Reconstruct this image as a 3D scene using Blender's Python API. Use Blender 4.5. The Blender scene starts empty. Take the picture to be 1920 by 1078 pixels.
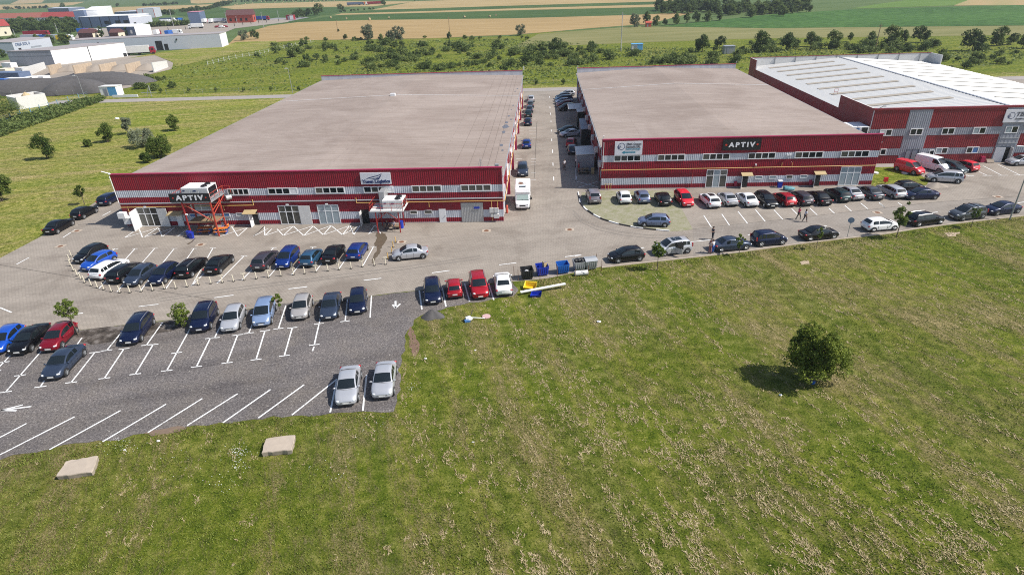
import bpy, bmesh, math, random
import numpy as np
from mathutils import Vector, Matrix
rnd = random.Random(7)
SC = bpy.context.scene
COL = SC.collection
PI = math.pi

# ------------------------------------------------------------------ survey of the place
# world: x along the warehouse fronts, y away from the camera, z up, metres. The camera hangs 30 m
# above (0,0). G() measures a point of the ground, F() a point of a wall standing at depth y.
CAM = dict(F=1127.598, pitch=0.480531, roll=-0.0366577, yaw=-0.0631872, H=30.0)
def _basis():
    p, ro, ya = CAM['pitch'], CAM['roll'], CAM['yaw']
    cy, sy, cp, sp = math.cos(ya), math.sin(ya), math.cos(p), math.sin(p)
    f = Vector((sy*cp, cy*cp, -sp)); r0 = Vector((cy, -sy, 0)); u0 = r0.cross(f)
    c, s = math.cos(ro), math.sin(ro)
    return c*r0 + s*u0, -s*r0 + c*u0, f
CR, CU, CF = _basis()
EYE = Vector((0, 0, CAM['H']))
def ray(u, v):
    return CF + CR*((u-960)/CAM['F']) + CU*((539-v)/CAM['F'])
def G(u, v, z=0.0):
    d = ray(u, v); t = (z-CAM['H'])/d.z
    return EYE + d*t
def F(u, v, y):
    d = ray(u, v); return EYE + d*(y/d.y)
def P2(u, v, z=0.0):
    p = G(u, v, z); return (p.x, p.y)

# ------------------------------------------------------------------ materials
def nt(name):
    m = bpy.data.materials.new(name); m.use_nodes = True
    n = m.node_tree.nodes; b = n['Principled BSDF']
    return m, m.node_tree, b
def lin(c):  # sRGB 0-255 -> linear
    return tuple((x/255/12.92 if x/255 <= .04045 else ((x/255+.055)/1.055)**2.4) for x in c)
def mat(name, col, rough=.6, metal=0., coat=0., var=.12, scale=3., bump=0., spec=.5, emit=None):
    m, t, b = nt(name)
    b.inputs['Roughness'].default_value = rough
    b.inputs['Metallic'].default_value = metal
    b.inputs['Coat Weight'].default_value = coat
    b.inputs['Coat Roughness'].default_value = .04
    b.inputs['Specular IOR Level'].default_value = spec
    c = tuple(col)+(1,)
    b.inputs['Base Color'].default_value = c
    if var > 0:
        tc = t.nodes.new('ShaderNodeTexCoord'); nz = t.nodes.new('ShaderNodeTexNoise')
        nz.inputs['Scale'].default_value = scale; nz.inputs['Detail'].default_value = 5
        t.links.new(tc.outputs['Object'], nz.inputs['Vector'])
        mx = t.nodes.new('ShaderNodeMix'); mx.data_type = 'RGBA'
        mx.inputs['A'].default_value = tuple(x*(1-var) for x in col)+(1,)
        mx.inputs['B'].default_value = tuple(min(1, x*(1+var)) for x in col)+(1,)
        t.links.new(nz.outputs['Fac'], mx.inputs['Factor'])
        t.links.new(mx.outputs['Result'], b.inputs['Base Color'])
        if bump:
            bp = t.nodes.new('ShaderNodeBump'); bp.inputs['Strength'].default_value = bump
            bp.inputs['Distance'].default_value = .05
            t.links.new(nz.outputs['Fac'], bp.inputs['Height']); t.links.new(bp.outputs['Normal'], b.inputs['Normal'])
    return m

class NG:
    """small helper to write node graphs"""
    def __init__(s, name, rough=.8):
        s.m, s.t, s.b = nt(name); s.b.inputs['Roughness'].default_value = rough
        s.b.inputs['Specular IOR Level'].default_value = .25
        s.tc = s.t.nodes.new('ShaderNodeTexCoord')
    def L(s, a, b): s.t.links.new(a, b)
    def mapping(s, scale=(1,1,1), rot=0, loc=(0,0,0)):
        a = s.t.nodes.new('ShaderNodeMapping')
        a.inputs['Rotation'].default_value = (0,0,rot); a.inputs['Scale'].default_value = scale; a.inputs['Location'].default_value = loc
        # rotate first, then stretch
        r = s.t.nodes.new('ShaderNodeMapping'); r.inputs['Rotation'].default_value = (0,0,rot)
        a.inputs['Rotation'].default_value = (0,0,0)
        s.L(s.tc.outputs['Object'], r.inputs['Vector']); s.L(r.outputs['Vector'], a.inputs['Vector'])
        return a.outputs['Vector']
    def noise(s, scale, detail=5, rough=.55, vec=None, dist=0.):
        n = s.t.nodes.new('ShaderNodeTexNoise'); n.inputs['Scale'].default_value = scale
        n.inputs['Detail'].default_value = detail; n.inputs['Roughness'].default_value = rough; n.inputs['Distortion'].default_value = dist
        s.L(vec or s.tc.outputs['Object'], n.inputs['Vector']); return n.outputs['Fac']
    def ramp(s, fac, pts):
        r = s.t.nodes.new('ShaderNodeValToRGB'); e = r.color_ramp.elements
        while len(e) < len(pts): e.new(.5)
        for i, (p, c) in enumerate(pts):
            e[i].position = p; e[i].color = tuple(c)+(1,) if hasattr(c, '__len__') else (c, c, c, 1)
        s.L(fac, r.inputs['Fac']); return r.outputs['Color']
    def mix(s, fac, a, b, mode='MIX'):
        x = s.t.nodes.new('ShaderNodeMix'); x.data_type = 'RGBA'; x.blend_type = mode
        for k, v in (('Factor', fac), ('A', a), ('B', b)):
            if hasattr(v, 'links'): s.L(v, x.inputs[k])
            elif hasattr(v, '__len__'): x.inputs[k].default_value = tuple(v)+(1,)
            else: x.inputs[k].default_value = v
        return x.outputs['Result']
    def math(s, op, a, b=0., clamp=False):
        x = s.t.nodes.new('ShaderNodeMath'); x.operation = op; x.use_clamp = clamp
        for i, v in enumerate((a, b)):
            if hasattr(v, 'links'): s.L(v, x.inputs[i])
            else: x.inputs[i].default_value = v
        return x.outputs[0]
    def bump(s, h, strength=.5, dist=.05):
        x = s.t.nodes.new('ShaderNodeBump'); x.inputs['Strength'].default_value = strength; x.inputs['Distance'].default_value = dist
        s.L(h, x.inputs['Height']); s.L(x.outputs['Normal'], s.b.inputs['Normal'])
    def color(s, c): s.L(c, s.b.inputs['Base Color']); return s.m

# ------------------------------------------------------------------ mesh building
class MB:
    def __init__(s): s.v = []; s.f = []; s.mi = []; s.cur = 0
    def add(s, vs, fs, m=None):
        o = len(s.v); s.v += [tuple(x) for x in vs]
        for f in fs: s.f.append(tuple(i+o for i in f)); s.mi.append(s.cur if m is None else m)
        return s
    def box(s, c, size, rz=0., m=None, taper=1.):
        x, y, z = (a/2 for a in size); vs = []
        ca, sa = math.cos(rz), math.sin(rz)
        for k, (i, j, w) in enumerate([(-1,-1,-1),(1,-1,-1),(1,1,-1),(-1,1,-1),(-1,-1,1),(1,-1,1),(1,1,1),(-1,1,1)]):
            q = taper if w > 0 else 1.
            a, b = i*x*q, j*y*q
            vs.append((c[0]+a*ca-b*sa, c[1]+a*sa+b*ca, c[2]+w*z))
        return s.add(vs, [(0,3,2,1),(4,5,6,7),(0,1,5,4),(1,2,6,5),(2,3,7,6),(3,0,4,7)], m)
    def b2(s, lo, hi, m=None):
        return s.box([(a+b)/2 for a, b in zip(lo, hi)], [b-a for a, b in zip(lo, hi)], 0, m)
    def quad(s, a, b, c, d, m=None): return s.add([a,b,c,d], [(0,1,2,3)], m)
    def poly(s, pts, z=None, m=None):
        vs = [(p[0], p[1], z if z is not None else p[2]) for p in pts]
        return s.add(vs, [tuple(range(len(vs)))], m)
    def prism(s, pts, z0, z1, m=None):
        n = len(pts)
        a = sum(pts[i][0]*pts[(i+1) % n][1]-pts[(i+1) % n][0]*pts[i][1] for i in range(n))
        if a < 0: pts = pts[::-1]
        vs = [(p[0], p[1], z0) for p in pts]+[(p[0], p[1], z1) for p in pts]
        fs = [tuple(range(n))[::-1], tuple(range(n, 2*n))]+[(i, (i+1) % n, n+(i+1) % n, n+i) for i in range(n)]
        return s.add(vs, fs, m)
    def tube(s, p0, p1, r0, r1=None, n=8, m=None, cap=True):
        r1 = r0 if r1 is None else r1
        p0, p1 = Vector(p0), Vector(p1); d = (p1-p0).normalized()
        a = d.orthogonal().normalized(); b = d.cross(a); vs = []
        for p, r in ((p0, r0), (p1, r1)):
            for k in range(n):
                t = 2*PI*k/n; vs.append(p+a*(r*math.cos(t))+b*(r*math.sin(t)))
        fs = [(k, (k+1) % n, n+(k+1) % n, n+k) for k in range(n)]
        if cap: fs += [tuple(range(n))[::-1], tuple(range(n, 2*n))]
        return s.add(vs, fs, m)
    def path(s, pts, r, n=6, m=None):
        for a, b in zip(pts[:-1], pts[1:]): s.tube(a, b, r, n=n, m=m)
        return s
    def ell(s, c, r, nu=8, nv=6, m=None, rz=0.):
        vs = []; ca, sa = math.cos(rz), math.sin(rz)
        for j in range(nv+1):
            ph = PI*j/nv
            for i in range(nu):
                th = 2*PI*i/nu
                x, y, z = r[0]*math.sin(ph)*math.cos(th), r[1]*math.sin(ph)*math.sin(th), r[2]*math.cos(ph)
                vs.append((c[0]+x*ca-y*sa, c[1]+x*sa+y*ca, c[2]+z))
        fs = [(j*nu+i, (j+1)*nu+i, (j+1)*nu+(i+1) % nu, j*nu+(i+1) % nu) for j in range(nv) for i in range(nu)]
        return s.add(vs, fs, m)
    def mesh(s, name, mats, smooth=False):
        me = bpy.data.meshes.new(name); me.from_pydata(s.v, [], s.f)
        for m in (mats if isinstance(mats, (list, tuple)) else [mats]): me.materials.append(m)
        if any(s.mi): me.polygons.foreach_set('material_index', s.mi)
        if smooth: me.polygons.foreach_set('use_smooth', [True]*len(me.polygons))
        me.update(); return me
    def build(s, name, mats, parent=None, smooth=False, **kw):
        o = bpy.data.objects.new(name, s.mesh(name, mats, smooth)); COL.objects.link(o)
        if parent: o.parent = parent
        return tag(o, **kw)
def tag(o, label=None, cat=None, group=None, kind=None):
    if label: o['label'] = label
    if cat: o['category'] = cat
    if group: o['group'] = group
    if kind: o['kind'] = kind
    return o
def empty(name, loc=(0,0,0), rz=0., **kw):
    o = bpy.data.objects.new(name, None); COL.objects.link(o); o.empty_display_size = .3
    o.location = loc; o.rotation_euler = (0,0,rz); return tag(o, **kw)
def kids(o):
    return KIDS.get(o.name, [])
KIDS = {}
def register(root):
    """remember the tree below root so that it can be copied"""
    KIDS.clear()
    for o in bpy.data.objects:
        if o.parent: KIDS.setdefault(o.parent.name, []).append(o)
def copy_tree(tree, parent=None):
    """tree = (object, [subtrees]); copies the thing and each of its parts"""
    o, sub = tree
    c = o.copy(); COL.objects.link(c)
    if parent: c.parent = parent
    return (c, [copy_tree(t, c) for t in sub])
def tree_of(o):
    return (o, [tree_of(c) for c in o.children])
def drop_tree(tree):
    for t in tree[1]: drop_tree(t)
    bpy.data.objects.remove(tree[0])
def sheet(name, pts, z, m, kind='structure', **kw):
    return MB().poly(pts, z).build(name, m, kind=kind, **kw)
def bake(o):
    """apply an object's modifiers, giving a plain mesh"""
    dg = bpy.context.evaluated_depsgraph_get()
    me = bpy.data.meshes.new_from_object(o.evaluated_get(dg)); o.modifiers.clear(); o.data = me; return o
def text_mesh(body, size, m, name='lettering', bold=0., align='CENTER', space=1., shear=0., ext=.015):
    c = bpy.data.curves.new(name, 'FONT'); c.body = body; c.size = size; c.align_x = align; c.align_y = 'CENTER'
    c.extrude = ext; c.offset = bold; c.space_character = space; c.shear = shear; c.resolution_u = 3
    o = bpy.data.objects.new(name, c); COL.objects.link(o); c.materials.append(m)
    dg = bpy.context.evaluated_depsgraph_get()
    me = bpy.data.meshes.new_from_object(o.evaluated_get(dg)); bpy.data.objects.remove(o)
    n = bpy.data.objects.new(name, me); COL.objects.link(n); return n

# ------------------------------------------------------------------ palette
M = dict(
 red=mat('red_cladding', (.235,.007,.022), .42, var=.07, scale=.6),
 red2=mat('dark_red_cladding', (.200,.016,.022), .5, var=.08, scale=.6),
 red_trim=mat('red_trim', (.33,.012,.06), .4, var=.05),
 silver=mat('silver_cladding', (.54,.56,.61), .45, metal=.1, var=.07, scale=.8),
 grey_clad=mat('grey_cladding', (.27,.285,.325), .5, metal=.1, var=.06, scale=.8),
 plinth=mat('concrete_plinth', (.38,.37,.37), .85, var=.15, scale=2),
 white=mat('white_paint', (.78,.78,.78), .45, var=.05, scale=1.5),
 offwhite=mat('weathered_white', (.62,.61,.59), .6, var=.14, scale=1.2),
 glass=mat('window_glass', (.012,.017,.018), .08, var=.0, spec=.6),
 glass_pale=mat('pale_blinds_glass', (.30,.36,.39), .12, var=.18, scale=1.5, spec=.6),
 glass_mid=mat('curtained_glass', (.075,.075,.065), .1, var=.5, scale=2.5, spec=.6),
 blind_blue=mat('blue_blinds', (.07,.18,.40), .3, var=.2, scale=2),
 dark=mat('dark_void', (.012,.012,.013), .8, var=.2),
 black=mat('black_panel', (.012,.013,.016), .4, var=.1),
 steel_red=mat('red_steel', (.33,.030,.028), .5, var=.1),
 steel_orange=mat('orange_red_steel', (.40,.050,.030), .5, var=.1),
 galv=mat('galvanised_steel', (.45,.46,.47), .45, metal=.5, var=.12),
 yellow=mat('yellow_gas_pipe', (.62,.40,.13), .5, var=.08),
 wood=mat('weathered_wood', (.24,.17,.10), .8, var=.25, scale=4),
 tan=mat('tan_canopy', (.42,.32,.17), .7, var=.12),
 tyre=mat('tyre_rubber', (.016,.016,.017), .85, var=.1),
 rim=mat('alloy_rim', (.50,.51,.52), .35, metal=.7, var=.05),
 trim=mat('black_plastic', (.018,.018,.02), .55, var=.1),
 carglass=mat('car_glass', (.010,.014,.016), .06, var=.0, spec=.8),
 lamp=mat('headlamp', (.62,.64,.66), .12, coat=.8, var=.05),
 tail=mat('tail_lamp', (.33,.008,.012), .2, coat=.6, var=.05),
 plate=mat('number_plate', (.70,.70,.68), .5, var=.03),
 rubber_blue=mat('blue_plastic', (.012,.035,.36), .42, var=.08),
 blue_mid=mat('mid_blue_plastic', (.015,.11,.42), .42, var=.1),
 yellow_pl=mat('yellow_plastic', (.70,.47,.02), .45, var=.06),
 concrete=mat('concrete', (.40,.335,.27), .88, var=.16, scale=2.2, bump=.25),
 cream=mat('cream_paint', (.66,.60,.47), .6, var=.08),
 rust=mat('rusty_metal', (.16,.07,.035), .8, var=.3, scale=6),
 bark=mat('tree_bark', (.11,.085,.06), .9, var=.25, scale=5),
 orange=mat('orange_paint', (.60,.17,.03), .6, var=.1),
 road_white=mat('line_paint', (.74,.74,.73), .7, var=.10, scale=2.5),
 post_grey=mat('grey_post', (.34,.35,.36), .5, metal=.4, var=.1),
)

def streaked(name, col, rough, metal=0., amt=.22):
    """sheet metal with faint rain streaks, dust and panel-to-panel differences"""
    g = NG(name, rough); g.b.inputs['Metallic'].default_value = metal; g.b.inputs['Specular IOR Level'].default_value = .4
    a = g.noise(1., 5, .65, g.mapping((1.6, 1.6, .12))); b = g.noise(.35, 4, .6); c = g.noise(1., 1, .5, g.mapping((.9, .9, .01)))
    s = g.math('ADD', g.math('ADD', g.math('MULTIPLY', a, .5), g.math('MULTIPLY', b, .25)), g.math('MULTIPLY', c, .25))
    lo = tuple(x*(1-amt)+.012 for x in col); hi = tuple(min(1, x*(1+amt)) for x in col)
    return g.color(g.ramp(s, [(.36, lo), (.64, hi)]))
M['red'] = streaked('red_cladding', (.235,.007,.022), .42); M['red2'] = streaked('dark_red_cladding', (.200,.016,.022), .5)
M['silver'] = streaked('silver_cladding', (.52,.54,.59), .45, .1, .16); M['grey_clad'] = streaked('grey_cladding', (.27,.285,.325), .5, .1, .16)
def worn_paint():
    g = NG('line_paint', .75); n = g.noise(5., 7, .75); w = g.noise(.7, 4, .6)
    s = g.math('ADD', g.math('MULTIPLY', n, .65), g.math('MULTIPLY', w, .35))
    return g.color(g.ramp(s, [(.37, (.26,.24,.22)), (.46, (.70,.70,.69)), (.62, (.80,.80,.79))]))
M['road_white'] = worn_paint()
# ------------------------------------------------------------------ light, sky, camera
def setup():
    w = bpy.data.worlds.new('World'); SC.world = w; w.use_nodes = True
    n = w.node_tree.nodes; bg = n['Background']
    sky = n.new('ShaderNodeTexSky'); sky.sky_type = 'NISHITA'; sky.sun_disc = False
    sx, sy, el = 1.0, -0.17, math.radians(48)
    sky.sun_elevation = el; sky.sun_rotation = math.atan2(sx, sy)
    sky.air_density = 1.0; sky.dust_density = 1.2; sky.ozone_density = 1.2
    w.node_tree.links.new(sky.outputs['Color'], bg.inputs['Color']); bg.inputs['Strength'].default_value = .100
    l = bpy.data.lights.new('sun', 'SUN'); l.energy = 4.5; l.angle = math.radians(.53); l.color = (1, .955, .88)
    o = bpy.data.objects.new('sun', l); COL.objects.link(o)
    h = math.hypot(sx, sy); d = Vector((sx/h*math.cos(el), sy/h*math.cos(el), math.sin(el)))
    o.rotation_euler = d.to_track_quat('Z', 'Y').to_euler(); o.location = d*200
    c = bpy.data.cameras.new('camera'); c.sensor_width = 36; c.lens = CAM['F']*36/1920; c.clip_start = .5; c.clip_end = 30000
    co = bpy.data.objects.new('camera', c); COL.objects.link(co); co.location = EYE
    co.matrix_world = Matrix.Translation(EYE) @ Matrix((CR, CU, -CF)).transposed().to_4x4()
    SC.camera = co
    v = SC.view_settings; v.view_transform = 'Standard'; v.look = 'None'; v.exposure = 0.44; v.gamma = 1; v.use_curve_mapping = False
    SC.cycles.max_bounces = 5; SC.cycles.transparent_max_bounces = 4; SC.cycles.use_denoising = False; SC.cycles.filter_width = 1.05
    SC.cycles.caustics_reflective = False; SC.cycles.caustics_refractive = False
setup()

# ------------------------------------------------------------------ ground materials
def grass_mat(name, ang, hay=.5, dark=1., olive=0., fine=7.):
    g = NG(name, .95); g.b.inputs['Specular IOR Level'].default_value = .1
    f = g.noise(fine, 8, .78); mid = g.noise(1.0, 5, .65); big = g.noise(.055, 4, .55)
    s = g.math('ADD', g.math('MULTIPLY', f, .60), g.math('MULTIPLY', mid, .40))
    k = dark
    green = g.ramp(s, [(.385, (.030*k,.050*k,.005*k)), (.46, (.090*k,.122*k,.011*k)), (.53, (.155*k,.178*k,.020*k)), (.61, (.29*k,.275*k,.070*k))])
    ol = g.ramp(s, [(.385, (.045*k,.052*k,.010*k)), (.49, (.150*k,.145*k,.034*k)), (.61, (.34*k,.295*k,.115*k))])
    bigm = g.ramp(g.math('ADD', g.math('ADD', big, g.math('MULTIPLY', g.math('SUBTRACT', mid, .5), .5)), olive), [(.38, 0.), (.68, .9)])
    col = g.mix(bigm, green, ol)
    # mown stalks lying in short flecks along the mowing rows
    v1 = g.mapping((.38, 1.6, 1), -ang); v2 = g.mapping((.8, 2.8, 1), -ang-.3, (31, 7, 0))
    st = g.noise(.9, 7, .72, v1, 1.0); cl = g.noise(1.5, 7, .76, v2, 1.6)
    band = g.noise(.9, 2, .5, g.mapping((.015, .42, 1), -ang)); patch = g.noise(.11, 3, .5)
    h = g.math('ADD', g.math('MULTIPLY', st, .42), g.math('MULTIPLY', cl, .44))
    for q, a in ((band, .34), (patch, .26), (f, .30)): h = g.math('ADD', h, g.math('MULTIPLY', g.math('SUBTRACT', q, .5), a))
    hm = g.ramp(g.math('ADD', h, (hay-.5)*.2), [(.44, 0.), (.56, .82)])
    hc = g.ramp(f, [(.34, (.13*k,.105*k,.040*k)), (.48, (.27*k,.215*k,.105*k)), (.64, (.46*k,.375*k,.22*k))])
    col = g.mix(hm, col, hc)
    col = g.mix(.8, col, g.ramp(band, [(.38, (.74,.84,.70)), (.58, (1.16,1.13,1.10))]), 'MULTIPLY')
    g.bump(g.math('ADD', g.math('MULTIPLY', f, .7), g.math('MULTIPLY', hm, .35)), 1., .2)
    return g.color(col)
def paving_mat(name, base, rot=0., row=.24, dirt=.5):
    g = NG(name, .85)
    bt = g.t.nodes.new('ShaderNodeTexBrick'); bt.inputs['Scale'].default_value = 1.
    bt.inputs['Brick Width'].default_value = row*1.7; bt.inputs['Row Height'].default_value = row
    bt.inputs['Mortar Size'].default_value = .022; bt.inputs['Mortar Smooth'].default_value = .3
    bt.inputs['Color1'].default_value = tuple(x*1.05 for x in base)+(1,); bt.inputs['Color2'].default_value = tuple(x*.93 for x in base)+(1,)
    bt.inputs['Mortar'].default_value = tuple(x*.66 for x in base)+(1,)
    g.L(g.mapping((1,1,1), rot), bt.inputs['Vector'])
    n1 = g.noise(.16, 6, .62, None, .5); n2 = g.noise(3., 6, .7)
    st = g.ramp(n1, [(.32, (.72,.70,.69)), (.5, (1,1,1)), (.7, (1.12,1.12,1.12))])
    col = g.mix(dirt+.35, bt.outputs['Color'], st, 'MULTIPLY')
    v = g.mapping((.05, .5, 1), -math.radians(13.5)); tr = g.noise(.9, 4, .6, v)
    col = g.mix(.55, col, g.ramp(tr, [(.36, (.80,.79,.79)), (.55, (1,1,1))]), 'MULTIPLY')
    col = g.mix(.5, col, g.ramp(n2, [(.3, (.78,.78,.78)), (.6, (1.05,1.05,1.05))]), 'MULTIPLY')
    g.bump(bt.outputs['Fac'], -.25, .02)
    return g.color(col)
def gravel_mat():
    g = NG('gravel_surface', .9)
    f = g.noise(6., 8, .85); m = g.noise(.22, 6, .62, None, .6); s = g.noise(1.6, 5, .75)
    vo = g.t.nodes.new('ShaderNodeTexVoronoi'); vo.inputs['Scale'].default_value = 4.2; g.L(g.tc.outputs['Object'], vo.inputs['Vector'])
    stone = g.ramp(vo.outputs['Distance'], [(.10, 1.), (.28, 0.)])
    base = g.ramp(f, [(.34, (.040,.035,.035)), (.44, (.098,.088,.087)), (.53, (.165,.149,.146)), (.62, (.28,.255,.24)), (.72, (.50,.46,.42))])
    lane = g.noise(.5, 5, .65, g.mapping((.12, .5, 1), -math.radians(20)), .5)
    base = g.mix(.85, base, g.ramp(lane, [(.34, (.62,.61,.62)), (.52, (1,1,1)), (.70, (1.35,1.32,1.28))]), 'MULTIPLY')
    dust = g.ramp(g.math('ADD', m, g.math('MULTIPLY', g.math('SUBTRACT', s, .5), .4)), [(.44, 0.), (.72, .60)])
    col = g.mix(dust, base, g.ramp(f, [(.38, (.085,.072,.063)), (.62, (.30,.26,.22))]))
    pick = g.math('MULTIPLY', stone, g.ramp(s, [(.50, 0.), (.60, .85)]))
    col = g.mix(pick, col, (.50,.47,.43))
    g.bump(f, 1., .12)
    return g.color(col)
def field_mat(name, ca, cb, ang=0., row=.25, along=.02, fine=.8, amt=.5):
    g = NG(name, .95); g.b.inputs['Specular IOR Level'].default_value = .1
    r = g.noise(1., 4, .6, g.mapping((along, row, 1), -ang)); f = g.noise(fine, 6, .7); b = g.noise(.012, 3)
    s = g.math('ADD', g.math('ADD', g.math('MULTIPLY', r, amt), g.math('MULTIPLY', f, 1-amt-.2)), g.math('MULTIPLY', b, .2))
    return g.color(g.ramp(s, [(.36, ca), (.62, cb)]))
MOW = math.radians(110)
GM = dict(
 meadow=grass_mat('mown_meadow', MOW, .49, .93),
 verge=grass_mat('left_meadow', math.radians(15), .42, 1.22, .09, 4.),
 scrub=grass_mat('rough_grass', .3, .10, .92, -.10, 1.6),
 strip=grass_mat('dry_grass', .05, .5, 1.2, .06, 3.),
 patch=grass_mat('lawn', .4, .25, 1.1, -.02, 5.),
 paving=paving_mat('block_paving', (.305,.266,.226)),
 road=paving_mat('worn_concrete_paving', (.290,.257,.224), math.radians(13.5), .2),
 backroad=mat('pale_asphalt', (.29,.26,.24), .9, var=.14, scale=.4),
 farroad=mat('grey_asphalt', (.22,.22,.225), .9, var=.12, scale=.2),
 gravel=gravel_mat(),
 wheat=field_mat('ripe_wheat', (.27,.185,.080), (.37,.265,.130), .05, .12),
 wheat2=field_mat('cut_wheat', (.28,.205,.092), (.39,.295,.150), -.02, .06),
 crop=field_mat('green_crop', (.030,.066,.018), (.070,.115,.034), .05, .1),
 crop2=field_mat('pale_crop', (.060,.100,.030), (.105,.145,.052), .1, .05),
 corn=field_mat('corn_rows', (.014,.046,.010), (.080,.165,.038), .1, .35, .10, .22, .35),
 bright=field_mat('young_crop', (.080,.145,.028), (.12,.19,.042), .5, .1),
 olive=field_mat('dry_meadow', (.14,.145,.05), (.23,.21,.095), .08, .1),
 yard=mat('dusty_yard', (.28,.24,.20), .95, var=.22, scale=.15),
 dirt=mat('bare_soil', (.20,.12,.075), .95, var=.25, scale=.3),
)
def stripes_mat():
    g = NG('striped_stubble', .95)
    w = g.t.nodes.new('ShaderNodeTexWave'); w.inputs['Scale'].default_value = .028; w.inputs['Distortion'].default_value = .6
    g.L(g.mapping((1,1,1), -math.radians(28)), w.inputs['Vector'])
    n = g.noise(.4, 5, .6)
    c = g.ramp(w.outputs['Fac'], [(.45, (.42,.26,.13)), (.6, (.20,.22,.08))])
    return g.color(g.mix(.4, c, g.ramp(n, [(.3, (.7,.7,.7)), (.6, (1.1,1.1,1.1))]), 'MULTIPLY'))
GM['stripes'] = stripes_mat()
def pave_grass_mat():
    g = NG('grass_pavers', .9)
    n = g.noise(1.0, 6, .7); f = g.noise(5., 6, .75)
    col = g.mix(g.ramp(g.math('ADD', g.math('MULTIPLY', n, .5), g.math('MULTIPLY', f, .5)), [(.40, 0.), (.58, 1.)]), (.31,.285,.225), (.20,.20,.105))
    return g.color(col)
GM['pavegrass'] = pave_grass_mat()

# ------------------------------------------------------------------ ground sheets
s = 7000
sheet('far_land', [(-s,-s), (s,-s), (s,s), (-s,s)], -.08, GM['crop2'])
sheet('meadow', [(-320,-60), (320,-60), (320,190), (-69,190), (-69.4,60), (-320,20)], 0., GM['meadow'])
sheet('left_meadow', [(-320,19), (-100,40), (-69.4,59.8), (-69.4,190), (-320,190)], .004, GM['verge'])
def px(l, z=0.): return [P2(u, v, z) for u, v in l]
FIELDS = [
 ('rough_meadow', 'scrub', [(-10,228), (-60,250), (-60,150), (100,140), (330,112), (420,92), (440,80), (560,76), (700,75), (960,68), (1010,62), (1190,52), (2060,56), (2060,150), (1920,160)], -.05),
 ('wheat_field', 'wheat', [(425,86), (447,66), (505,49), (560,42), (700,38), (960,35), (1180,29), (1270,25), (1300,24), (1215,46), (1180,48), (1100,54), (1010,62), (955,66), (900,68), (820,72), (700,74), (560,76)], -.02),
 ('green_field', 'crop', [(540,44), (600,34), (640,29), (800,25), (960,21), (1100,17), (1240,14), (1285,24), (1180,29), (960,35), (700,38), (560,42)], -.018),
 ('stubble_field', 'wheat2', [(626,29), (640,26), (800,21.5), (960,16.5), (1230,9), (1233,13.5), (960,20), (800,24.5)], -.014),
 ('crop_strip', 'crop', [(640,26), (690,20.5), (760,17.5), (960,11), (1225,3), (1230,8.7), (960,16.3)], -.012),
 ('stubble_field', 'wheat2', [(698,19), (780,3), (900,-1), (1300,-10), (1260,2), (1230,3.5), (960,11.3), (760,17.6)], -.010),
 ('corn_field', 'corn', [(1235,50), (1310,42), (1440,28), (1600,18), (1920,10), (1990,6), (1990,46), (1920,48), (1700,50.5), (1440,53)], -.02),
 ('dry_meadow', 'olive', [(960,90), (1010,64), (1190,50), (1440,53.5), (1920,48.5), (2060,45), (2060,64), (1920,66), (1600,70), (1440,72), (1200,80)], -.03),
 ('young_crop_field', 'bright', [(1595,17), (1640,9), (1720,-2), (1830,-7), (1805,6), (1788,11)], -.015),
 ('striped_field', 'stripes', [(1788,11), (1812,2), (1840,-9), (1990,-14), (1990,6), (1920,10)], -.012),
 ('wheat_field', 'wheat2', [(-20,10), (60,8.5), (158,4), (150,8.5), (100,14), (0,19), (-20,20)], -.012),
 ('dark_crop_field', 'crop', [(80,5.6), (90,-1), (170,-4.5), (162,2.5), (120,4.8)], -.010),
 ('dark_crop_field', 'crop', [(-20,9), (-20,3), (36,1), (18,8)], -.008),
 ('stubble_field', 'wheat2', [(19,8), (40,-1), (86,-2), (78,5.6), (45,7.6)], -.006),
 ('green_field', 'crop2', [(125,13), (160,4), (250,-3), (350,-6), (357,7), (345,11.5), (220,16)], -.004),
 ('dark_crop_field', 'crop', [(322,6), (330,0), (357,0), (358,7), (340,8)], .002),
 ('hay_field', 'wheat2', [(105,28), (150,20), (230,13.6), (350,10.5), (400,8.5), (385,13), (290,21), (190,28)], -.002),
 ('green_field', 'crop2', [(-20,29), (-20,19.5), (95,16), (230,12.5), (150,20), (100,27)], -.016),
 ('stubble_field', 'wheat2', [(-20,33), (-20,28.5), (100,27), (130,30), (60,33)], 0.),
 ('stubble_field', 'wheat2', [(354,6.5), (360,-5), (445,-7), (432,4), (372,7.5)], .0),
 ('green_field', 'crop', [(286,24), (330,19), (400,11), (440,17), (480,17), (560,14.5), (600,30), (560,42), (505,47), (440,46), (350,32)], -.022),
 ('hay_field', 'wheat2', [(410,14), (470,7.5), (640,3), (785,3.5), (700,12.5), (560,14.5), (440,18)], 0.),
 ('dark_crop_field', 'crop', [(452,24), (560,15.5), (660,15), (620,28), (545,34), (470,34)], .004),
 ('trading_yard', 'yard', [(-30,135), (20,126), (105,122), (240,105), (290,104), (325,118), (322,130), (268,143), (275,158), (188,175), (-30,178)], -.01),
 ('trading_yard', 'yard', [(-30,118), (60,108), (130,84), (150,58), (300,46), (440,40), (545,36), (540,42), (440,54), (425,60), (320,70), (290,76), (140,100), (40,124), (-30,126)], .004),
 ('dry_grass', 'strip', [(240,110), (300,98), (425,85), (445,79), (520,77), (500,92), (425,104), (330,126), (322,116), (290,104)], .006),
 ('far_road', 'farroad', [(-20,118), (25,114), (22,120), (-20,124)], 0.),
 ('far_road', 'farroad', [(150,60), (290,56), (420,50), (445,52), (540,41), (580,33), (540,31), (440,45), (290,52), (160,54)], -.005),
]
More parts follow.
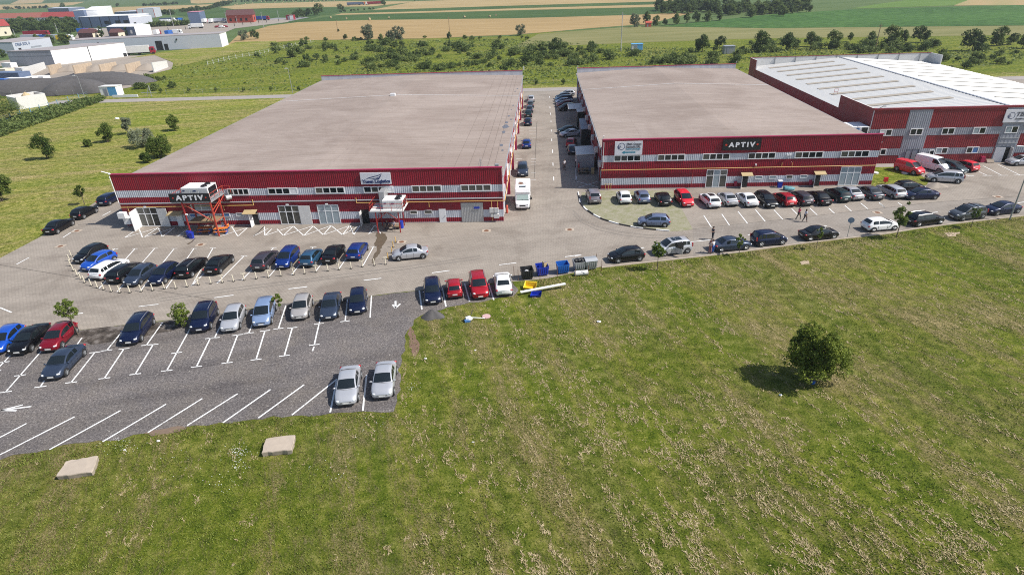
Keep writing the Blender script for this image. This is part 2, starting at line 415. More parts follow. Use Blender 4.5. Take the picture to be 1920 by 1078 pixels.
def line(mb, a, b, w=.12):
    a, b = Vector(a), Vector(b); d = (b-a).normalized(); n = Vector((-d.y, d.x))*(w/2)
    mb.add([(p.x, p.y, 0) for p in (a+n, a-n, b-n, b+n)], [(0,1,2,3)])
def pl(mb, l, w=.12):
    q = px(l)
    for a, b in zip(q[:-1], q[1:]): line(mb, a, b, w)
for nm, mk, pts, z in FIELDS:
    sheet(nm, px(pts), z, GM[mk])
sheet('back_road', [(-149,177.5), (-149,183), (-20,183.6), (300,180.5), (300,176), (-5.6,178), (-20,178)], .016, GM['backroad'])
sheet('verge', [(-149,183), (-149,187.5), (-20,188.5), (300,185.5), (300,180.5), (-20,183.6)], .008, GM['strip'])
# yard between and before the warehouses
yard = [(-69.42,40), (-69.42,74), (-71.9,92), (-71.9,178.2), (300,176.2), (300,120)] + px([(2300,352)]) + \
       px([(1920,403), (1804,416), (1720,427), (1660,437), (1510,454), (1380,472), (1230,488.5), (1128,500), (1032,521), (998,525), (959,528), (781,545), (740,549), (652,560), (531,569), (407,589), (316,600), (234,609), (156,618), (60,631), (0,640)])
sheet('paved_yard', yard, .010, GM['paving'])
sheet('road', px([(1300,430), (1360,423), (1467,412), (1660,390), (1760,379), (1900,370), (2200,345), (2300,352), (1920,403), (1804,416), (1720,427), (1660,437), (1510,454), (1380,472), (1300,480)]), .014, GM['road'])
lot = px([(0,645), (60,632), (156,618.5), (234,609.5), (316,600.5), (407,589.5), (531,569.5), (652,560.5), (740,549.5), (781,545.5), (870,536), (961,529), (972,545), (963,555), (919,562), (840,576), (800,587), (776,600), (764,620), (761,640), (752,685), (745,751), (738,772), (680,771), (618,775), (547,780), (475,786), (412,792), (342,802), (275,812), (225,825), (162,830), (92,842), (45,850), (0,862)])
# a ragged edge where the grass grows in
def ragged(pts, step=.8, amp=.22, closed=True):
    out = []
    n = len(pts)
    for i in range(n if closed else n-1):
        a, b = Vector(pts[i]), Vector(pts[(i+1) % n]); L = (b-a).length; k = max(1, int(L/step))
        nrm = Vector((-(b-a).y, (b-a).x)).normalized() if L > 0 else Vector((0,0))
        for j in range(k):
            p = a.lerp(b, j/k)
            if j: p = p+nrm*rnd.uniform(-amp, amp)
            out.append((p.x, p.y))
    return out
sheet('gravel_car_park', [(-130,28), (-90,36)] + ragged(lot[0:10], 1., .12, False) + ragged(lot[9:]+[(-60,24.)], .7, .26, False), .012, GM['gravel'])
g_ = NG('dark_soil', .95); soil_ = g_.color(g_.ramp(g_.noise(.9, 8, .75), [(.38, (.028,.023,.019)), (.50, (.075,.062,.052)), (.60, (.17,.15,.135))]))
sheet('bare_soil', ragged(px([(120,626), (160,619), (235,610), (318,601), (352,599), (352,612), (318,622), (262,634), (225,640), (170,646), (140,640)]), .6, .22), .016, soil_)
sheet('bare_soil', ragged(px([(536,573), (600,567), (700,556), (702,562), (620,574), (540,581)]), .6, .12), .016, soil_)
sheet('bare_soil', ragged(px([(770,612), (780,630), (786,655), (778,668), (768,650), (764,625)]), .4, .15), .013, mat('red_soil', (.17,.105,.075), .95, var=.3, scale=3))
tyre = mat('tyre_marks', (.205,.18,.155), .9, var=.25, scale=.6)
mb = MB()
for off in (0, 6): pl(mb, [(1075,395+off), (1092,412+off), (1120,425+off), (1165,435+off), (1215,441+off*.8), (1270,442+off*.7), (1330,436+off*.6)], .22)
for off in (0, 5): pl(mb, [(300,560+off), (380,548+off), (470,536+off), (600,520+off), (760,500+off), (900,480+off)], .2)
o = mb.build('tyre_marks', tyre, kind='structure'); o.location.z = .0175
sheet('bare_soil', ragged(px([(270,812), (300,805), (342,799), (352,803), (320,812), (285,818)]), .4, .12), .016, mat('brown_soil', (.17,.12,.085), .95, var=.3, scale=3))
sheet('grass_paving', px([(1126,358), (1090,362), (1092,384), (1101,394), (1115,403), (1132,412), (1161,421), (1190,427), (1222,431), (1255,434), (1277,433.5), (1299,430), (1280,395), (1262,358)]), .018, GM['pavegrass'])
sheet('lawn', px([(1633,350), (1639,314), (1698,313), (1712,322), (1742,338), (1738,347), (1708,353), (1690,352), (1650,351)]), .018, GM['patch'])
sheet('pavement', px([(1640,314), (1640,309), (1700,307), (1702,313)]), .02, GM['backroad'])

# painted markings, each area one sheet of paint
def tbar(mb, p, ang, w=.85, t=.12):
    d = Vector((math.cos(ang), math.sin(ang)))*(w/2); p = Vector(p); line(mb, p-d, p+d, t)
def paint(name, mb, z, kind='structure'):
    o = mb.build(name, M['road_white'], kind=kind); o.location.z = z; return o
k = lambda x, y: (x/4.4925, 500+y/4.4925)
d4 = lambda x, y: (340+x/4.4925, 480+y/4.4925)
mb = MB(); RD = math.radians(13.5)
for a, b, tb in [(k(48,1055), k(350,710), (1, .62)), (k(340,1012), k(430,880), (1,)), (k(600,975), k(800,722), (1, 0)), (k(880,940), k(1045,692), (1, 0)), (k(1140,905), k(1290,657), (1, 0)),
              (k(1405,876), k(1620,490), (1, .64)), (d4(128,932), d4(245,692), (1, 0)), (d4(385,900), d4(475,665), (1, 0)), (d4(630,872), d4(705,630), (1, 0)), (d4(868,840), d4(935,605), (1, 0)),
              (d4(1120,748), d4(1200,400), (1, .52)), (d4(1380,550), d4(1400,365), (1,)), (d4(1590,520), d4(1602,335), ()), (d4(1105,800), d4(1118,765), ()),
              (k(900,705), k(1060,510), (1,)), (k(1235,660), k(1370,470), (1,)), (d4(280,690), d4(345,560), (1,)), (d4(568,650), d4(605,560), (1,)), (d4(818,612), d4(880,420), (1,)), (k(640,670), k(690,600), ()), (k(-40,880), k(90,745), (1, .45)), (k(-240,1080), k(-10,820), ())]:
    pl(mb, [a, b], .13)
    A, B = Vector(P2(*a)), Vector(P2(*b))
    for t in tb: tbar(mb, B.lerp(A, t), RD, .95)
e4 = lambda x, y: (x/4, 680+y/4)
f4 = lambda x, y: (440+x/4.4925, 640+y/4.4925)
for a, b in [(e4(-200,665), e4(200,455)), (e4(0,690), e4(560,405)), (e4(370,652), e4(905,358)), (e4(770,592), e4(1245,311)), (e4(1110,523), e4(1518,268)), (e4(1405,470), e4(1783,232)), (e4(1672,450), f4(303,405)), (f4(200,645), f4(585,365)), (f4(482,620), f4(862,318)), (f4(805,597), f4(860,325)), (f4(1080,585), f4(1112,280))]:
    pl(mb, [a, b], .14)
pl(mb, [e4(5,357), e4(235,328)], .16); pl(mb, [e4(5,357), e4(172,316)], .14); pl(mb, [e4(5,357), e4(125,360)], .14)
q4 = lambda x, y: (740+x/4.8, 450+y/4.8)
pl(mb, [q4(8,550), q4(8,608)], .2); pl(mb, [q4(8,612), q4(-18,582)], .2); pl(mb, [q4(8,612), q4(50,575)], .2)
for a, b in [(q4(245,625), q4(222,455)), (q4(462,600), q4(428,430)), (q4(675,553), q4(630,395)), (q4(892,540), q4(845,390))]: pl(mb, [a, b], .15)
paint('car_park_lines', mb, .020)
a4 = lambda x, y: (x/4.145, 300+y/4.145)
u4 = lambda x, y: (440+x/5.05, 440+y/5.05)
mb = MB()
for a, b in [(a4(600,885), a4(895,692)), (a4(770,1000), a4(1050,690)), (a4(910,1025), a4(1203,688)), (a4(1090,1020), a4(1355,689)), (a4(1290,1000), a4(1508,689)), (a4(1490,980), a4(1655,686)), (d4(85,255), d4(190,150)), (d4(300,232), d4(530,0)), (u4(70,430), u4(370,125)), (u4(320,405), u4(560,125)), (u4(540,380), u4(745,120)), (u4(770,345), u4(940,120)), (u4(985,330), u4(1130,118)), (u4(1210,305), u4(1315,115))]:
    pl(mb, [a, b], .12)
    A = Vector(P2(*b)); tbar(mb, A, 0, .8, .1)
z2 = lambda x, y: (200+x/6.4, 300+y/6.4)
z3 = lambda x, y: (450+x/6.4, 300+y/6.4)
zig = [z2(215,935), z2(320,865)], [z2(215,935), z2(620,815), z2(450,928)], [z2(390,830), z2(430,930)], [z2(620,815), z2(668,922)], [z2(450,928), z2(800,820)], [z2(668,922), z2(820,810)], [z2(845,922), z2(1000,810)], [z2(845,922), z2(960,880)], [z2(1365,915), z2(1690,815)], [z2(1500,800), z2(1575,918), z2(1690,815)], [z2(1760,918), z2(1890,800)], [z2(1230,900), z2(1360,830)], \
      [z3(165,915), z3(290,800), z3(300,910), z3(380,830)], [z3(165,915), z3(340,825)], [z3(300,910), z3(620,800)], [z3(445,830), z3(520,908), z3(640,795), z3(765,910)], [z3(520,908), z3(870,795)], [z3(765,910), z3(880,795), z3(1000,900), z3(1095,790), z3(1230,900)], [z3(765,910), z3(1090,790)], [z3(1000,900), z3(1320,790)], [z3(1230,900), z3(1320,785), z3(1365,900), z3(1440,790)], [z3(1230,900), z3(1420,800)], [z3(1545,890), z3(1620,780), z3(1690,885)], [z3(1560,880), z3(1660,845)]
for l in zig: pl(mb, l, .13)
paint('bay_lines', mb, .022)
mb = MB()
b4 = lambda x, y: (1080+x/5.99, 330+y/5.99)
c4 = lambda x, y: (1360+x/5.99, 330+y/5.99)
r4 = lambda x, y: (1620+x/5.99, 280+y/5.99)
for a, b in [(b4(1520,578), b4(1435,445)), (c4(45,555), c4(-40,430)), (c4(248,535), c4(142,400)), (c4(447,513), c4(338,382)), (c4(645,490), c4(545,382)), (c4(805,430), c4(745,370)), (c4(1032,442), c4(950,365)), (c4(1225,422), c4(1162,365)), (c4(1415,398), c4(1340,332)), (c4(1600,373), c4(1520,308)), (c4(1790,355), c4(1730,308)), (r4(235,655), r4(170,600)), (r4(425,632), r4(380,600)),
             (r4(1545,295), r4(1340,190)), (r4(1750,292), r4(1500,172)), (r4(1385,297), r4(1290,255)), (r4(1180,300), r4(1130,285))]:
    pl(mb, [a, b], .13)
for p in [r4(1560,296), r4(1740,293), r4(1385,297), r4(1180,302)]: tbar(mb, P2(*p), 0, 1.5, .13)
paint('bay_lines', mb, .024)
mb = MB()
for a, b in [((31,496), (55,483)), ((118,446), (141,431)), ((192,405), (208,396.5)), ((0,577), (22,586)), ((116,593), (156,587)), ((260,575), (297,570.5)), ((402,558.5), (438,553.5)), ((541,542), (576,538)), ((682,526), (715,522)), ((810,512), (843,507.5)), ((936,497), (968,493)), ((1059,482), (1089,478)), ((1185,469), (1208,464.5)), ((1295,454), (1335,450)), ((1402,441), (1415,439.5)), ((1537,426), (1550,424)), ((1741,400), (1758,398)), ((1908,381), (1930,378)), ((1078,480.5), (1090,478.5))]:
    pl(mb, [a, b], .15)
paint('road_dashes', mb, .026)
mb = MB()
v4 = lambda x, y: (940+x/5.39, 150+y/5.39)
w4 = lambda x, y: (1000+x/5.39, 160+y/5.39)
for a, b in [(v4(530,1020), v4(528,980)), (v4(523,870), v4(521,838)), (v4(518,740), v4(516,707)), (v4(510,622), v4(508,597)), (v4(505,525), v4(504,505)), (v4(498,355), v4(497,335)), (v4(492,290), v4(491,272)), (v4(488,182), v4(488,168)), (v4(502,430), v4(502,415))]:
    pl(mb, [a, b], .14)
for y in (440, 488, 515, 550, 590, 800, 828, 856, 940, 1010):
    pl(mb, [v4(300 if y > 700 else 280, y), v4(350 if y > 450 else 340, y)], .1); pl(mb, [v4(130+(1000-y)*.09, y), v4(200+(1000-y)*.05, y)], .1)
pl(mb, [w4(440,975), w4(650,1030)], .12); pl(mb, [w4(455,1035), w4(650,975)], .12); pl(mb, [w4(430,820), w4(430,970), w4(440,920)], .1)
paint('alley_lines', mb, .024)
# worn seams in the paving and a wet stain
mb = MB()
for l in [[(0,497), (400,562)], [(1299,430), (1360,423), (1467,412), (1660,390), (1760,379), (1900,369)], [v4(332,1000), v4(360,420)]]: pl(mb, l, .10)
o = mb.build('paving_seams', mat('seam_dirt', (.12,.105,.09), .95), kind='structure'); o.location.z = .017
stain = mat('wet_stain', (.115,.09,.062), .35, var=.2, scale=1.5)
sheet('wet_stain', ragged(px([z3(1640,880), z3(1700,868), z3(1750,890), z3(1760,960), z3(1735,1000), z3(1700,1040), z3(1690,1090), z3(1660,1140), z3(1625,1180), z3(1600,1240), z3(1575,1235), z3(1600,1160), z3(1640,1100), z3(1640,1050), z3(1610,1000), z3(1630,960)]), .4, .14), .021, stain)
sheet('wet_stain', px([z2(960,1010), z2(1010,985), z2(1050,945), z2(1075,935), z2(1030,985), z2(985,1015)]), .021, stain)
# drain covers set in pale concrete surrounds
mb1, mb2 = MB(), MB()
for u, v in [a4(470,672), a4(598,553), a4(1560,660), (753,454), (912,433), (1068,431), (1645,399), (1871,369.5)]:
    x, y = P2(u, v); mb1.box((x, y, .028), (1.15, 1.0, .012)); mb2.tube((x, y, .026), (x, y, .040), .33, n=14)
mb1.build('drain_surround', M['concrete'], kind='structure'); mb2.build('drain_cover', M['rust'], kind='structure')
# kerb: black and white blocks round the grass paving, plain kerb along the road edge
kp = px([(1084,361), (1088,381), (1098,393), (1113,403), (1130,412), (1160,421), (1190,427), (1222,431), (1255,434)])
kb = [MB(), MB()]; pts = []
for a, b in zip(kp[:-1], kp[1:]):
    a, b = Vector(a), Vector(b); n = max(2, int((b-a).length/.5))
    pts += [a.lerp(b, i/n) for i in range(n)]
pts = [Vector(kp[0])]+pts[1:]+[Vector(kp[-1])]
for i in range(len(pts)-1):
    a, b = pts[i], pts[i+1]; d = b-a; c = (a+b)/2
    kb[(i//3) % 2].box((c.x, c.y, .07), (d.length, .18, .14), math.atan2(d.y, d.x))
kb[0].build('kerb_white_blocks', M['road_white'], kind='structure'); kb[1].build('kerb_black_blocks', M['trim'], kind='structure')
kl = px([(1128,502), (1230,490.5), (1380,474), (1510,456), (1660,439), (1720,429), (1804,418), (1920,405), (2300,354)])
mb = MB()
for a, b in zip(kl[:-1], kl[1:]):
    a, b = Vector(a), Vector(b); d = b-a; c = (a+b)/2; mb.box((c.x, c.y, .04), (d.length, .2, .10), math.atan2(d.y, d.x))
mb.build('kerb', M['concrete'], kind='structure')
# ------------------------------------------------------------------ warehouses
def ribs(mb, y, x0, x1, z0, z1, m, pitch=.28, depth=.035):
    """trapezoid ribbed sheet facing -y"""
    n = max(1, round((x1-x0)/pitch)); p = (x1-x0)/n; xs = []
    for i in range(n):
        a = x0+i*p
        xs += [(a, 0), (a+.36*p, 0), (a+.5*p, -depth), (a+.86*p, -depth)]
    xs.append((x1, 0)); vs = []
    for x, d in xs: vs += [(x, y+d, z0), (x, y+d, z1)]
    mb.add(vs, [(2*i, 2*i+2, 2*i+3, 2*i+1) for i in range(len(xs)-1)], m)
def window(par, x0, x1, z0, z1, y, n=4, panes=None, name='window', bar=.11, split=None, d=.07):
    """frame with mullions, panes as a sub-part; panes = list of glass materials"""
    f = MB(); w = bar
    f.b2((x0-w, y-d, z0-w), (x1+w, y, z0)); f.b2((x0-w, y-d, z1), (x1+w, y, z1+w))
    f.b2((x0-w, y-d, z0), (x0, y, z1)); f.b2((x1, y-d, z0), (x1+w, y, z1))
    cw = (x1-x0)/n
    for i in range(1, n): f.b2((x0+i*cw-w*.6, y-d+.004, z0), (x0+i*cw+w*.6, y, z1))
    if split: f.b2((x0, y-d+.008, split-w*.55), (x1, y, split+w*.55))
    o = f.build(name, M['white'], par)
    g = MB(); ms = [M['glass'], M['glass_mid'], M['glass_pale'], M['blind_blue'], M['white']]
    for i in range(n):
        k = (panes or [0]*n)[i % len(panes or [0])]
        g.quad((x0+i*cw, y-d*.62, z0), (x0+(i+1)*cw, y-d*.62, z0), (x0+(i+1)*cw, y-d*.62, z1), (x0+i*cw, y-d*.62, z1), k)
    g.build('pane', ms, o); return o
def door_leaf(par, hinge, ang, w, z1, m, handle=True, name='door', z0=.02):
    c, s = math.cos(ang), math.sin(ang)
    o = MB().box((hinge[0]+c*w/2, hinge[1]+s*w/2, (z0+z1)/2), (w, .06, z1-z0), ang).build(name, M[m], par)
    if handle: MB().box((hinge[0]+c*w*.88+s*.06, hinge[1]+s*w*.88-c*.06, 1.0), (.14, .08, .05), ang).build('handle', M['galv'], o)
    return o
def canopy(par, x0, x1, y, z, out=1.1, drop=.28):
    m = MB(); a = [(x0, y-.05, z), (x1, y-.05, z), (x1, y-out, z-drop), (x0, y-out, z-drop)]
    m.add(a+[(p[0], p[1], p[2]-.06) for p in a], [(0,3,2,1), (4,5,6,7), (0,1,5,4), (1,2,6,5), (2,3,7,6), (3,0,4,7)])
    for x in (x0+.06, x1-.06): m.tube((x, y-.05, z-.6), (x, y-out+.1, z-drop-.05), .025)
    return m.build('door_canopy', M['tan'], par)
def pipe(par, pts, r, m, name): return MB().path(pts, r).build(name, M[m], par)

def roof_mat():
    g = NG('roof_membrane', .8)
    v = g.mapping((.10, .60, 1), .03); n1 = g.noise(1., 8, .70, v, .6); n2 = g.noise(.05, 7, .66, None, 1.2); f = g.noise(2.2, 5, .7)
    c = g.ramp(n1, [(.30, (.275,.222,.188)), (.50, (.318,.260,.226)), (.70, (.35,.29,.255))])
    c = g.mix(.8, c, g.ramp(n2, [(.36, (.78,.75,.735)), (.56, (1,1,1)), (.72, (1.10,1.10,1.10))]), 'MULTIPLY')
    c = g.mix(.35, c, g.ramp(f, [(.35, (.8,.8,.8)), (.6, (1.05,1.05,1.05))]), 'MULTIPLY')
    bt = g.t.nodes.new('ShaderNodeTexBrick'); bt.inputs['Scale'].default_value = 1.; bt.inputs['Brick Width'].default_value = 30.; bt.inputs['Row Height'].default_value = 1.1
    bt.inputs['Mortar Size'].default_value = .05; bt.inputs['Mortar Smooth'].default_value = .6
    for k, q in (('Color1', 1.), ('Color2', .975), ('Mortar', .66)): bt.inputs[k].default_value = (q,q,q,1)
    g.L(g.tc.outputs['Object'], bt.inputs['Vector'])
    return g.color(g.mix(.8, c, bt.outputs['Color'], 'MULTIPLY'))
ROOF = roof_mat()

def warehouse(label, x0, x1, y0, y1, h, bands_lo_gaps):
    par = empty('warehouse', (0,0,0), label=label, cat='warehouse', group='red clad warehouses')
    eave, ridge, xm = h-1.25, h-.40, (x0+x1)/2
    w = MB()
    B = [(.02,.70,0), (.70,1.76,1), (1.76,3.32,0), (4.27,5.27,1), (5.27,h-.12,0), (3.32,4.27,0)]
    for z0, z1, m in B: ribs(w, y0, x0, x1, z0, z1, m)
    w.b2((x0, y0+.03, 0), (x1, y0+.28, h-.12), 2)                       # inner face of the front parapet and wall core
    w.b2((x0-.02, y0-.05, -.02), (x1+.02, y0+.02, .10), 3)              # plinth
    # rear gable wall with its parapet
    w.b2((x0, y1-.25, 0), (x1, y1, h-.12), 1)
    # long sides
    for x, sgn in ((x0, -1), (x1, 1)):
        for z0, z1, m in [(.02,.7,0), (.7,1.76,1), (1.76,4.27,0), (4.27,5.27,1), (5.27,eave,0)]:
            ys = [y0+.28+i*(y1-y0-.53)/60 for i in range(61)]
            vs = [];
            for i, yy in enumerate(ys): vs += [(x-sgn*.3, yy, z0), (x-sgn*.3, yy, z1)]
            w.add(vs, [(2*i, 2*i+1, 2*i+3, 2*i+2) if sgn < 0 else (2*i, 2*i+2, 2*i+3, 2*i+1) for i in range(60)], m)
    w.build('wall', [M['red'], M['silver'], M['grey_clad'], M['plinth']], par)
    r = MB(); a, b = y0+.28, y1-.25
    L0, L1, R0, R1 = (x0-.1, a, eave), (x0-.1, b, eave), (x1+.1, a, eave), (x1+.1, b, eave)
    r.quad(L0, (xm, a, ridge), (xm, b, ridge), L1); r.quad((xm, a, ridge), R0, R1, (xm, b, ridge))
    r.b2((x0-.14, a, eave-.22), (x0-.1, b, eave-.02)); r.b2((x1+.1, a, eave-.22), (x1+.14, b, eave-.02))
    rf = r.build('roof', ROOF, par)
    MB().path([(x0, y0+(y1-y0)*.66, eave+.06), (xm, y0+(y1-y0)*.66, ridge+.06), (x1, y0+(y1-y0)*.66, eave+.06)], .035).build('lightning_wire', M['white'], rf)
    for ya_, yb_ in ((y0-.08, y0+.34), (y1-.3, y1+.05)): MB().b2((x0-.06, ya_, h-.12), (x1+.06, yb_, h)).build('coping', M['red_trim'], par)
    for xa_ in (x0-.26, x1+.14): MB().b2((xa_, a, eave-.16), (xa_+.12, b, eave-.03)).build('gutter', M['galv'], par)
    return par, eave, ridge

YA = 76.93
A, eA, rA = warehouse('left warehouse, red and silver cladding, flat tan roof, two steel platforms at its front', -59.09, -5.654, YA, 165.05, 7.62, None)
yw = YA-.03
wins = [(-43.26,-40.3), (-37.6,-33.55), (-31.05,-27.05), (-24.4,-20.4), (-17.85,-13.85), (-11.25,-7.2)]
pn = [[1,0,0,0], [0,0,0,4], [1,0,0,0], [0,1,1,4], [1,1,1,1], [1,1,1,1]]
for (a, b), p in zip(wins, pn): window(A, a+.1, b-.08, 4.5, 5.2, yw, 4, p)
for (a, b), p in zip([(-56.85,-54.1), (-36.65,-33.9), (-31.15,-28.35)], [[1,1,0], [1,0,1], [2,2,2]]):
    window(A, a, b, .12, 2.72, yw, 3, p, 'glazed_gate', .09, 1.9)
door_leaf(A, (-56.95, yw-.02), math.radians(-86), 1.85, 2.75, 'white', False, 'gate_leaf')
door_leaf(A, (-54.0, yw-.08), math.radians(-6), 1.4, 2.72, 'offwhite', False, 'gate_leaf')
door_leaf(A, (-33.8, yw-.12), 0, 1.55, 2.74, 'offwhite', False, 'gate_leaf')
door_leaf(A, (-51.55, yw-.06), 0, .9, 1.95, 'white')
canopy(A, -52.3, -50.3, yw, 2.25); canopy(A, -41.5, -39.7, yw, 2.3)
for a, b, hx in [(-40.6,-39.8,-40.62), (-25.2,-24.2,-25.2)]:
    MB().b2((a, yw-.055, .03), (b, yw-.008, 2.0)).build('doorway', M['dark'], A)
    door_leaf(A, (hx, yw-.06), math.radians(-88), 1.0, 1.98, 'white')
door_leaf(A, (-14.45, yw-.06), 0, .92, 1.95, 'white')
for a, b, c in [(-49.45,-48.6,3), (-47.3,-46.6,3), (-44.6,-43.85,3), (-42.8,-41.85,2), (-18.4,-17.5,1), (-16.4,-15.45,1)]: window(A, a, b, 1.36, 1.76, yw, 1, [c], 'small_window', .06)
window(A, -48.9, -46.2, 2.35, 3.2, yw, 2, [2, 2], 'window')
g = MB(); ribs(g, yw-.05, -11.4, -8.4, .03, 2.78, 0, .22, .03); gt = g.build('rolling_gate', M['galv'], A)
MB().b2((-9.65, yw-.16, 1.95), (-8.85, yw-.10, 2.2)).build('notice_plate', M['rubber_blue'], gt)
for a, b, c, d in [(-7.5,-6.95,1.4,2.05), (-6.85,-6.3,1.4,2.05), (-6.95,-6.25,.6,1.2), (-7.35,-7.0,.8,1.2)]: MB().b2((a, yw-.32, c), (b, yw, d)).build('electric_box', M['offwhite'], A)
for x in (-55.5, -35.3, -29.8): MB().box((x, yw-.12, 2.95), (.35, .2, .16)).build('wall_lamp', M['white'], A)
pipe(A, [(-59.0, yw-.10, 3.42), (-5.7, yw-.10, 3.42)], .10, 'galv', 'rain_pipe')
pipe(A, [(-59.0, yw-.16, 2.92), (-40.0, yw-.16, 2.95), (-40.0, yw-.16, 3.75)], .055, 'yellow', 'gas_pipe')
pipe(A, [(-25.6, yw-.16, 3.75), (-25.6, yw-.16, 3.05), (-5.4, yw-.16, 3.05), (-5.4, 160, 3.05)], .055, 'yellow', 'gas_pipe')
for x, z in [(-58.0, 2.1), (-44.3, 2.3), (-15.7, 2.3), (-7.2, .2), (-6.4, 1.8)]: pipe(A, [(x, yw-.16, 3.0), (x, yw-.16, z)], .04, 'yellow', 'gas_pipe')
pipe(A, [(-59.0, yw-.2, 3.6), (-59.05, yw-.2, 7.4)], .05, 'white', 'down_pipe')
pipe(A, [(-5.55, YA-.1, 3.6), (-5.5, YA-.1, 7.5)], .05, 'white', 'down_pipe')
MB().tube((-59.0, YA+.1, 7.62), (-59.9, YA-.3, 8.1), .06).ell((-59.0, YA-.15, 7.7), (.14,.14,.14)).build('corner_lamp', M['white'], A)
MB().box((-58.6, YA-.25, 1.0), (.9, .5, 1.0)).box((-58.9, YA-.45, 1.9), (1.0, .8, .8)).build('air_conditioner', M['white'], A)
MB().box((-5.3, 166, 7.9), (.2,.2,.9)).build('corner_lamp', M['white'], A)
# right flank of the left warehouse: window band, posts, pipes
for i in range(14):
    y = 82+i*6.0; f = MB()
    f.b2((-5.95, y, 4.42), (-5.86, y+3.2, 5.18)); o = f.build('window', M['white'], A)
    g = MB()
    for j in range(3): g.b2((-5.86, y+.1+j*1.05, 4.5), (-5.845, y+1.0+j*1.05, 5.1))
    g.build('pane', M['glass'], o)
for i in range(10):
    y = 79.5+i*9.0; pipe(A, [(-5.75, y, .1), (-5.75, y, 6.2)], .06, 'white', 'down_pipe')
for i in range(8):
    y = 80.5+i*10.5; MB().b2((-5.95, y, .05), (-5.80, y+3.4, 3.1)).build('side_gate', M['offwhite' if i % 3 else 'silver'], A)
for i in range(6):
    y = 84+i*13.; pipe(A, [(-5.6, y, 1.2), (-5.6, y+3.5, 4.0), (-5.6, y+3.5, 5.8)], .05, 'white', 'air_duct')
    MB().b2((-5.95, y+4.2, .04), (-5.3, y+4.6, 2.9)).build('buffer_post', M['red_trim'], A)
# dark puddles and patches of the roof membrane near its right eave
pm = mat('roof_patch', (.12,.125,.15), .5, var=.2); xm = (-59.09-5.654)/2
def roofz(x): return rA-(rA-eA)*abs(x-xm)/(5.654-59.09)*-2 if False else rA-(rA-eA)*abs(x-xm)/26.72
mb = MB()
for u, v, r in [(944,246,.5), (947,236,.9), (950,228,.45), (954,216,.4), (958,222,.3), (940,270,.4), (942,280,.3), (966,170,.3), (970,165,.3), (962,196,.3), (959,204,.25)]:
    p = G(u, v, 6.6); q = []
    for k in range(11):
        t = 2*PI*k/11; rr = r*rnd.uniform(.6, 1.25); q.append((p.x+rr*.7*math.cos(t), p.y+rr*1.7*math.sin(t)))
    vs = [(x, y, roofz(x)+.02) for x, y in q]; mb.add(vs, [tuple(range(11))])
mb.build('roof_patch', pm, A)
mb = MB()
for x in (-12.5, -10.5, -9.0, -7.9, -7.0): mb.path([(x, 78, roofz(x)+.03), (x, 164, roofz(x)+.03)], .012, 4)
mb.build('roof_cable', mat('roof_seam', (.17,.14,.12), .9), A)
p = G(737, 180, rA); MB().b2((p.x-.5, p.y-.4, rA-.1), (p.x+.5, p.y+.4, rA+.5)).build('roof_vent', M['white'], A); m = MB()
m.tube((-8.6, 78.6, 6.5), (-8.6, 78.6, 8.4), .03); m.tube((-8.6, 78.6, 8.3), (-9.2, 78.2, 6.5), .02); m.tube((-8.6, 78.6, 8.3), (-8.0, 78.2, 6.5), .02); m.box((-6.4, 78.5, 7.0), (.5,.5,1.1))
m.build('roof_mast', M['post_grey'], A)

YB = 89.87
B, eB, rB = warehouse('middle warehouse, red and silver cladding, tan roof, behind the long row of parked cars', 8.57, 49.05, YB, 165.59, 7.72, None)
yb = YB-.03
for (a, b), p in zip([(10.4,14.4), (16.9,20.9), (23.55,27.5), (30.2,34.15), (37.0,41.0), (43.6,47.6)], [[1,1,0,0], [1,0,0,0], [1,0,0,0], [0,0,0,0], [1,0,0,0], [1,1,0,0]]): window(B, a+.08, b-.08, 4.45, 5.2, yb, 4, p)
window(B, 24.5, 27.4, .12, 2.75, yb, 3, [1, 2, 1], 'glazed_gate', .09, 1.95); window(B, 44.2, 47.0, .12, 2.8, yb, 3, [2, 2, 2], 'glazed_gate', .09, 2.0)
for a, b in [(29.85, 30.65), (40.55, 41.35)]:
    MB().b2((a, yb-.055, .03), (b, yb-.008, 1.95)).build('doorway', M['dark'], B)
    door_leaf(B, (a, yb-.06), math.radians(-112), .85, 1.95, 'white'); canopy(B, a-.35, b+.5, yb, 2.35, .9, .3)
for a, b, c in [(31.8,32.7,2), (33.85,34.75,2), (36.35,37.2,1), (38.4,39.3,2)]: window(B, a, b, 1.32, 1.72, yb, 1, [c], 'small_window', .06)
pipe(B, [(8.5, yb-.14, 3.08), (48.9, yb-.14, 3.08)], .055, 'yellow', 'gas_pipe')
for x, a, b in [(35.3, 3.1, 3.7), (36.8, 3.1, 3.7), (22.3, 3.0, .2)]: pipe(B, [(x, yb-.14, a), (x, yb-.14, b)], .035, 'yellow' if a > 3.05 else 'steel_red', 'branch_pipe')
for x in (28.7, 39.8):
    MB().b2((x, yb-.22, .3), (x+.4, yb, 1.0)).build('fire_box', M['red_trim'], B)
for x, z in [(35.9, 4.9), (36.3, 4.9), (31.5, 3.5)]: MB().box((x, yb-.12, z), (.22, .22, .2)).build('wall_lamp', M['white'], B)
pipe(B, [(8.75, yb-.1, 3.4), (8.8, yb-.1, 7.3)], .05, 'offwhite', 'down_pipe')
m = MB()
for x in (9.3, 9.75, 10.1): m.path([(x, yb-.2, .05), (x, yb-.2, .9)], .03); m.path([(x-.2, yb-.2, .9), (x+.2, yb-.2, .9)], .03)
m.build('meter_pipes', M['yellow'], B)
for x, y in [(8.6, YB), (49.0, 165.5), (8.6, 165.5)]: MB().tube((x, y, 7.7), (x+.15, y-.3, 8.3), .06).build('corner_lamp', M['white'], B)
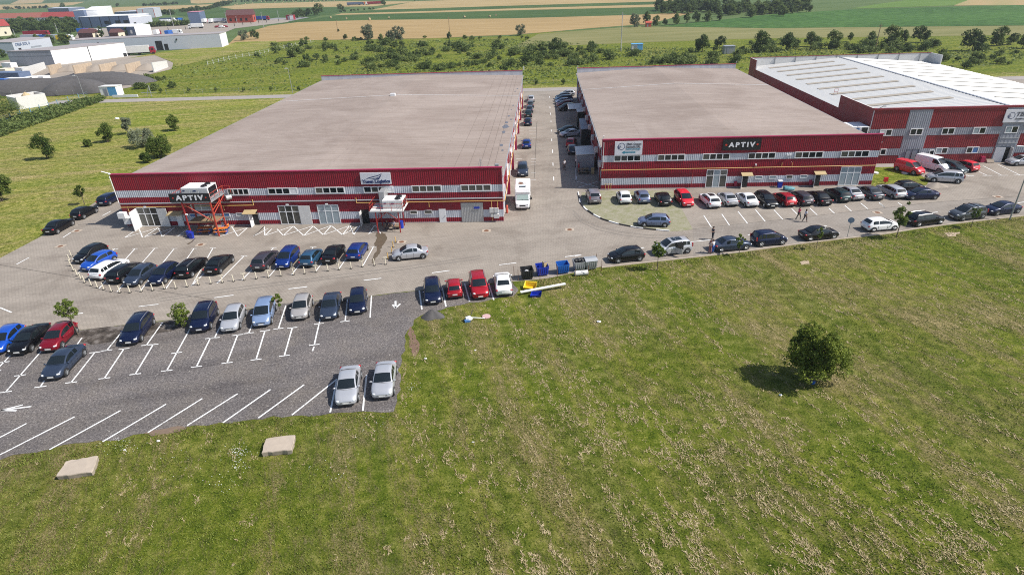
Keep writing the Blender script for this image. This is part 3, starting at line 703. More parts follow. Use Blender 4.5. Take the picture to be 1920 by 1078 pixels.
for i in range(12):
    y = 93+i*6.0; o = MB().b2((8.77, y, 4.42), (8.865, y+3.2, 5.18)).build('window', M['white'], B); g = MB()
    for j in range(3): g.b2((8.755, y+.1+j*1.05, 4.5), (8.77, y+1.0+j*1.05, 5.1))
    g.build('pane', M['glass'], o)
for i in range(9):
    y = 91.5+i*8.3; MB().box((8.55, y, 3.6), (.5, 1.0, .8)).build('air_conditioner', M['offwhite'], B)
    pipe(B, [(8.7, y+2.5, .1), (8.7, y+2.5, 6.3)], .06, 'steel_red', 'down_pipe')
for y in (94.5, 118, 139, 152): MB().b2((8.75, y, .05), (8.84, y+3.2, 3.0)).build('side_gate', M['grey_clad'], B)

# right warehouse: white standing-seam roof, red and grey crossed panels
YC = 100.85
C = empty('warehouse', (0,0,0), label='right warehouse with white roof and dark red panels crossed by grey bands', cat='warehouse', group='red clad warehouses')
x0, x1, y1, h, xm, eC, rC = 52.75, 97.3, 166.2, 9.0, 75.0, 6.75, 8.45
w = MB()
ribs(w, YC, x0, x1, .02, h-.3, 0, .33, .02)
w.b2((x0, YC+.03, 0), (x1, YC+.3, h-.3), 2)
def gpan(a, b, z0, z1): ribs(w, YC-.03, a, b, z0, z1, 1, .33, .02)
gpan(58.25, 61.84, .02, 8.68); gpan(x0, 58.25, 4.57, 5.72); gpan(61.84, 73.18, 4.57, 5.74); gpan(x0, 58.25, 1.38, 2.5); gpan(61.84, 73.0, 1.43, 2.46); gpan(73.18, 76.45, .02, 8.68); gpan(76.45, x1, 4.57, 5.74); gpan(76.45, x1, 1.43, 2.46)
w.b2((x0, YC+.3, 0), (x0+.2, y1, eC), 0); w.b2((x1-.2, YC+.3, 0), (x1, y1, eC), 0)
for ya, yb_ in ((YC+.3, 113.3), (161.0, y1-.25)):
    w.b2((x0-.05, ya, 0), (x0-.01, yb_, h-.05), 0); w.b2((x0, ya, eC), (x0+.22, yb_, h-.06), 2)
    w.b2((x1-.22, ya, eC), (x1, yb_, h-.06), 2)
w.b2((x0, y1-.25, 0), (x1, y1, h-.1), 2)
w.build('wall', [M['red2'], M['grey_clad'], M['offwhite']], C)
for ya_, yb_, hz in ((YC-.1, YC+.4, .3), (y1-.3, y1+.05, .1)): MB().b2((x0-.1, ya_, h-hz), (x1+.1, yb_, h)).build('coping', M['red2'], C)
for i in range(9):
    m = MB().b2((x0+1.+i*5.1, y1-.45, 7.0), (x0+1.12+i*5.1, y1-.25, h-.12)).build('parapet_strut', M['galv'], C)
wr = mat('white_roof_sheet', (.475,.47,.46), .38, metal=.0, var=.05, scale=.3); tr_ = mat('translucent_strip', (.36,.31,.245), .5, var=.12, scale=.8); tr2 = mat('pale_translucent_strip', (.55,.52,.46), .5, var=.06)
ya, yb2 = YC+.4, y1-.3; r = MB()
def seam_roof(xa, za, xb, zb):
    n = 64; vs = []
    for i in range(n):
        y_, d = ya+(yb2-ya)*i/n, (yb2-ya)/n
        for q, o in ((0,0), (.86,0), (.90,.05), (.96,.05)): vs += [(xa, y_+d*q, za+o), (xb, y_+d*q, zb+o)]
    vs += [(xa, yb2, za), (xb, yb2, zb)]
    r.add(vs, [(2*i, 2*i+1, 2*i+3, 2*i+2) for i in range(len(vs)//2-1)])
seam_roof(x0, eC, xm, rC); seam_roof(xm, rC, x1, eC)
rf = r.build('roof', wr, C)
MB().b2((xm-.25, ya, rC+.02), (xm+.25, yb2, rC+.09)).build('ridge_cap', M['grey_clad'], rf)
def zroof(x): return rC-(rC-eC)*abs(x-xm)/22.2
for i in range(9):
    y = 160.2-i*6.05; m = MB()
    a, b = (56.0, 71.5); m.add([(a, y, zroof(a)+.07), (b, y, zroof(b)+.07), (b, y+1.4, zroof(b)+.07), (a, y+1.4, zroof(a)+.07)], [(0,1,2,3)])
    m.build('skylight_strip', tr_, rf); m = MB(); a, b = (78.5, 94.0)
    m.add([(a, y, zroof(a)+.07), (b, y, zroof(b)+.07), (b, y+.8, zroof(b)+.07), (a, y+.8, zroof(a)+.07)], [(0,1,2,3)]); m.build('skylight_strip', tr2, rf)
yc = YC-.06
for a, b, z0, z1, p in [(54.4,56.1,4.75,5.6,[4,0]), (59.15,60.9,4.75,5.62,[0,0]), (64.1,65.85,4.75,5.62,[0,0]), (68.95,70.7,4.75,5.62,[2,0]), (73.9,75.65,4.78,5.7,[2,0]), (55.25,55.95,1.6,2.4,[0]), (64.05,65.7,1.62,2.42,[2,0]), (68.85,70.55,1.6,2.45,[0,3]), (78.2,79.9,4.78,5.7,[0,2])]:
    window(C, a, b, z0, z1, yc, len(p), p, d=.09)
f = door_leaf(C, (62.95, yc-.05), 0, .85, 2.2, 'white'); MB().b2((63.1, yc-.11, 1.2), (63.65, yc-.085, 2.05)).build('door_pane', M['glass'], f)
g = MB(); ribs(g, yc-.03, 73.4, 76.4, 2.6, 4.5, 0, .6, .02); o = g.build('door_shutter', M['grey_clad'], C)
MB().b2((73.4, yc-.1, 3.05), (76.4, yc-.05, 3.12)).b2((73.4, yc-.1, 3.85), (76.4, yc-.05, 3.92)).build('shutter_rail', M['galv'], o)
MB().b2((74.2, yc-.08, .03), (75.55, yc-.03, 2.4)).build('doorway', M['dark'], C)
door_leaf(C, (73.3, yc-.07), math.radians(-14), 1.35, 2.42, 'white'); MB().b2((75.55, yc-.75, .03), (75.65, yc-.05, 2.42)).build('door_cheek', M['offwhite'], C)
m = MB()
m.b2((59.3, yc-.10, .1), (61.2, yc-.05, 2.4)); m.build('steel_gate', M['grey_clad'], C)
m = MB(); m.path([(59.3,yc-.12,2.4), (61.2,yc-.12,2.4), (61.2,yc-.12,.1)], .03); m.path([(60.2,yc-.12,2.4), (60.2,yc-.12,.1)], .03); m.build('gate_frame', M['trim'], C)
for x in (52.9, 76.9): MB().tube((x+.2, YC-.1, 8.95), (x+.7, YC-.7, 9.5), .05).box((x+.8, YC-.8, 9.52), (.35,.3,.12)).build('floodlight', M['post_grey'], C)
m = MB().b2((71.3, yc-.5, .05), (71.9, yc-.05, 1.0)).build('fire_box', M['red_trim'], C)
m = MB()
for z in (.2, .35, .5): m.b2((72.2, yc-1.0+z, z-.15), (73.3, yc-.1, z))
m.build('step_block', M['concrete'], C)
m = MB(); p = G(1605, 180, 7.4)
for dx in (0, .7): m.tube((56.3+dx, 124., 7.), (56.3+dx, 124., 8.1), .03)
m.tube((56.3,124.,8.1), (57.0,124.,8.1), .03); m.tube((56.3,124.,7.6), (57.0,124.,7.6), .03); m.build('roof_ladder', M['steel_red'], C)
# white cooling unit on the ledge between middle and right warehouse
ac = empty('cooling_unit', (0,0,0), label='white cooling unit in the gap beside the right warehouse', cat='cooling unit')
MB().b2((50.0, 101.0, 0), (52.3, 104.0, 5.0)).build('steel_stand', M['grey_clad'], ac)
MB().b2((49.7, 100.6, 5.0), (52.4, 104.2, 6.2)).build('housing', M['white'], ac)
MB().b2((49.9, 100.57, 5.2), (50.9, 100.6, 6.0)).build('side_panel', M['blind_blue'], ac)
MB().b2((51.3, 100.56, 5.15), (52.2, 100.6, 6.1)).build('grille', M['black'], ac)

# ------------------------------------------------------------------ signs
def sign(name, label, x0, x1, z0, z1, y, m, t=.12):
    e = empty(name, ((x0+x1)/2, y, (z0+z1)/2), label=label, cat='sign')
    MB().b2((-(x1-x0)/2, 0, -(z1-z0)/2), ((x1-x0)/2, t, (z1-z0)/2)).build('panel', m, e); return e
def fit(o, w, h):
    xs = [v.co.x for v in o.data.vertices]; ys = [v.co.y for v in o.data.vertices]; cx, cy = (min(xs)+max(xs))/2, (min(ys)+max(ys))/2
    sx, sy = w/(max(xs)-min(xs)), h/(max(ys)-min(ys))
    for v in o.data.vertices: v.co.x = (v.co.x-cx)*sx; v.co.y = (v.co.y-cy)*sy
    return o
def put(o, par, x, z, d=.012):
    o.rotation_euler = (PI/2, 0, 0); o.location = (x, -d, z); o.parent = par; return o
letter_w = mat('white_letters', (.80,.80,.82), .5, var=.03); letter_navy = mat('navy_letters', (.018,.035,.13), .5, var=.05)
letter_grey = mat('grey_letters', (.10,.10,.12), .5, var=.05); teal = mat('teal_print', (.03,.24,.34), .5, var=.05); dotm = mat('red_orange_dot', (.62,.045,.02), .5, var=.05)
signw = mat('white_sign_panel', (.70,.70,.74), .5, var=.04, scale=1.)
def aptiv(label, x0, x1, z0, z1, y, cap):
    e = sign('company_sign', label, x0, x1, z0, z1, y, M['black']); w_, h_ = x1-x0, z1-z0
    put(fit(text_mesh('APTIV', 1., letter_w, bold=.045, space=1.40), w_*.70, h_*cap), e, 0, 0)
    for s in (-1, 1):
        m = MB(); n = 14; m.add([(.085*h_*1.1*math.cos(2*PI*k/n), .085*h_*1.1*math.sin(2*PI*k/n), 0) for k in range(n)], [tuple(range(n))])
        put(m.build('dot', dotm), e, s*w_*.41, 0)
    return e
aptiv('black sign board with white letters hanging on the red steel platform', -49.0, -43.62, 4.9, 6.03, 72.85, .62)
aptiv('black sign board with white letters on the parapet of the middle warehouse', 26.25, 31.75, 5.75, 7.4, YB-.2, .44)
e = sign('company_sign', 'white sign with a blue wing emblem on the left warehouse front', -24.56, -20.47, 5.63, 7.2, YA-.2, signw)
put(fit(text_mesh('Yusen Logistics', 1., letter_navy, bold=.05), 3.8, .62), e, .02, -.45)
m = MB()
def feather(pts): m.add([(x, z, 0) for x, z in pts], [tuple(range(len(pts)))])
feather([(-1.45,-.15), (-1.0,.10), (-.3,.28), (.4,.42), (.95,.70), (.85,.56), (.4,.33), (-.3,.18), (-.95,.0)])
feather([(-.95,-.05), (-.2,.02), (.4,.14), (.85,.52), (.80,.36), (.45,.06), (-.2,-.06)])
feather([(-.75,-.12), (-.1,-.10), (.45,.02), (.74,.28), (.66,.12), (.4,-.1), (-.1,-.17)])
feather([(-.1,-.2), (.35,-.14), (.6,.04), (.5,-.1), (.3,-.21)])
put(m.build('wing_emblem', letter_navy), e, 0, .02)
def ring_logo(e, cx, cz, r):
    m = MB(); n = 28; vs = []
    for k in range(n):
        t = 2*PI*k/n; vs += [(cx+r*math.cos(t), cz+r*math.sin(t), 0), (cx+r*.86*math.cos(t), cz+r*.86*math.sin(t), 0)]
    m.add(vs, [(2*i, 2*((i+1) % n), 2*((i+1) % n)+1, 2*i+1) for i in range(n)])
    for i in range(3):
        a, b = cx-r*1.25+i*r*.33, cz-.75*r+i*.2*r; m.add([(a, b+r*.75, 0), (a+r*.13, b+r*.8, 0), (a+r*.55, b-.02*r, 0), (a+r*.42, b-.08*r, 0)], [(0,3,2,1)])
    return put(m.build('ring_emblem', letter_navy), e, 0, 0)
e = sign('company_sign', 'white sign with ring emblem and teal arrow on the middle warehouse', 10.44, 14.52, 5.37, 7.4, YB-.2, signw)
ring_logo(e, -1.05, .28, .52)
put(fit(text_mesh('TB&C Outsert', 1., letter_grey, bold=.025), 2.2, .34), e, .76, .62)
put(fit(text_mesh('Romania SRL', 1., letter_grey, bold=.025), 2.1, .34), e, .71, .20)
put(fit(text_mesh('hybrid technologies', 1., teal, bold=.015), 2.1, .26), e, .71, -.17)
m = MB(); m.add([(-1.0,-.62,0), (-.55,-.38,0), (-.55,-.52,0), (1.05,-.52,0), (1.05,-.72,0), (-.55,-.72,0), (-.55,-.86,0)], [(0,6,5,4,3,2,1)]); put(m.build('arrow', teal), e, 0, 0)
e = sign('company_sign', 'white sign with ring emblem above the entrance of the right warehouse', 72.9, 80.5, 6.4, 8.4, YC-.25, signw)
ring_logo(e, -2.75, .08, .52)
put(fit(text_mesh('TB&C', 1., letter_grey, bold=.025, shear=.2), 2.6, .70), e, -.75, .28)
put(fit(text_mesh('Outsert Romania SRL', 1., letter_grey, bold=.015, shear=.2), 3.3, .30), e, -.45, -.42)

# ------------------------------------------------------------------ steel platforms with cooling units
def rail(mb, pts, z0, h=1.0):
    for a, b in zip(pts[:-1], pts[1:]):
        for hh in (h, h*.5): mb.tube((a[0],a[1],z0+hh), (b[0],b[1],z0+hh), .03)
        n = max(1, int(math.hypot(b[0]-a[0], b[1]-a[1])/1.1))
        for i in range(n+1):
            t = i/n; x, y = a[0]+(b[0]-a[0])*t, a[1]+(b[1]-a[1])*t; mb.tube((x,y,z0), (x,y,z0+h), .03)
def cooling(par_label, x0, x1, y0, y1, z0, z1):
    e = empty('cooling_unit', (x0, y0, z0), label=par_label, cat='cooling unit', group='cooling units on the platforms')
    X, Y, Z = x1-x0, y1-y0, z1-z0
    MB().b2((0,0,0), (X,Y,Z)).build('housing', M['white'], e)
    MB().b2((X+.002, .18, .12), (X+.02, Y-.18, Z-.12)).build('coil_grille', M['black'], e)
    m = MB()
    for k in range(3): m.b2((.06+k*X/3, -.02, .08), (X/3-.06+k*X/3, -.001, Z-.12))
    m.build('door_panel', M['offwhite'], e)
    m = MB(); m.box((.35, -.03, Z-.35), (.3,.02,.12)); m.box((X*.5, -.03, Z-.4), (.4,.02,.14)); m.build('maker_plate', letter_navy, e)
    for k in range(2): MB().tube((X-.75, Y*.28+k*Y*.42, Z), (X-.75, Y*.28+k*Y*.42, Z+.16), .42, .36, 14).tube((X-.75, Y*.28+k*Y*.42, Z+.16), (X-.75, Y*.28+k*Y*.42, Z+.26), .1, n=8).build('fan', M['black'], e)
    return e
t = empty('steel_platform', (0,0,0), label='tall orange-red steel tower platform carrying the black sign board', cat='platform')
xs, ys = (-47.6, -43.78), (72.97, 75.2)
for x in xs:
    for y in ys: MB().box((x, y, 2.4), (.16,.16,4.8)).build('leg', M['steel_orange' if x > -45 else 'steel_red'], t)
MB().b2((-49.0, 72.97, 4.72), (-43.6, 76.9, 4.86)).build('upper_deck', M['galv'], t)
MB().b2((-47.6, 73.0, 1.92), (-43.7, 75.3, 2.02)).build('lower_deck', M['wood'], t)
m = MB(); rail(m, [(-43.65,73.0), (-43.65,76.6)], 4.86); rail(m, [(-48.9,76.6), (-48.9,73.0)], 4.86); rail(m, [(-43.7,76.5), (-42.6,76.5)], 4.86, 1.0); m.build('railing', M['steel_orange'], t)
m = MB(); m.tube((-47.5,73,4.6), (-43.9,73,2.0), .07); m.tube((-43.78,73,3.6), (-43.78,75.2,4.2), .06); m.tube((-43.78,73,2.0), (-43.78,75.2,2.0), .06); m.tube((-43.78,73,3.0), (-43.78,76.8,4.6), .06); m.tube((-47.6,73,4.6), (-43.78,73,4.6), .08); m.build('brace', M['steel_orange'], t)
MB().tube((-43.4,76.3,4.2), (-42.9,76.8,4.2), .35, n=12).build('air_duct', M['galv'], t)
MB().tube((-47.45,72.8,3.2), (-47.2,72.8,3.2), .1).build('lamp', M['white'], t)
cooling('white cooling unit with two black fans behind the black sign board', -48.1, -44.5, 74.35, 76.75, 4.86, 6.3)
t = empty('steel_platform', (0,0,0), label='low dark red steel platform below the wing sign', cat='platform')
for x in (-22.2, -19.2):
    for y in (73.4, 75.9): MB().box((x, y, 1.5), (.13,.13,3.0)).build('leg', M['steel_red'], t)
MB().b2((-22.95, 73.3, 2.94), (-18.5, 76.85, 3.06)).build('upper_deck', M['offwhite'], t)
m = MB(); rail(m, [(-22.9,73.35), (-18.55,73.35), (-18.55,76.4)], 3.06, .95); m.build('railing', M['steel_red'], t)
m = MB(); rail(m, [(-22.9,73.4), (-22.9,76.4)], 3.06, .95); m.build('railing', M['steel_orange'], t)
m = MB(); m.tube((-22.2,73.4,1.7), (-20.7,73.4,2.9), .05); m.tube((-20.7,73.4,2.9), (-19.2,73.4,1.7), .05); m.tube((-22.2,75.9,1.7), (-19.2,75.9,2.9), .05); m.tube((-22.2,73.4,1.0), (-22.2,75.9,2.8), .05); m.build('brace', M['steel_red'], t)
m = MB().b2((-21.9, 75.0, 3.06), (-21.2, 76.85, 5.1)).build('air_duct', M['galv'], t)
cooling('white cooling unit with black fans on the low platform', -21.3, -18.6, 74.0, 76.2, 3.06, 4.25)

# ------------------------------------------------------------------ sheds and ramps along the shaded alley side
def lean(label, x0, x1, y0, y1, z0, z1, roofm='offwhite', wallm='grey_clad', open_=False):
    e = empty('loading_shed', ((x0+x1)/2, y0, 0), label=label, cat='shed', group='sheds in the shaded alley')
    ox, oy = (x0+x1)/2, y0
    q = lambda x, y, z: (x-ox, y-oy, z)
    m = MB(); m.add([q(x0-.1,y0-.1,z0), q(x1,y0-.1,z1), q(x1,y1+.1,z1), q(x0-.1,y1+.1,z0)]+[q(x0-.1,y0-.1,z0+.1), q(x1,y0-.1,z1+.1), q(x1,y1+.1,z1+.1), q(x0-.1,y1+.1,z0+.1)], [(0,3,2,1), (4,5,6,7), (0,1,5,4), (1,2,6,5), (2,3,7,6), (3,0,4,7)]); m.build('roof', M[roofm], e)
    if open_:
        for x, y in ((x0, y0), (x0, y1)): MB().box(q(x, y, z0/2), (.1,.1,z0)).build('post', M['post_grey'], e)
        MB().b2(q(x1-1.0, y0+.2, 0), q(x1-.02, y1-.2, z0-.2)).build('back_wall', M[wallm], e)
    else: MB().b2(q(x0, y0, 0), q(x1-.02, y1, z0-.04)).build('wall', M[wallm], e)
    return e
def alx(u, v, z): return G(u, v, z)
lean('white roofed shed beside the people at the alley entrance', 5.36, 8.3, 99.9, 105.2, 2.7, 2.8)
lean('grey loading box with dark shutter in the alley', 7.1, 8.5, 116.9, 119.8, 3.0, 3.1, 'grey_clad', 'black')
lean('narrow grey loading box in the middle of the alley', 7.2, 8.4, 120.6, 126.6, 2.9, 3.0, 'grey_clad')
lean('white roofed open shelter near the far end of the alley', 5.4, 8.4, 136.3, 142.0, 3.0, 3.1, 'offwhite', 'grey_clad', True)
lean('tall grey loading box beside the open alley shelter', 7.1, 8.5, 132.6, 135.6, 3.1, 3.2, 'offwhite', 'black')
# ------------------------------------------------------------------ vehicles
def lerp(a, b, t): return a+(b-a)*t
def interp(x, pts):
    if x <= pts[0][0]: return pts[0][1]
    for (a, p), (b, q) in zip(pts[:-1], pts[1:]):
        if x <= b: return lerp(p, q, (x-a)/(b-a) if b > a else 0)
    return pts[-1][1]
SPEC = {  # length, width, height, hood, windscreen run, roof end from tail, rear glass foot from tail, belt, hood height, nose height, tail height
 'hatchback': dict(L=4.15, W=1.76, H=1.47, hood=1.00, ws=.86, rr=.62, rg=.16, belt=.93, cz=.97, nz=.66, tz=.80),
 'city_car':  dict(L=3.60, W=1.63, H=1.49, hood=.72, ws=.80, rr=.50, rg=.14, belt=.92, cz=.97, nz=.66, tz=.80),
 'sedan':     dict(L=4.65, W=1.80, H=1.44, hood=1.18, ws=.84, rr=1.42, rg=.72, belt=.93, cz=.98, nz=.64, tz=.84),
 'estate':    dict(L=4.70, W=1.80, H=1.48, hood=1.15, ws=.84, rr=.52, rg=.12, belt=.94, cz=.98, nz=.66, tz=.82),
 'suv':       dict(L=4.45, W=1.85, H=1.67, hood=1.02, ws=.78, rr=.52, rg=.14, belt=1.06, cz=1.09, nz=.80, tz=.92),
 'minivan':   dict(L=4.35, W=1.78, H=1.64, hood=.82, ws=1.02, rr=.42, rg=.12, belt=1.00, cz=1.05, nz=.72, tz=.88),
 'small_van': dict(L=4.30, W=1.80, H=1.82, hood=.85, ws=.80, rr=.16, rg=.06, belt=1.06, cz=1.10, nz=.74, tz=.90),
 'van':       dict(L=5.10, W=1.98, H=2.05, hood=.80, ws=.85, rr=.14, rg=.05, belt=1.16, cz=1.22, nz=.84, tz=1.00),
}
PROTO = {}
def car_proto(kind, rails=False, sunroof=False):
    S = SPEC[kind]; L, W, H = S['L'], S['W'], S['H']; hw = W/2; xr, xf = -L/2, L/2
    root = empty('car' if 'van' not in kind else 'van')
    xA, xB, xC, xD = xf-S['hood'], xf-S['hood']-S['ws'], xr+S['rr'], xr+S['rg']; belt, cz = S['belt'], S['cz']
    deck = belt+.02
    # lower body --------------------------------------------------------
    top = [(xr, S['tz']), (xr+.10, deck-.03), (xD+.02, deck), (xA, cz), (xA+.30, cz-.035), (xf-.34, lerp(cz, S['nz'], .42)), (xf-.10, S['nz']+.03), (xf, S['nz']-.07)]
    wid = [(xr, .80), (xr+.09, .915), (xr+.4, .985), (xr+1.0, 1.), (xf-1.0, 1.), (xf-.5, .975), (xf-.18, .90), (xf, .74)]
    bot = [(xr, .44), (xr+.10, .26), (xr+.6, .20), (xf-.6, .20), (xf-.12, .22), (xf, .30)]
    sts = sorted({xr, xr+.05, xr+.12, xr+.3, xr+.6, xD, -.6, 0, .6, xA, xA+.3, xf-.55, xf-.34, xf-.18, xf-.08, xf})
    sts = [s for i, s in enumerate(sts) if i == 0 or s-sts[i-1] > .035]
    m = MB(); rings = []
    for x in sts:
        w, zt, zb = hw*interp(x, wid), interp(x, top), interp(x, bot)
        sh = min(belt-.04, zt-.06); zm = lerp(zb, sh, .52)
        half = [(0, zb), (w-.14, zb), (w-.03, zb+.07), (w, zm), (w-.012, lerp(zm, sh, .6)), (w-.05, sh), (w-.15, zt), (w*.5, zt+.022), (0, zt+.032)]
        rings.append([(x, -y, z) for y, z in half]+[(x, y, z) for y, z in half[-2:0:-1]])
    n = len(rings[0]); vs = [v for r in rings for v in r]
    fs = [(i*n+j, (i+1)*n+j, (i+1)*n+(j+1) % n, i*n+(j+1) % n) for i in range(len(rings)-1) for j in range(n)]
    fs += [tuple(range(n)), tuple(range((len(rings)-1)*n, len(rings)*n))[::-1]]
    m.add(vs, fs)
    # cabin -------------------------------------------------------------
    ztop = [(xD, deck), (lerp(xD, xC, .5), lerp(deck, H-.06, .56)), (xC, H-.055), (lerp(xC, xB, .35), H-.012), (lerp(xC, xB, .7), H-.012), (xB, H-.06), (lerp(xB, xA, .5), lerp(H-.06, cz, .44)), (xA, cz+.0)]
    wt = hw-.24 if H < 1.55 else (hw-.20 if H < 1.8 else hw-.15)
    wb = hw-.055
    def wtop(x):
        z = interp(x, ztop); k = max(0, min(1, (z-belt)/(H-belt))); return lerp(wb-.03, wt, k)
    def bow(x, f):
        if x > xB: return .16*(x-xB)/(xA-xB)*(1-f*f)
        if x < xC: return -.06*(1-f*f)
        return 0
    def surf_top(x, f, o=0.):
        z = interp(x, ztop); w = wtop(x)
        return Vector((x+bow(x, f), f*w, z+.045*(1-f*f)+o))
    def surf_side(x, g, s, o=0.):
        z = interp(x, ztop); return Vector((x, s*(lerp(wb, wtop(x), g)+o), lerp(belt-.03, z-.0, g)))
    xs = [xD, lerp(xD, xC, .5), xC, lerp(xC, xB, .35), lerp(xC, xB, .7), xB, lerp(xB, xA, .5), xA]
    vs = []; F_ = [-.94, -.6, -.2, .2, .6, .94]
    for x in xs:
        r = [surf_side(x, 0, -1), surf_side(x, .90, -1)]+[surf_top(x, f) for f in F_]+[surf_side(x, .90, 1), surf_side(x, 0, 1)]
        vs += r
    k = len(F_)+4
    m.add(vs, [(i*k+j, i*k+j+1, (i+1)*k+j+1, (i+1)*k+j) for i in range(len(xs)-1) for j in range(k-1)])
    # wheel arches, sills and bumper undersides in dark plastic ------------
    R = .315 if H < 1.6 else .345
    wx = (xr+.72 if kind != 'city_car' else xr+.58, xf-.82 if kind != 'city_car' else xf-.68)
    for x in wx:
        for s in (-1, 1): m.tube((x, s*(hw-.25), R), (x, s*(hw+.003), R), R+.075, n=18, m=1)
    m.b2((xr+.5, -hw+.03, .17), (xf-.5, hw-.03, .24), 1)
    m.b2((xf-.12, -hw*.66, .22), (xf+.012, hw*.66, .34), 1); m.b2((xr-.008, -hw*.62, .30), (xr+.1, hw*.62, .40), 1)
    for s in (-1, 1):                                              # door shut lines
        for x in (lerp(xC, xB, .38), xB+.12): m.b2((x-.008, s*hw-.012, .36), (x+.008, s*hw+.004, belt-.10), 1)
    paint_ = mat('car_paint_'+kind, (.3,.3,.3), .3, var=0)
    b = m.build('body', [paint_, M['trim']], root, True)
    bm = bmesh.new(); bm.from_mesh(b.data); bmesh.ops.recalc_face_normals(bm, faces=bm.faces)
    for e_ in bm.edges:
        if len(e_.link_faces) == 2 and e_.calc_face_angle(0) > math.radians(50): e_.smooth = False
    bm.to_mesh(b.data); bm.free()
    b.material_slots[0].link = 'OBJECT'; b.material_slots[0].material = paint_
    # glass --------------------------------------------------------------
    def patch(fn, us, vs_, name, mt=None, par=None):
        q = MB(); q.add([fn(u, v) for u in us for v in vs_], [(i*len(vs_)+j, i*len(vs_)+j+1, (i+1)*len(vs_)+j+1, (i+1)*len(vs_)+j) for i in range(len(us)-1) for j in range(len(vs_)-1)])
        return q.build(name, mt or M['carglass'], par or root, True)
    ff = [-.90, -.5, 0, .5, .90]
    def off_top(dx, dz): return lambda x, f: surf_top(x, f)+Vector((dx, 0, dz))
    patch(off_top(.012, .016), [lerp(xB, xA, t) for t in (.06, .3, .5, .7, .93)], ff, 'windscreen')
    if kind not in ('van', 'small_van'): patch(off_top(-.014, .014), [lerp(xD, xC, t) for t in (.18, .5, .92)], [f*.92 for f in ff], 'rear_window')
    else:
        for s in (-1, 1):
            patch(lambda y, z: Vector((xr+.02-.03, y, z)), [s*.10, s*hw*.80], [belt+.12, H-.28], 'rear_window')
    xm1 = lerp(xC, xB, .40)
    spans = [(xm1+.05, lerp(xB, xA, .72)), (lerp(xD, xC, .95) if kind in ('hatchback', 'city_car', 'sedan') else xC+.35, xm1-.05)]
    if kind in ('estate', 'minivan', 'suv'): spans.append((lerp(xD, xC, .75), xC+.27))
    if kind == 'van': spans = [(xB-.55, lerp(xB, xA, .72))]
    if kind == 'small_van': spans = [(xB-.75, lerp(xB, xA, .72))]
    for s in (-1, 1):
        for a, c in spans:
            patch(lambda x, g: surf_side(x, g, s, .014), [lerp(a, c, t) for t in (0, .25, .5, .75, 1)], [.16, .5, .86], 'side_window')
    if sunroof: patch(off_top(0, .012), [lerp(xC, xB, t) for t in (.35, .6, .9)], [-.6, 0, .6], 'sunroof')
    # lamps, plates, mirrors, rails --------------------------------------
    for s in (-1, 1):
        zl = S['nz']-.02
        MB().ell((xf-.20, s*hw*.69, zl), (.20, .17, .085), 10, 6, rz=-s*.35).build('headlight', M['lamp'], root, True)
        zt = S['tz']+.0
        if kind in ('van', 'small_van', 'minivan', 'suv'): MB().box((xr+.07, s*(hw-.155), zt+.12), (.14, .15, .42)).build('taillight', M['tail'], root)
        else: MB().ell((xr+.13, s*(hw*.80), zt-.03), (.15, .19, .10), 10, 6, rz=s*.25).build('taillight', M['tail'], root, True)
        mi = MB().ell((xA-.22, s*(hw+.06), belt+.05), (.075, .12, .075), 8, 6).build('mirror', [paint_], root, True)
        mi.material_slots[0].link = 'OBJECT'; mi.material_slots[0].material = paint_
        if rails: MB().path([surf_top(lerp(xC, xB, t), s*.93)+Vector((0,0,.05)) for t in (0, .3, .7, .95)], .022, 6).build('roof_rail', M['rim'], root)
        for x in wx:
            wl = MB().tube((0, -s*.20, 0), (0, 0, 0), R, R, 20).tube((0, 0, 0), (0, s*.02, 0), R, R-.045, 20).build('wheel', M['tyre'], root)
            wl.location = (x, s*(hw+.006), R)
            q = MB(); q.tube((0, -.02, 0), (0, s*.026, 0), R*.70, R*.66, 18, 0)
            q.tube((0, s*.026, 0), (0, s*.030, 0), R*.62, n=18, m=1)
            for j in range(5):
                t = 2*PI*j/5+.3; q.tube((0, s*.032, 0), (R*.64*math.cos(t), s*.034, R*.64*math.sin(t)), .048, .036, 6, 0)
            q.build('rim', [M['rim'], M['trim']], wl)
    MB().box((xf+.004, 0, .44), (.03, .50, .12)).build('number_plate', M['plate'], root)
    MB().box((xr-.004, 0, .62 if kind != 'sedan' else .60), (.03, .50, .12)).build('number_plate', M['plate'], root)
    MB().box((xf-.035, 0, S['nz']-.14), (.07, hw*.98, .11)).build('grille', M['trim'], root)
    return root
def proto(kind, rails=False, sunroof=False):
    k = (kind, rails, sunroof)
    if k not in PROTO: PROTO[k] = tree_of(car_proto(*k))
    return PROTO[k]
PAINT = {}
def paint_mat(nm):
    cols = dict(black=(.006,.006,.008), navy=(.006,.012,.045), blue=(.008,.035,.20), bright_blue=(.006,.062,.38), steel_blue=(.03,.095,.18), slate=(.035,.05,.085), grey_blue=(.15,.19,.30),
                silver=(.46,.47,.50), beige_silver=(.42,.40,.385), white=(.80,.80,.81), red=(.42,.008,.018), dark_red=(.22,.006,.018), bright_red=(.62,.015,.03), green=(.008,.030,.034), grey=(.075,.085,.10), mauve=(.25,.225,.25),
                light_blue=(.23,.32,.50), purple_grey=(.055,.05,.065), maroon=(.16,.02,.035), teal=(.03,.05,.06))
    if nm not in PAINT:
        metal = 0. if nm in ('white', 'bright_red', 'bright_blue') else .35
        PAINT[nm] = mat('paint_'+nm, cols[nm], .34, metal=metal, coat=.6 if sum(cols[nm]) > .25 else .35, var=.03, scale=1.5)
    return PAINT[nm]
CARS = []
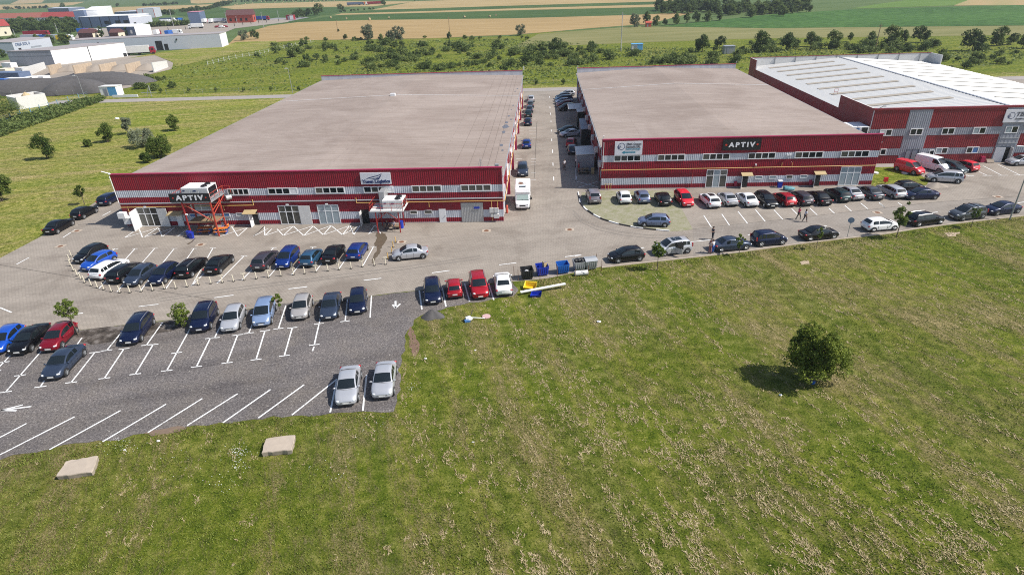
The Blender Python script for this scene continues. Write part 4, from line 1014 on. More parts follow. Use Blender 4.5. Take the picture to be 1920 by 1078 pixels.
def car(kind, colour, label, x, y, ang, group, rails=False, sunroof=False, sx=1., sz=1., dust=0):
    r, sub = copy_tree(proto(kind, rails, sunroof))
    r.location = (x, y, .027); r.rotation_euler = (0, 0, ang); r.scale = (sx, 1, sz)
    r['label'] = label; r['category'] = 'van' if 'van' in kind and 'mini' not in kind else 'car'; r['group'] = group
    pm = paint_mat(colour)
    for c, _ in sub:
        if c.name.split('.')[0] in ('body', 'mirror'): c.material_slots[0].material = pm
    CARS.append(r); return (r, sub)
D = math.radians
def nose(kind, colour, label, p, toward, group, back=False, **kw):
    """p = pixel of the bumper foot nearest the camera; toward = direction (deg) from that bumper away along the car"""
    L = SPEC[kind]['L']*kw.get('sx', 1.); x, y = P2(*p); a = D(toward)
    kw2 = {k: v for k, v in kw.items()}
    car(kind, colour, label, x+math.cos(a)*L/2, y+math.sin(a)*L/2, a if back else a+PI, group, **kw2)
def side(kind, colour, label, pl_, pr_, left, group, **kw):
    """pl_, pr_ = pixels where the two near wheels stand; left = the nose points left in the photograph"""
    a, b = Vector(P2(*pl_)), Vector(P2(*pr_)); d = (b-a).normalized(); n = Vector((-d.y, d.x))
    c = (a+b)/2+n*(SPEC[kind]['W']/2-.05)
    c += d*(.05 if left else -.05)*-1
    car(kind, colour, label, c.x, c.y, math.atan2(d.y, d.x)+(PI if left else 0), group, **kw)
GL = 'cars in the gravel car park'; GA = 'cars parked behind the white posts'; GB = 'cars parked before the middle warehouse'; GR = 'cars along the road edge'; GP = 'cars in the alley'; GC = 'vehicles before the right warehouse'; GE = 'cars along the left grass edge'
T = 103.5
nose('hatchback', 'bright_blue', 'bright blue car at the left picture edge of the gravel lot, cut by the frame', (-8,668), 102, GL)
nose('sedan', 'black', 'black car between the bright blue and the red car on the gravel', (34.5,669), 101, GL)
nose('hatchback', 'dark_red', 'dark red car under the leaning young tree on the gravel', (93,663), 101, GL)
nose('sedan', 'slate', 'dark slate saloon standing alone in the second row of the gravel lot', (98,716), 100, GL)
nose('estate', 'navy', 'dark navy estate alone between two empty bays of the gravel lot', (243,650), 102, GL, rails=True)
nose('suv', 'navy', 'navy off-roader beside the bushy sapling on the gravel', (375,626), 103, GL, rails=True, sx=.95)
nose('hatchback', 'silver', 'silver hatchback between the navy off-roader and the light blue minivan', (431,626), 103, GL)
nose('minivan', 'light_blue', 'light blue minivan next to the thin sapling on the gravel', (491,616), 103, GL, sx=.95)
nose('hatchback', 'beige_silver', 'beige silver hatchback right of the thin sapling on the gravel', (562,603), 101, GL, sx=.94)
nose('sedan', 'slate', 'dark blue-black saloon, second from the right in the upper gravel row', (617,603), 101, GL)
nose('hatchback', 'navy', 'navy hatchback at the right end of the upper gravel row', (671,592), 103, GL)
nose('sedan', 'silver', 'silver saloon with long bonnet, left one of the pair at the lower gravel edge', (650,765), 101, GL)
nose('sedan', 'silver', 'silver short-nosed car, right one of the pair at the lower gravel edge', (717.5,752), 98, GL, sx=.93, sz=1.04)
nose('estate', 'navy', 'navy estate nose to the meadow, left of the small red car', (813,573.5), 101, GL, sx=.94)
nose('city_car', 'red', 'small red car between the navy estate and the big red off-roader', (854,563), 100, GL, True)
nose('suv', 'red', 'big red off-roader with silver roof rails', (902,563.5), 101, GL, rails=True)
nose('sedan', 'white', 'white saloon beside the rubbish containers', (946,558.5), 97, GL, True)
# behind the white posts
nose('hatchback', 'black', 'black car at the far left behind the curve of white posts', (147,496.5), 80, GA)
nose('hatchback', 'bright_blue', 'bright blue hatchback behind the curve of white posts', (160,511), 76, GA)
nose('estate', 'white', 'white estate behind the curve of white posts', (180,528), 82, GA, True)
nose('estate', 'black', 'black estate right of the white estate behind the posts', (212,535), 86, GA, True)
nose('hatchback', 'slate', 'slate blue hatchback nose to the white posts', (244,540), 88, GA, sx=1.03)
nose('hatchback', 'navy', 'dark navy hatchback nose to the posts beside the slate blue one', (290,538), 88, GA, sx=1.05)
nose('estate', 'black', 'black estate with silver roof rails behind the posts', (342.5,525), 89, GA, True, rails=True)
nose('sedan', 'black', 'black saloon left of the empty bay behind the posts', (395.7,518.5), 90, GA, True)
nose('estate', 'purple_grey', 'purple-grey estate right of the empty bay behind the posts', (484.5,511), 90, GA, True)
nose('minivan', 'blue', 'blue minivan nose to the white posts', (529,507), 90, GA, sx=.95)
nose('hatchback', 'steel_blue', 'steel blue hatchback between the blue minivan and a black saloon', (574.5,504), 90, GA, True)
nose('sedan', 'black', 'black saloon between the steel blue hatchback and the blue estate', (616,498), 90, GA, True)
nose('estate', 'blue', 'blue estate at the right end of the row behind the posts', (663,491.5), 90, GA, True, sx=.9)
side('sedan', 'silver', 'silver saloon with dark lettering crossing the yard beside the wet stain', (749.8,490), (792,485.8), True, GA, sx=.93, sz=1.04)
# left grass edge
for l, c, k, a, b in [('black saloon, front one of three along the left grass edge', 'black', 'sedan', (112,437.5), (136,424)), ('black hatchback, middle one of three along the left grass edge', 'black', 'hatchback', (159,411), (182,399)), ('navy estate half hidden by the left corner of the left warehouse', 'navy', 'estate', (209,384.4), (229,373.5))]:
    side(k, c, l, a, b, False, GE)
# before the middle warehouse
for k, c, l, p, back, kw in [
 ('suv', 'mauve', 'mauve silver off-roader alone at the left end of the grass paving', (1116,385), 1, {}),
 ('hatchback', 'white', 'small white hatchback on the grass paving', (1173.5,385), 1, dict(sx=.93)),
 ('hatchback', 'grey_blue', 'grey-blue hatchback between the small white one and a black car on grass paving', (1208.5,384.5), 1, {}),
 ('hatchback', 'black', 'black hatchback left of the bright red car on the grass paving', (1248.6,389), 1, dict(sx=1.03)),
 ('minivan', 'bright_red', 'bright red minivan facing the road at the edge of the grass paving', (1291,390.5), 0, {}),
 ('estate', 'white', 'white estate with dark glass roof before the warehouse', (1341,393), 1, dict(sunroof=True)),
 ('sedan', 'silver', 'silver saloon between two white cars before the warehouse', (1374,389.5), 1, dict(sx=.93)),
 ('sedan', 'white', 'white saloon left of the black car facing the road', (1412,391), 1, {}),
 ('estate', 'black', 'black estate nose to the road between the white saloon and the red hatchback', (1448.5,392.5), 0, dict(sx=.95)),
 ('hatchback', 'red', 'dark red hatchback before the blue bin of the middle warehouse', (1483.5,390), 1, dict(sx=1.05)),
 ('estate', 'purple_grey', 'purple-grey estate right of the dark red hatchback', (1515,388.5), 1, {}),
 ('sedan', 'black', 'black saloon between the purple-grey estate and the dark green car', (1550,388), 1, {}),
 ('estate', 'green', 'dark green car before the right glazed gate', (1585,382), 1, dict(sx=.95)),
 ('sedan', 'silver', 'silver saloon right of the dark green car', (1610,378.5), 1, {}),
 ('sedan', 'grey', 'dark grey saloon between the silver saloon and the silver estate', (1648,378), 1, {}),
 ('estate', 'silver', 'silver estate at the right end of the row before the middle warehouse', (1689,375.5), 1, {}),
]: nose(k, c, l, p, 93 if p[0] < 1260 else (97 if p[0] < 1480 else 99), GB, bool(back), **kw)
side('hatchback', 'grey_blue', 'grey-blue hatchback parked crosswise alone on the grass paving', (1207.7,426), (1245.8,427), True, GB)
side('hatchback', 'black', 'black car parked crosswise behind the navy saloon by the lawn', (1692,362), (1726,360), False, GB)
side('sedan', 'navy', 'navy saloon parked crosswise at the end of the row', (1713,376), (1748,375), True, GB)
# road edge
for l, c, k, a, b, le, kw in [
 ('black hatchback along the road edge nearest the rubbish containers', 'black', 'hatchback', (1159,494.4), (1198.5,490), True, {}),
 ('silver off-roader with its rear side door open at the road edge', 'silver', 'suv', (1247,481), (1286,476), True, dict(sunroof=True)),
 ('dark saloon beside the standing people at the road edge', 'slate', 'sedan', (1353.8,473.6), (1396,469.4), False, {}),
 ('navy boxy car between two dark saloons at the road edge', 'navy', 'minivan', (1427.6,463.6), (1464.7,460), False, dict(sx=.95)),
 ('black saloon behind the round blue road sign at the road edge', 'black', 'sedan', (1521,452.7), (1559.8,448.9), False, {}),
 ('white hatchback at the road edge', 'white', 'hatchback', (1637.5,436), (1674.6,432.8), False, dict(sx=1.06)),
 ('black estate behind the bushy young tree at the road edge', 'black', 'estate', (1721.8,426), (1761,421), False, dict(rails=True)),
 ('grey off-roader with roof bars at the road edge', 'grey', 'suv', (1805.3,415), (1839,411), True, {}),
 ('navy saloon behind the leaning lamp post at the right picture edge', 'navy', 'sedan', (1869.6,405), (1904.6,401), True, {}),
]:
    side(k, c, l, a, b, le, GR, **kw)
    if 'door open' in l: OPEN = CARS[-1]
    if 'roof bars' in l: BARS = CARS[-1]
o = MB().add([(.0,0,.35), (-.0,.95,.35), (0,.95,.95), (0,.70,1.0), (0,0,1.0), (.05,0,.35), (.05,.95,.35), (.05,.95,.95), (.05,.70,1.0), (.05,0,1.0)], [(0,1,2,3,4), (9,8,7,6,5), (0,5,6,1), (1,6,7,2), (2,7,8,3), (3,8,9,4), (4,9,5,0)]).build('door', paint_mat('silver'), OPEN)
o.location = (.0, .90, 0); o.rotation_euler = (0,0,D(28)); q = MB().add([(.0,.06,1.0), (0,.72,1.0), (0,.62,1.45), (0,.12,1.48), (.03,.06,1.0), (.03,.72,1.0), (.03,.62,1.45), (.03,.12,1.48)], [(0,1,2,3), (7,6,5,4), (0,4,5,1), (1,5,6,2), (2,6,7,3), (3,7,4,0)]).build('side_window', M['carglass'], o)
MB().b2((-.95,.84,.38), (-.02,.935,1.5)).build('door_opening', M['dark'], OPEN)
for x in (-.55, .25): MB().tube((x, -.7, 1.72), (x, .7, 1.72), .035).box((x, -.68, 1.68), (.1,.1,.1)).box((x, .68, 1.68), (.1,.1,.1)).build('roof_bar', M['trim'], BARS)
# right warehouse
nose('small_van', 'bright_red', 'red van at the left of the row before the right warehouse', (1728,330), 118, GC, sx=1.0)
nose('van', 'white', 'white van behind the silver minivan before the right warehouse', (1776,325), 118, GC)
nose('minivan', 'teal', 'dark teal minivan between the white van and the small red car', (1808.6,329), 114, GC)
nose('city_car', 'bright_red', 'small red hatchback before the right warehouse', (1829,324.5), 108, GC, True, sx=1.05)
side('minivan', 'silver', 'silver minivan parked crosswise before the red and white vans', (1752,342.6), (1792,345), True, GC, sx=1.1, sz=1.03)
side('sedan', 'silver', 'silver car at the right picture edge before the right warehouse', (1904.6,312), (1941,311), True, GC)
# alley, sunny side
for k, c, l, p, bk in [
 ('suv', 'slate', 'dark slate car directly behind the white motorhome', (980,333), False),
 ('hatchback', 'blue', 'blue hatchback alone halfway down the sunny alley side', (987.5,280.5), True),
 ('hatchback', 'navy', 'navy hatchback, nearest of the five parked in a file at the far alley end', (989.7,237.5), True),
 ('sedan', 'green', 'dark green car, second of the five parked in a file at the far alley end', (990.5,222), True),
 ('hatchback', 'slate', 'slate car, middle one of the five in a file at the far alley end', (993,213), True),
 ('hatchback', 'grey', 'grey car, fourth of the five in a file at the far alley end', (994.7,203.5), True),
 ('estate', 'silver', 'silver car, farthest of the five in a file at the far alley end', (996,193), True)]:
    nose(k, c, l, p, 92, GP, bk)
# alley, shaded side
nose('hatchback', 'red', 'red hatchback in the shade of the alley', (1068.6,278), 80, GP, True)
for l, c, k, a, b in [
 ('silver saloon in the alley shade beside the red hatchback', 'silver', 'sedan', (1061,258.5), (1086,256)), ('dark green saloon behind the silver one in the alley shade', 'green', 'sedan', (1056,252), (1081,249.5)),
 ('dark car under the edge of the open alley shelter', 'black', 'suv', (1056.5,209.5), (1076,207.5)), ('maroon car at the far end of the shaded alley side', 'maroon', 'hatchback', (1052,202), (1070,200.3)),
 ('pale blue car behind the maroon car at the far alley end', 'grey_blue', 'sedan', (1050.5,196.5), (1069,195)), ('steel blue car near the end of the shaded row', 'steel_blue', 'estate', (1049.5,191.3), (1068,190)),
 ('slate car next to last in the shaded row at the far alley end', 'slate', 'hatchback', (1049,187), (1066,186)), ('silver car at the very end of the shaded alley row', 'silver', 'hatchback', (1057,181), (1073,180.5))]:
    side(k, c, l, a, b, True, GP)
nose('hatchback', 'slate', 'dark car beside the white roofed shed in the alley', (1074.5,291.5), 92, GP, True)
MB().box((.2, -.893, .68), (1.2, .012, .14)).build('door_lettering', M['rubber_blue'], next(c for c in CARS if 'dark lettering' in c['label']))
for t in PROTO.values(): drop_tree(t)

# ------------------------------------------------------------------ motorhome
def motorhome():
    x, y = P2(979.5, 396); e = empty('motorhome', (x, y+3.0, .027), D(-89), label='white motorhome with dark windscreen parked beside the left warehouse', cat='motorhome')
    m = MB(); prof = [(-3.0,.45), (2.95,.42), (3.02,.62), (2.9,1.02), (2.15,1.22), (1.62,1.95), (1.75,2.35), (1.55,2.78), (-.2,2.9), (-2.9,2.9), (-3.0,2.8)]
    n = len(prof); W = 1.10
    def wx(x, z): return W*(1 if x < 1.7 else lerp(1, .84, (x-1.7)/1.35))
    vs = []
    for f in (-1., -.9, .9, 1.):
        for px_, z in prof:
            q = 1-.05*(abs(f) == 1.); vs.append((px_*q+(.0), f*wx(px_, z), .45+(z-.45)*(1-.03*(abs(f) == 1.))))
    fs = [(k*n+i, k*n+(i+1) % n, (k+1)*n+(i+1) % n, (k+1)*n+i) for k in range(3) for i in range(n)]+[tuple(range(n))[::-1], tuple(range(3*n, 4*n))]
    m.add(vs, fs); m.build('body', M['white'], e)
    g = MB(); g.add([(2.10,-.85,1.28), (2.10,.85,1.28), (1.68,.80,1.93), (1.68,-.80,1.93)], [(0,1,2,3)]); [None]
    o = g.build('windscreen', mat('sunshade_glass', (.30,.38,.36), .15, var=.1), e); o.location = (.03, 0, .03)
    MB().add([(2.12,-.9,1.24), (2.12,.9,1.24), (2.10,.9,1.30), (2.10,-.9,1.30)], [(0,1,2,3)]).b2((1.86,-.03,1.3), (2.08,.03,1.34)).build('wiper_tray', M['trim'], e).location = (.04, 0, .04)
    f = MB().b2((.55,-.45,2.86), (1.05,.45,2.93)).build('roof_light', M['trim'], e); MB().b2((.6,-.4,2.93), (1.0,.4,2.945)).build('pane', M['glass_pale'], f)
    MB().b2((-.9,.1,2.88), (-.3,.6,3.02)).b2((-1.6,-.5,2.88), (-1.2,-.1,3.0)).build('roof_vent', M['offwhite'], e)
    MB().tube((-.6,-.25,2.9), (-.6,-.25,2.93), .4, n=16).build('roof_emblem', M['rust'], e)
    MB().b2((2.96,-.42,.66), (3.01,.42,.86)).build('grille', M['trim'], e); MB().b2((3.0,-.27,.5), (3.03,.27,.62)).build('number_plate', M['plate'], e)
    for s in (-1, 1):
        MB().ell((2.86, s*.72, .92), (.16,.15,.14)).build('headlight', M['lamp'], e, True); MB().box((1.95, s*1.22, 1.5), (.12,.22,.34)).build('mirror', M['trim'], e)
        MB().b2((1.3, s*1.085-.02, 1.3), (1.8, s*1.085+.02, 1.85)).b2((-1.8, s*1.09-.02, 1.6), (-.6, s*1.09+.02, 2.1)).build('side_window', M['carglass'], e)
        for x_ in (2.0, -1.6):
            w_ = MB().tube((0,-s*.2,0), (0,0,0), .34, n=18).build('wheel', M['tyre'], e); w_.location = (x_, s*1.07, .34); MB().tube((0,0,0), (0,s*.015,0), .2, n=14).build('rim', M['rim'], w_)
motorhome()
# ------------------------------------------------------------------ plants
NP = np.random.RandomState(11)
def leaf_mat(name, dark, light, scale=1.2, trans=.30):
    g = NG(name, .65); g.b.inputs['Specular IOR Level'].default_value = .2
    oi = g.t.nodes.new('ShaderNodeObjectInfo')
    n = g.noise(scale, 3, .6); s = g.math('ADD', n, g.math('MULTIPLY', g.math('SUBTRACT', oi.outputs['Random'], .5), .22))
    c = g.ramp(s, [(.30, dark), (.68, light)]); g.color(c)
    tr = g.t.nodes.new('ShaderNodeBsdfTranslucent'); g.L(c, tr.inputs['Color'])
    mx = g.t.nodes.new('ShaderNodeMixShader'); mx.inputs['Fac'].default_value = trans
    g.L(g.b.outputs['BSDF'], mx.inputs[1]); g.L(tr.outputs['BSDF'], mx.inputs[2])
    g.L(mx.outputs['Shader'], g.t.nodes['Material Output'].inputs['Surface']); return g.m
LM = dict(
 deep=leaf_mat('deep_green_leaves', (.048,.085,.016), (.185,.24,.05)),
 fresh=leaf_mat('fresh_green_leaves', (.065,.115,.016), (.21,.26,.05)),
 far=leaf_mat('far_green_leaves', (.065,.105,.028), (.20,.25,.075), .35),
 dark=leaf_mat('dark_green_leaves', (.045,.078,.024), (.14,.19,.055), .35),
 grey=leaf_mat('willow_leaves', (.11,.13,.08), (.27,.30,.19), .9),
 weed=leaf_mat('weed_leaves', (.060,.098,.024), (.20,.245,.075), .3),
 autumn=leaf_mat('walnut_leaves', (.045,.085,.012), (.22,.265,.04), .9),
)
def quads_mesh(name, c, sz, up=.0, m=None, aspect=1.6):
    """c: n x 3 leaf centres, sz: n sizes; random leaf quads"""
    n = len(c); a = NP.normal(size=(n,3)); a[:,2] *= .55; a /= np.linalg.norm(a, axis=1)[:,None]+1e-9
    b = NP.normal(size=(n,3)); b -= (b*a).sum(1)[:,None]*a; b /= np.linalg.norm(b, axis=1)[:,None]+1e-9
    a = a*sz[:,None]*aspect*.5; b = b*sz[:,None]*.5
    v = np.stack([c-a, c+b*.9-a*.1, c+a, c-b*.9-a*.1], 1).reshape(-1,3)
    return raw_mesh(name, v, 4, m)
def raw_mesh(name, v, k, m):
    me = bpy.data.meshes.new(name); n = len(v)//k
    me.vertices.add(len(v)); me.vertices.foreach_set('co', v.astype(np.float32).ravel())
    me.loops.add(len(v)); me.loops.foreach_set('vertex_index', np.arange(len(v), dtype=np.int32))
    me.polygons.add(n); me.polygons.foreach_set('loop_start', np.arange(0, len(v), k, dtype=np.int32))
    me.polygons.foreach_set('loop_total', np.full(n, k, dtype=np.int32))
    if m: me.materials.append(m)
    me.update(calc_edges=True); return me
def crown_points(h, r, z0, n, clumps, flat=1., droop=0., rag=.35, cl=(.18,.36)):
    """leaf centres gathered in clumps all through an uneven crown"""
    cc = []; cr = []; lob = NP.normal(size=(8, 3)); lob /= np.linalg.norm(lob, axis=1)[:,None]
    while len(cc) < clumps:
        p = NP.uniform(-1, 1, 3); d = np.linalg.norm(p)
        if d < .25 or d > .70+.42*max(0, (lob@p).max()/max(d, .01))**6: continue
        w = 1-rag*abs(p[2])**1.5*(p[2] > 0)
        cc.append((p[0]*r*w, p[1]*r*w, z0+(h-z0)*(.5+.5*p[2]*flat))); cr.append(NP.uniform(*cl)*r)
    cc, cr = np.array(cc), np.array(cr); k = NP.randint(0, clumps, n)
    d = NP.normal(size=(n,3)); d /= np.linalg.norm(d, axis=1)[:,None]; rr = cr[k]*NP.uniform(.25, 1., n)**.5
    p = cc[k]+d*rr[:,None]; p[:,2] -= droop*rr*NP.uniform(0, 1, n)
    p[:,2] = np.maximum(p[:,2], .05); return p, cc
def make_tree(name, h, r, z0, n, leaf, m, clumps=40, trunk=.09, stems=1, lean=(0,0), flat=1., label=None, cat='tree', group=None, rag=.35, cl=(.18,.36)):
    root = empty(name, (0,0,0), label=label, cat=cat, group=group)
    p, cc = crown_points(h, r, z0, n, clumps, flat, rag=rag, cl=cl)
    o = bpy.data.objects.new('crown', quads_mesh('crown', p, leaf*NP.uniform(.6, 1.35, n), m=LM[m])); COL.objects.link(o); o.parent = root; o.location = (lean[0], lean[1], 0)
    t = MB()
    for s in range(stems):
        a = 2*PI*s/max(1, stems)+.4; bx, by = (.0, .0) if stems == 1 else (.12*math.cos(a), .12*math.sin(a))
        top = Vector((lean[0]*.8+bx*4, lean[1]*.8+by*4, z0+(h-z0)*.45)); t.tube((bx, by, -.03), top, trunk, trunk*.55, 7)
        for c in cc[s::max(1, len(cc)//7)][:7]:
            q = Vector((bx, by, 0)).lerp(top, rnd.uniform(.55, 1.)); t.tube(q, Vector(c)+Vector((lean[0], lean[1], 0)), trunk*.45, trunk*.12, 5)
    t.build('trunk', M['bark'], root); return root
def px_scale(u, v):
    p = G(u, v); return ((p-EYE).dot(CF))/CAM['F']          # metres per photograph pixel at that ground point
PT = {}
def pt(key):
    if key not in PT:
        rs = dict(
          round=('broadleaf_tree', 6., 2.9, .5, 2200, .34, 'dark', 44, .16), round2=('broadleaf_tree', 6., 3.1, .3, 2200, .34, 'far', 44, .16),
          tall=('broadleaf_tree', 8., 2.5, .4, 2200, .36, 'far', 44, .16), willow=('willow_tree', 6., 2.5, .3, 2400, .28, 'grey', 44, .14),
          bush=('wild_bush', 1.9, 1.8, .1, 900, .22, 'weed', 26, .05), bush2=('wild_bush', 1.6, 2.2, .1, 1000, .22, 'weed', 28, .05), bush3=('wild_bush', 2.2, 1.5, .1, 900, .22, 'far', 22, .05),
          conifer=('conifer_tree', 6., 1.6, .3, 1400, .3, 'dark', 40, .14))[key]
        nm, h, r, z0, n, lf, m, cl, tk = rs
        o = make_tree(nm, h, r, z0, n, lf, m, cl, tk, rag=.9 if key == 'conifer' else .4); PT[key] = (tree_of(o), h)
    return PT[key]
def plant(key, u, v, hpx, label, group, cat=None, wide=1., seed=None):
    t, h = pt(key); s = hpx*px_scale(u, v)/h; r, sub = copy_tree(t); p = G(u, v); r.location = (p.x, p.y, 0)
    r.scale = (s*wide, s*wide, s); r.rotation_euler = (0, 0, rnd.uniform(0, 6.28))
    r['label'] = label; r['category'] = cat or ('bush' if 'bush' in key else 'tree'); r['group'] = group; return r
# -- trees near the camera: each its own
def own(key, u, v, **kw):
    o = make_tree(**kw); p = G(u, v); o.location = (p.x, p.y, .01); return o
own('', 1524, 716, name='broadleaf_tree', h=5.0, r=2.3, z0=.3, n=18000, leaf=.12, m='autumn', clumps=120, trunk=.07, stems=3, cl=(.12,.30), label='lone bushy tree standing in the meadow and casting a dark shadow', rag=.25)
MB().box((0,0,.12), (.28,.2,.22), .5).build('litter_bag', M['blue_mid'], label='small bright blue bag lying under the lone meadow tree', cat='litter').location = G(1524, 719)
own('', 1232, 507, name='young_tree', h=3.9, r=.72, z0=1.5, n=1700, leaf=.11, m='fresh', clumps=26, trunk=.05, label='young yellow-green tree before the silver off-roader', group='young trees by the road')
own('', 1385, 480, name='young_tree', h=2.9, r=.5, z0=1.0, n=900, leaf=.10, m='fresh', clumps=14, trunk=.04, label='small young tree before the dark saloon by the people', group='young trees by the road')
own('', 1530, 468, name='young_tree', h=3.0, r=.42, z0=1.4, n=700, leaf=.10, m='fresh', clumps=13, trunk=.035, label='thin young tree before the black saloon by the road sign', group='young trees by the road')
own('', 1680.5, 446, name='young_tree', h=4.4, r=.95, z0=1.7, n=2600, leaf=.11, m='deep', clumps=34, trunk=.06, label='tall young tree between the white hatchback and the black estate', group='young trees by the road', rag=-.2)
own('', 1820, 427, name='young_tree', h=2.9, r=.6, z0=1.1, n=900, leaf=.10, m='deep', clumps=15, trunk=.035, label='small leaning young tree before the grey off-roader', group='young trees by the road')
own('', 147, 628, name='young_tree', h=3.7, r=1.05, z0=1.7, cl=(.10,.28), n=1700, leaf=.12, m='deep', clumps=36, trunk=.05, lean=(-.45,.3), label='young tree leaning over the dark red car', group='young trees in the gravel lot')
own('', 341, 612, name='young_tree', h=2.6, r=1.0, z0=.2, cl=(.10,.30), n=2300, leaf=.11, m='fresh', clumps=44, trunk=.04, label='low bushy sapling beside the navy off-roader', group='young trees in the gravel lot')
own('', 527, 590, name='young_tree', h=2.6, r=.5, z0=.9, n=900, leaf=.10, m='fresh', clumps=16, trunk=.035, label='thin sapling beside the light blue minivan', group='young trees in the gravel lot')
own('', 159, 384, name='young_tree', h=3.0, r=.85, z0=1.1, n=1500, leaf=.12, m='deep', clumps=22, trunk=.06, label='young tree with a pale trunk behind the black cars at the grass edge', group='trees on the left meadow')
for args in [
 (90, 298, 5.0, 2.0, .3, 'deep', 'tall bushy tree, leftmost of the scattered meadow trees', 1.0), (203, 267, 4.0, 1.7, .3, 'deep', 'bushy dark tree in the middle of the left meadow', 1.),
 (240.6, 252, 4.0, 1.2, 1.1, 'grey', 'grey-leaved willow with a bare trunk on the left meadow', 1.), (268, 276, 3.9, 2.4, .2, 'grey', 'wide grey willow bush on the left meadow', 1.),
 (302, 296, 4.6, 2.5, .2, 'deep', 'wide dark bush touching the roof edge of the left warehouse', 1.), (329, 245, 3.6, 1.4, .3, 'deep', 'small tree farthest right on the left meadow', 1.), (166, 275, 1.5, .9, .1, 'deep', 'low small bush in the left meadow', 1.), (4, 378, 4.6, 2.2, .2, 'deep', 'dark round tree at the left picture edge beside the meadow', 1.), (275, 305, 1.8, 1.1, .1, 'deep', 'low dark bush at the roof edge of the left warehouse', 1.), (14, 228, 7.2, 4.4, .3, 'far', 'large bushy tree behind the blue fence at the left edge', 1.)]:
    u, v, h, r, z0, m, lb, _ = args
    own('', u, v, name='willow_tree' if m == 'grey' else ('wild_bush' if h < 2 else 'broadleaf_tree'), h=h, r=r, z0=z0, n=int(3500+1200*r), leaf=.15, m=m, clumps=44, trunk=.07, stems=3 if z0 < .5 else 1, label=lb, group='trees on the left meadow', cat='bush' if h < 2 else 'tree')
# -- tree lines and bushes farther off
gl = 'trees in the line behind the right warehouse'
for i, (k, u, v, hp, lb) in enumerate([('round', 1317, 97, 30, 'dark tree beside the grey kiosk, leftmost of the line'), ('round', 1349, 89, 20, 'smaller tree just left of the grey kiosk'), ('round2', 1426, 98, 35, 'tree at the rear left corner of the white roof'), ('round', 1474, 94, 30, 'second dark tree above the white roof'), ('round', 1519, 88, 26, 'third tree above the white roof'), ('round2', 1563, 92, 31, 'fourth tree above the white roof'), ('tall', 1594, 78, 17, 'slim tree beside the fourth one above the white roof'), ('round', 1630, 84, 23, 'tree just left of the leaning power pole'), ('round2', 1672, 86, 34, 'tree with a loose crown right of the power pole'), ('tall', 1692, 84, 28, 'slim tree second right of the power pole'), ('round', 1725, 80, 29, 'spreading tree above the white roof corner'), ('round', 1822, 96, 38, 'big dark tree with gaps near the right picture edge'), ('round2', 1868, 86, 32, 'wide tree with a visible trunk at the right'), ('round', 1895, 84, 20, 'small tree at the far right of the line'), ('round', 1917, 91, 25, 'dark tree cut by the right picture edge')]):
    plant(k, u, v, hp, lb, gl, wide=1.05)
gm = 'willows at the edge of the wheat field'
for k, u, v, hp, lb in [('willow', 691, 75, 29, 'big grey-green willow at the wheat field edge'), ('willow', 733, 81, 24, 'left willow of the close pair'), ('willow', 748, 76, 27, 'right and taller willow of the close pair'), ('round2', 716, 81, 15, 'low round bush left of the willow pair'), ('willow', 458, 76, 20, 'narrow willow at the left end of the wheat field'), ('round', 479, 74, 17, 'round tree beside the narrow willow'), ('round', 648, 74, 9, 'small bush left of the big willow'), ('round', 1040, 100, 27, 'dark tree standing over the bushes behind the warehouses'), ('round', 1018, 101, 12, 'low bush left of the dark tree behind the warehouses'), ('willow', 976, 67, 21, 'pale slender willow at the wheat field edge'), ('round', 843, 73, 12, 'dark bush at the foot of the power pole in the wheat'), ('round', 635, 60, 5, 'tiny bush at the foot of the wooden pole in the wheat')]:
    plant(k, u, v, hp, lb, gm)
gc = 'trees of the clump by the red hut'
for k, u, v, hp in [('willow', 1190, 51, 25), ('tall', 1212, 47, 25), ('round2', 1229, 49, 17), ('round', 1246, 48, 12), ('round2', 1268, 46, 18), ('tall', 1287, 44, 20), ('round', 1304, 42, 20), ('round2', 1326, 41, 18), ('round', 1348, 39, 15)]: plant(k, u, v, hp, 'tree of the clump around the small red hut', gc)
gf = 'trees of the far belt'
for i in range(88):
    u = 1232+i*3.2+rnd.uniform(-3, 3); v = 21+rnd.uniform(-4, 6)+(7 if u > 1340 else 0)*rnd.random()-(i > 74)*6
    plant(rnd.choice(['round', 'round2', 'round', 'tall']), u, v, rnd.uniform(12, 23), 'dark tree of the belt with houses beyond the corn field', gf, wide=1.2)
gq = 'trees on the far plain'
for u, v, hp, lb in [(596, 29, 20, 'big round tree at the crossroads beyond the wheat'), (579, 31, 14, 'tree left of the big round crossroads tree'), (566, 34, 16, 'dark tree at the crossroads behind the red kiosk'), (556, 35, 12, 'low tree beside the red kiosk'), (640, 21, 12, 'lone round tree on the far road'), (720, 11, 10, 'tree behind the dark red trailer'), (118, 17, 10, 'lone tree behind the blue shed'), (311, 11, 7, 'lone tree in the far left fields'), (221, 13, 6, 'small dark tree in the far left fields')]: plant('round', u, v, hp, lb, gq, wide=1.1)
for u0, v0, u1, v1, n, a, b in [(270, 12, 330, 9, 14, 3, 6), (290, 27, 326, 28, 9, 6, 10), (340, 24, 395, 18, 12, 5, 9), (395, 17, 430, 9, 12, 5, 9), (10, 19, 90, 16, 12, 3, 6), (435, 5, 700, 0.5, 34, 2.5, 4.5), (780, 2, 800, 1, 4, 3, 4), (640, 24, 700, 18, 8, 3, 5)]:
    for i in range(n):
        t = (i+rnd.uniform(-.3, .3))/max(1, n-1); plant('round', u0+(u1-u0)*t, v0+(v1-v0)*t, rnd.uniform(a, b), 'small dark tree of the far hedgerows', 'trees of the far hedgerows', wide=1.5)
gt = 'trees of the grove among the far houses'
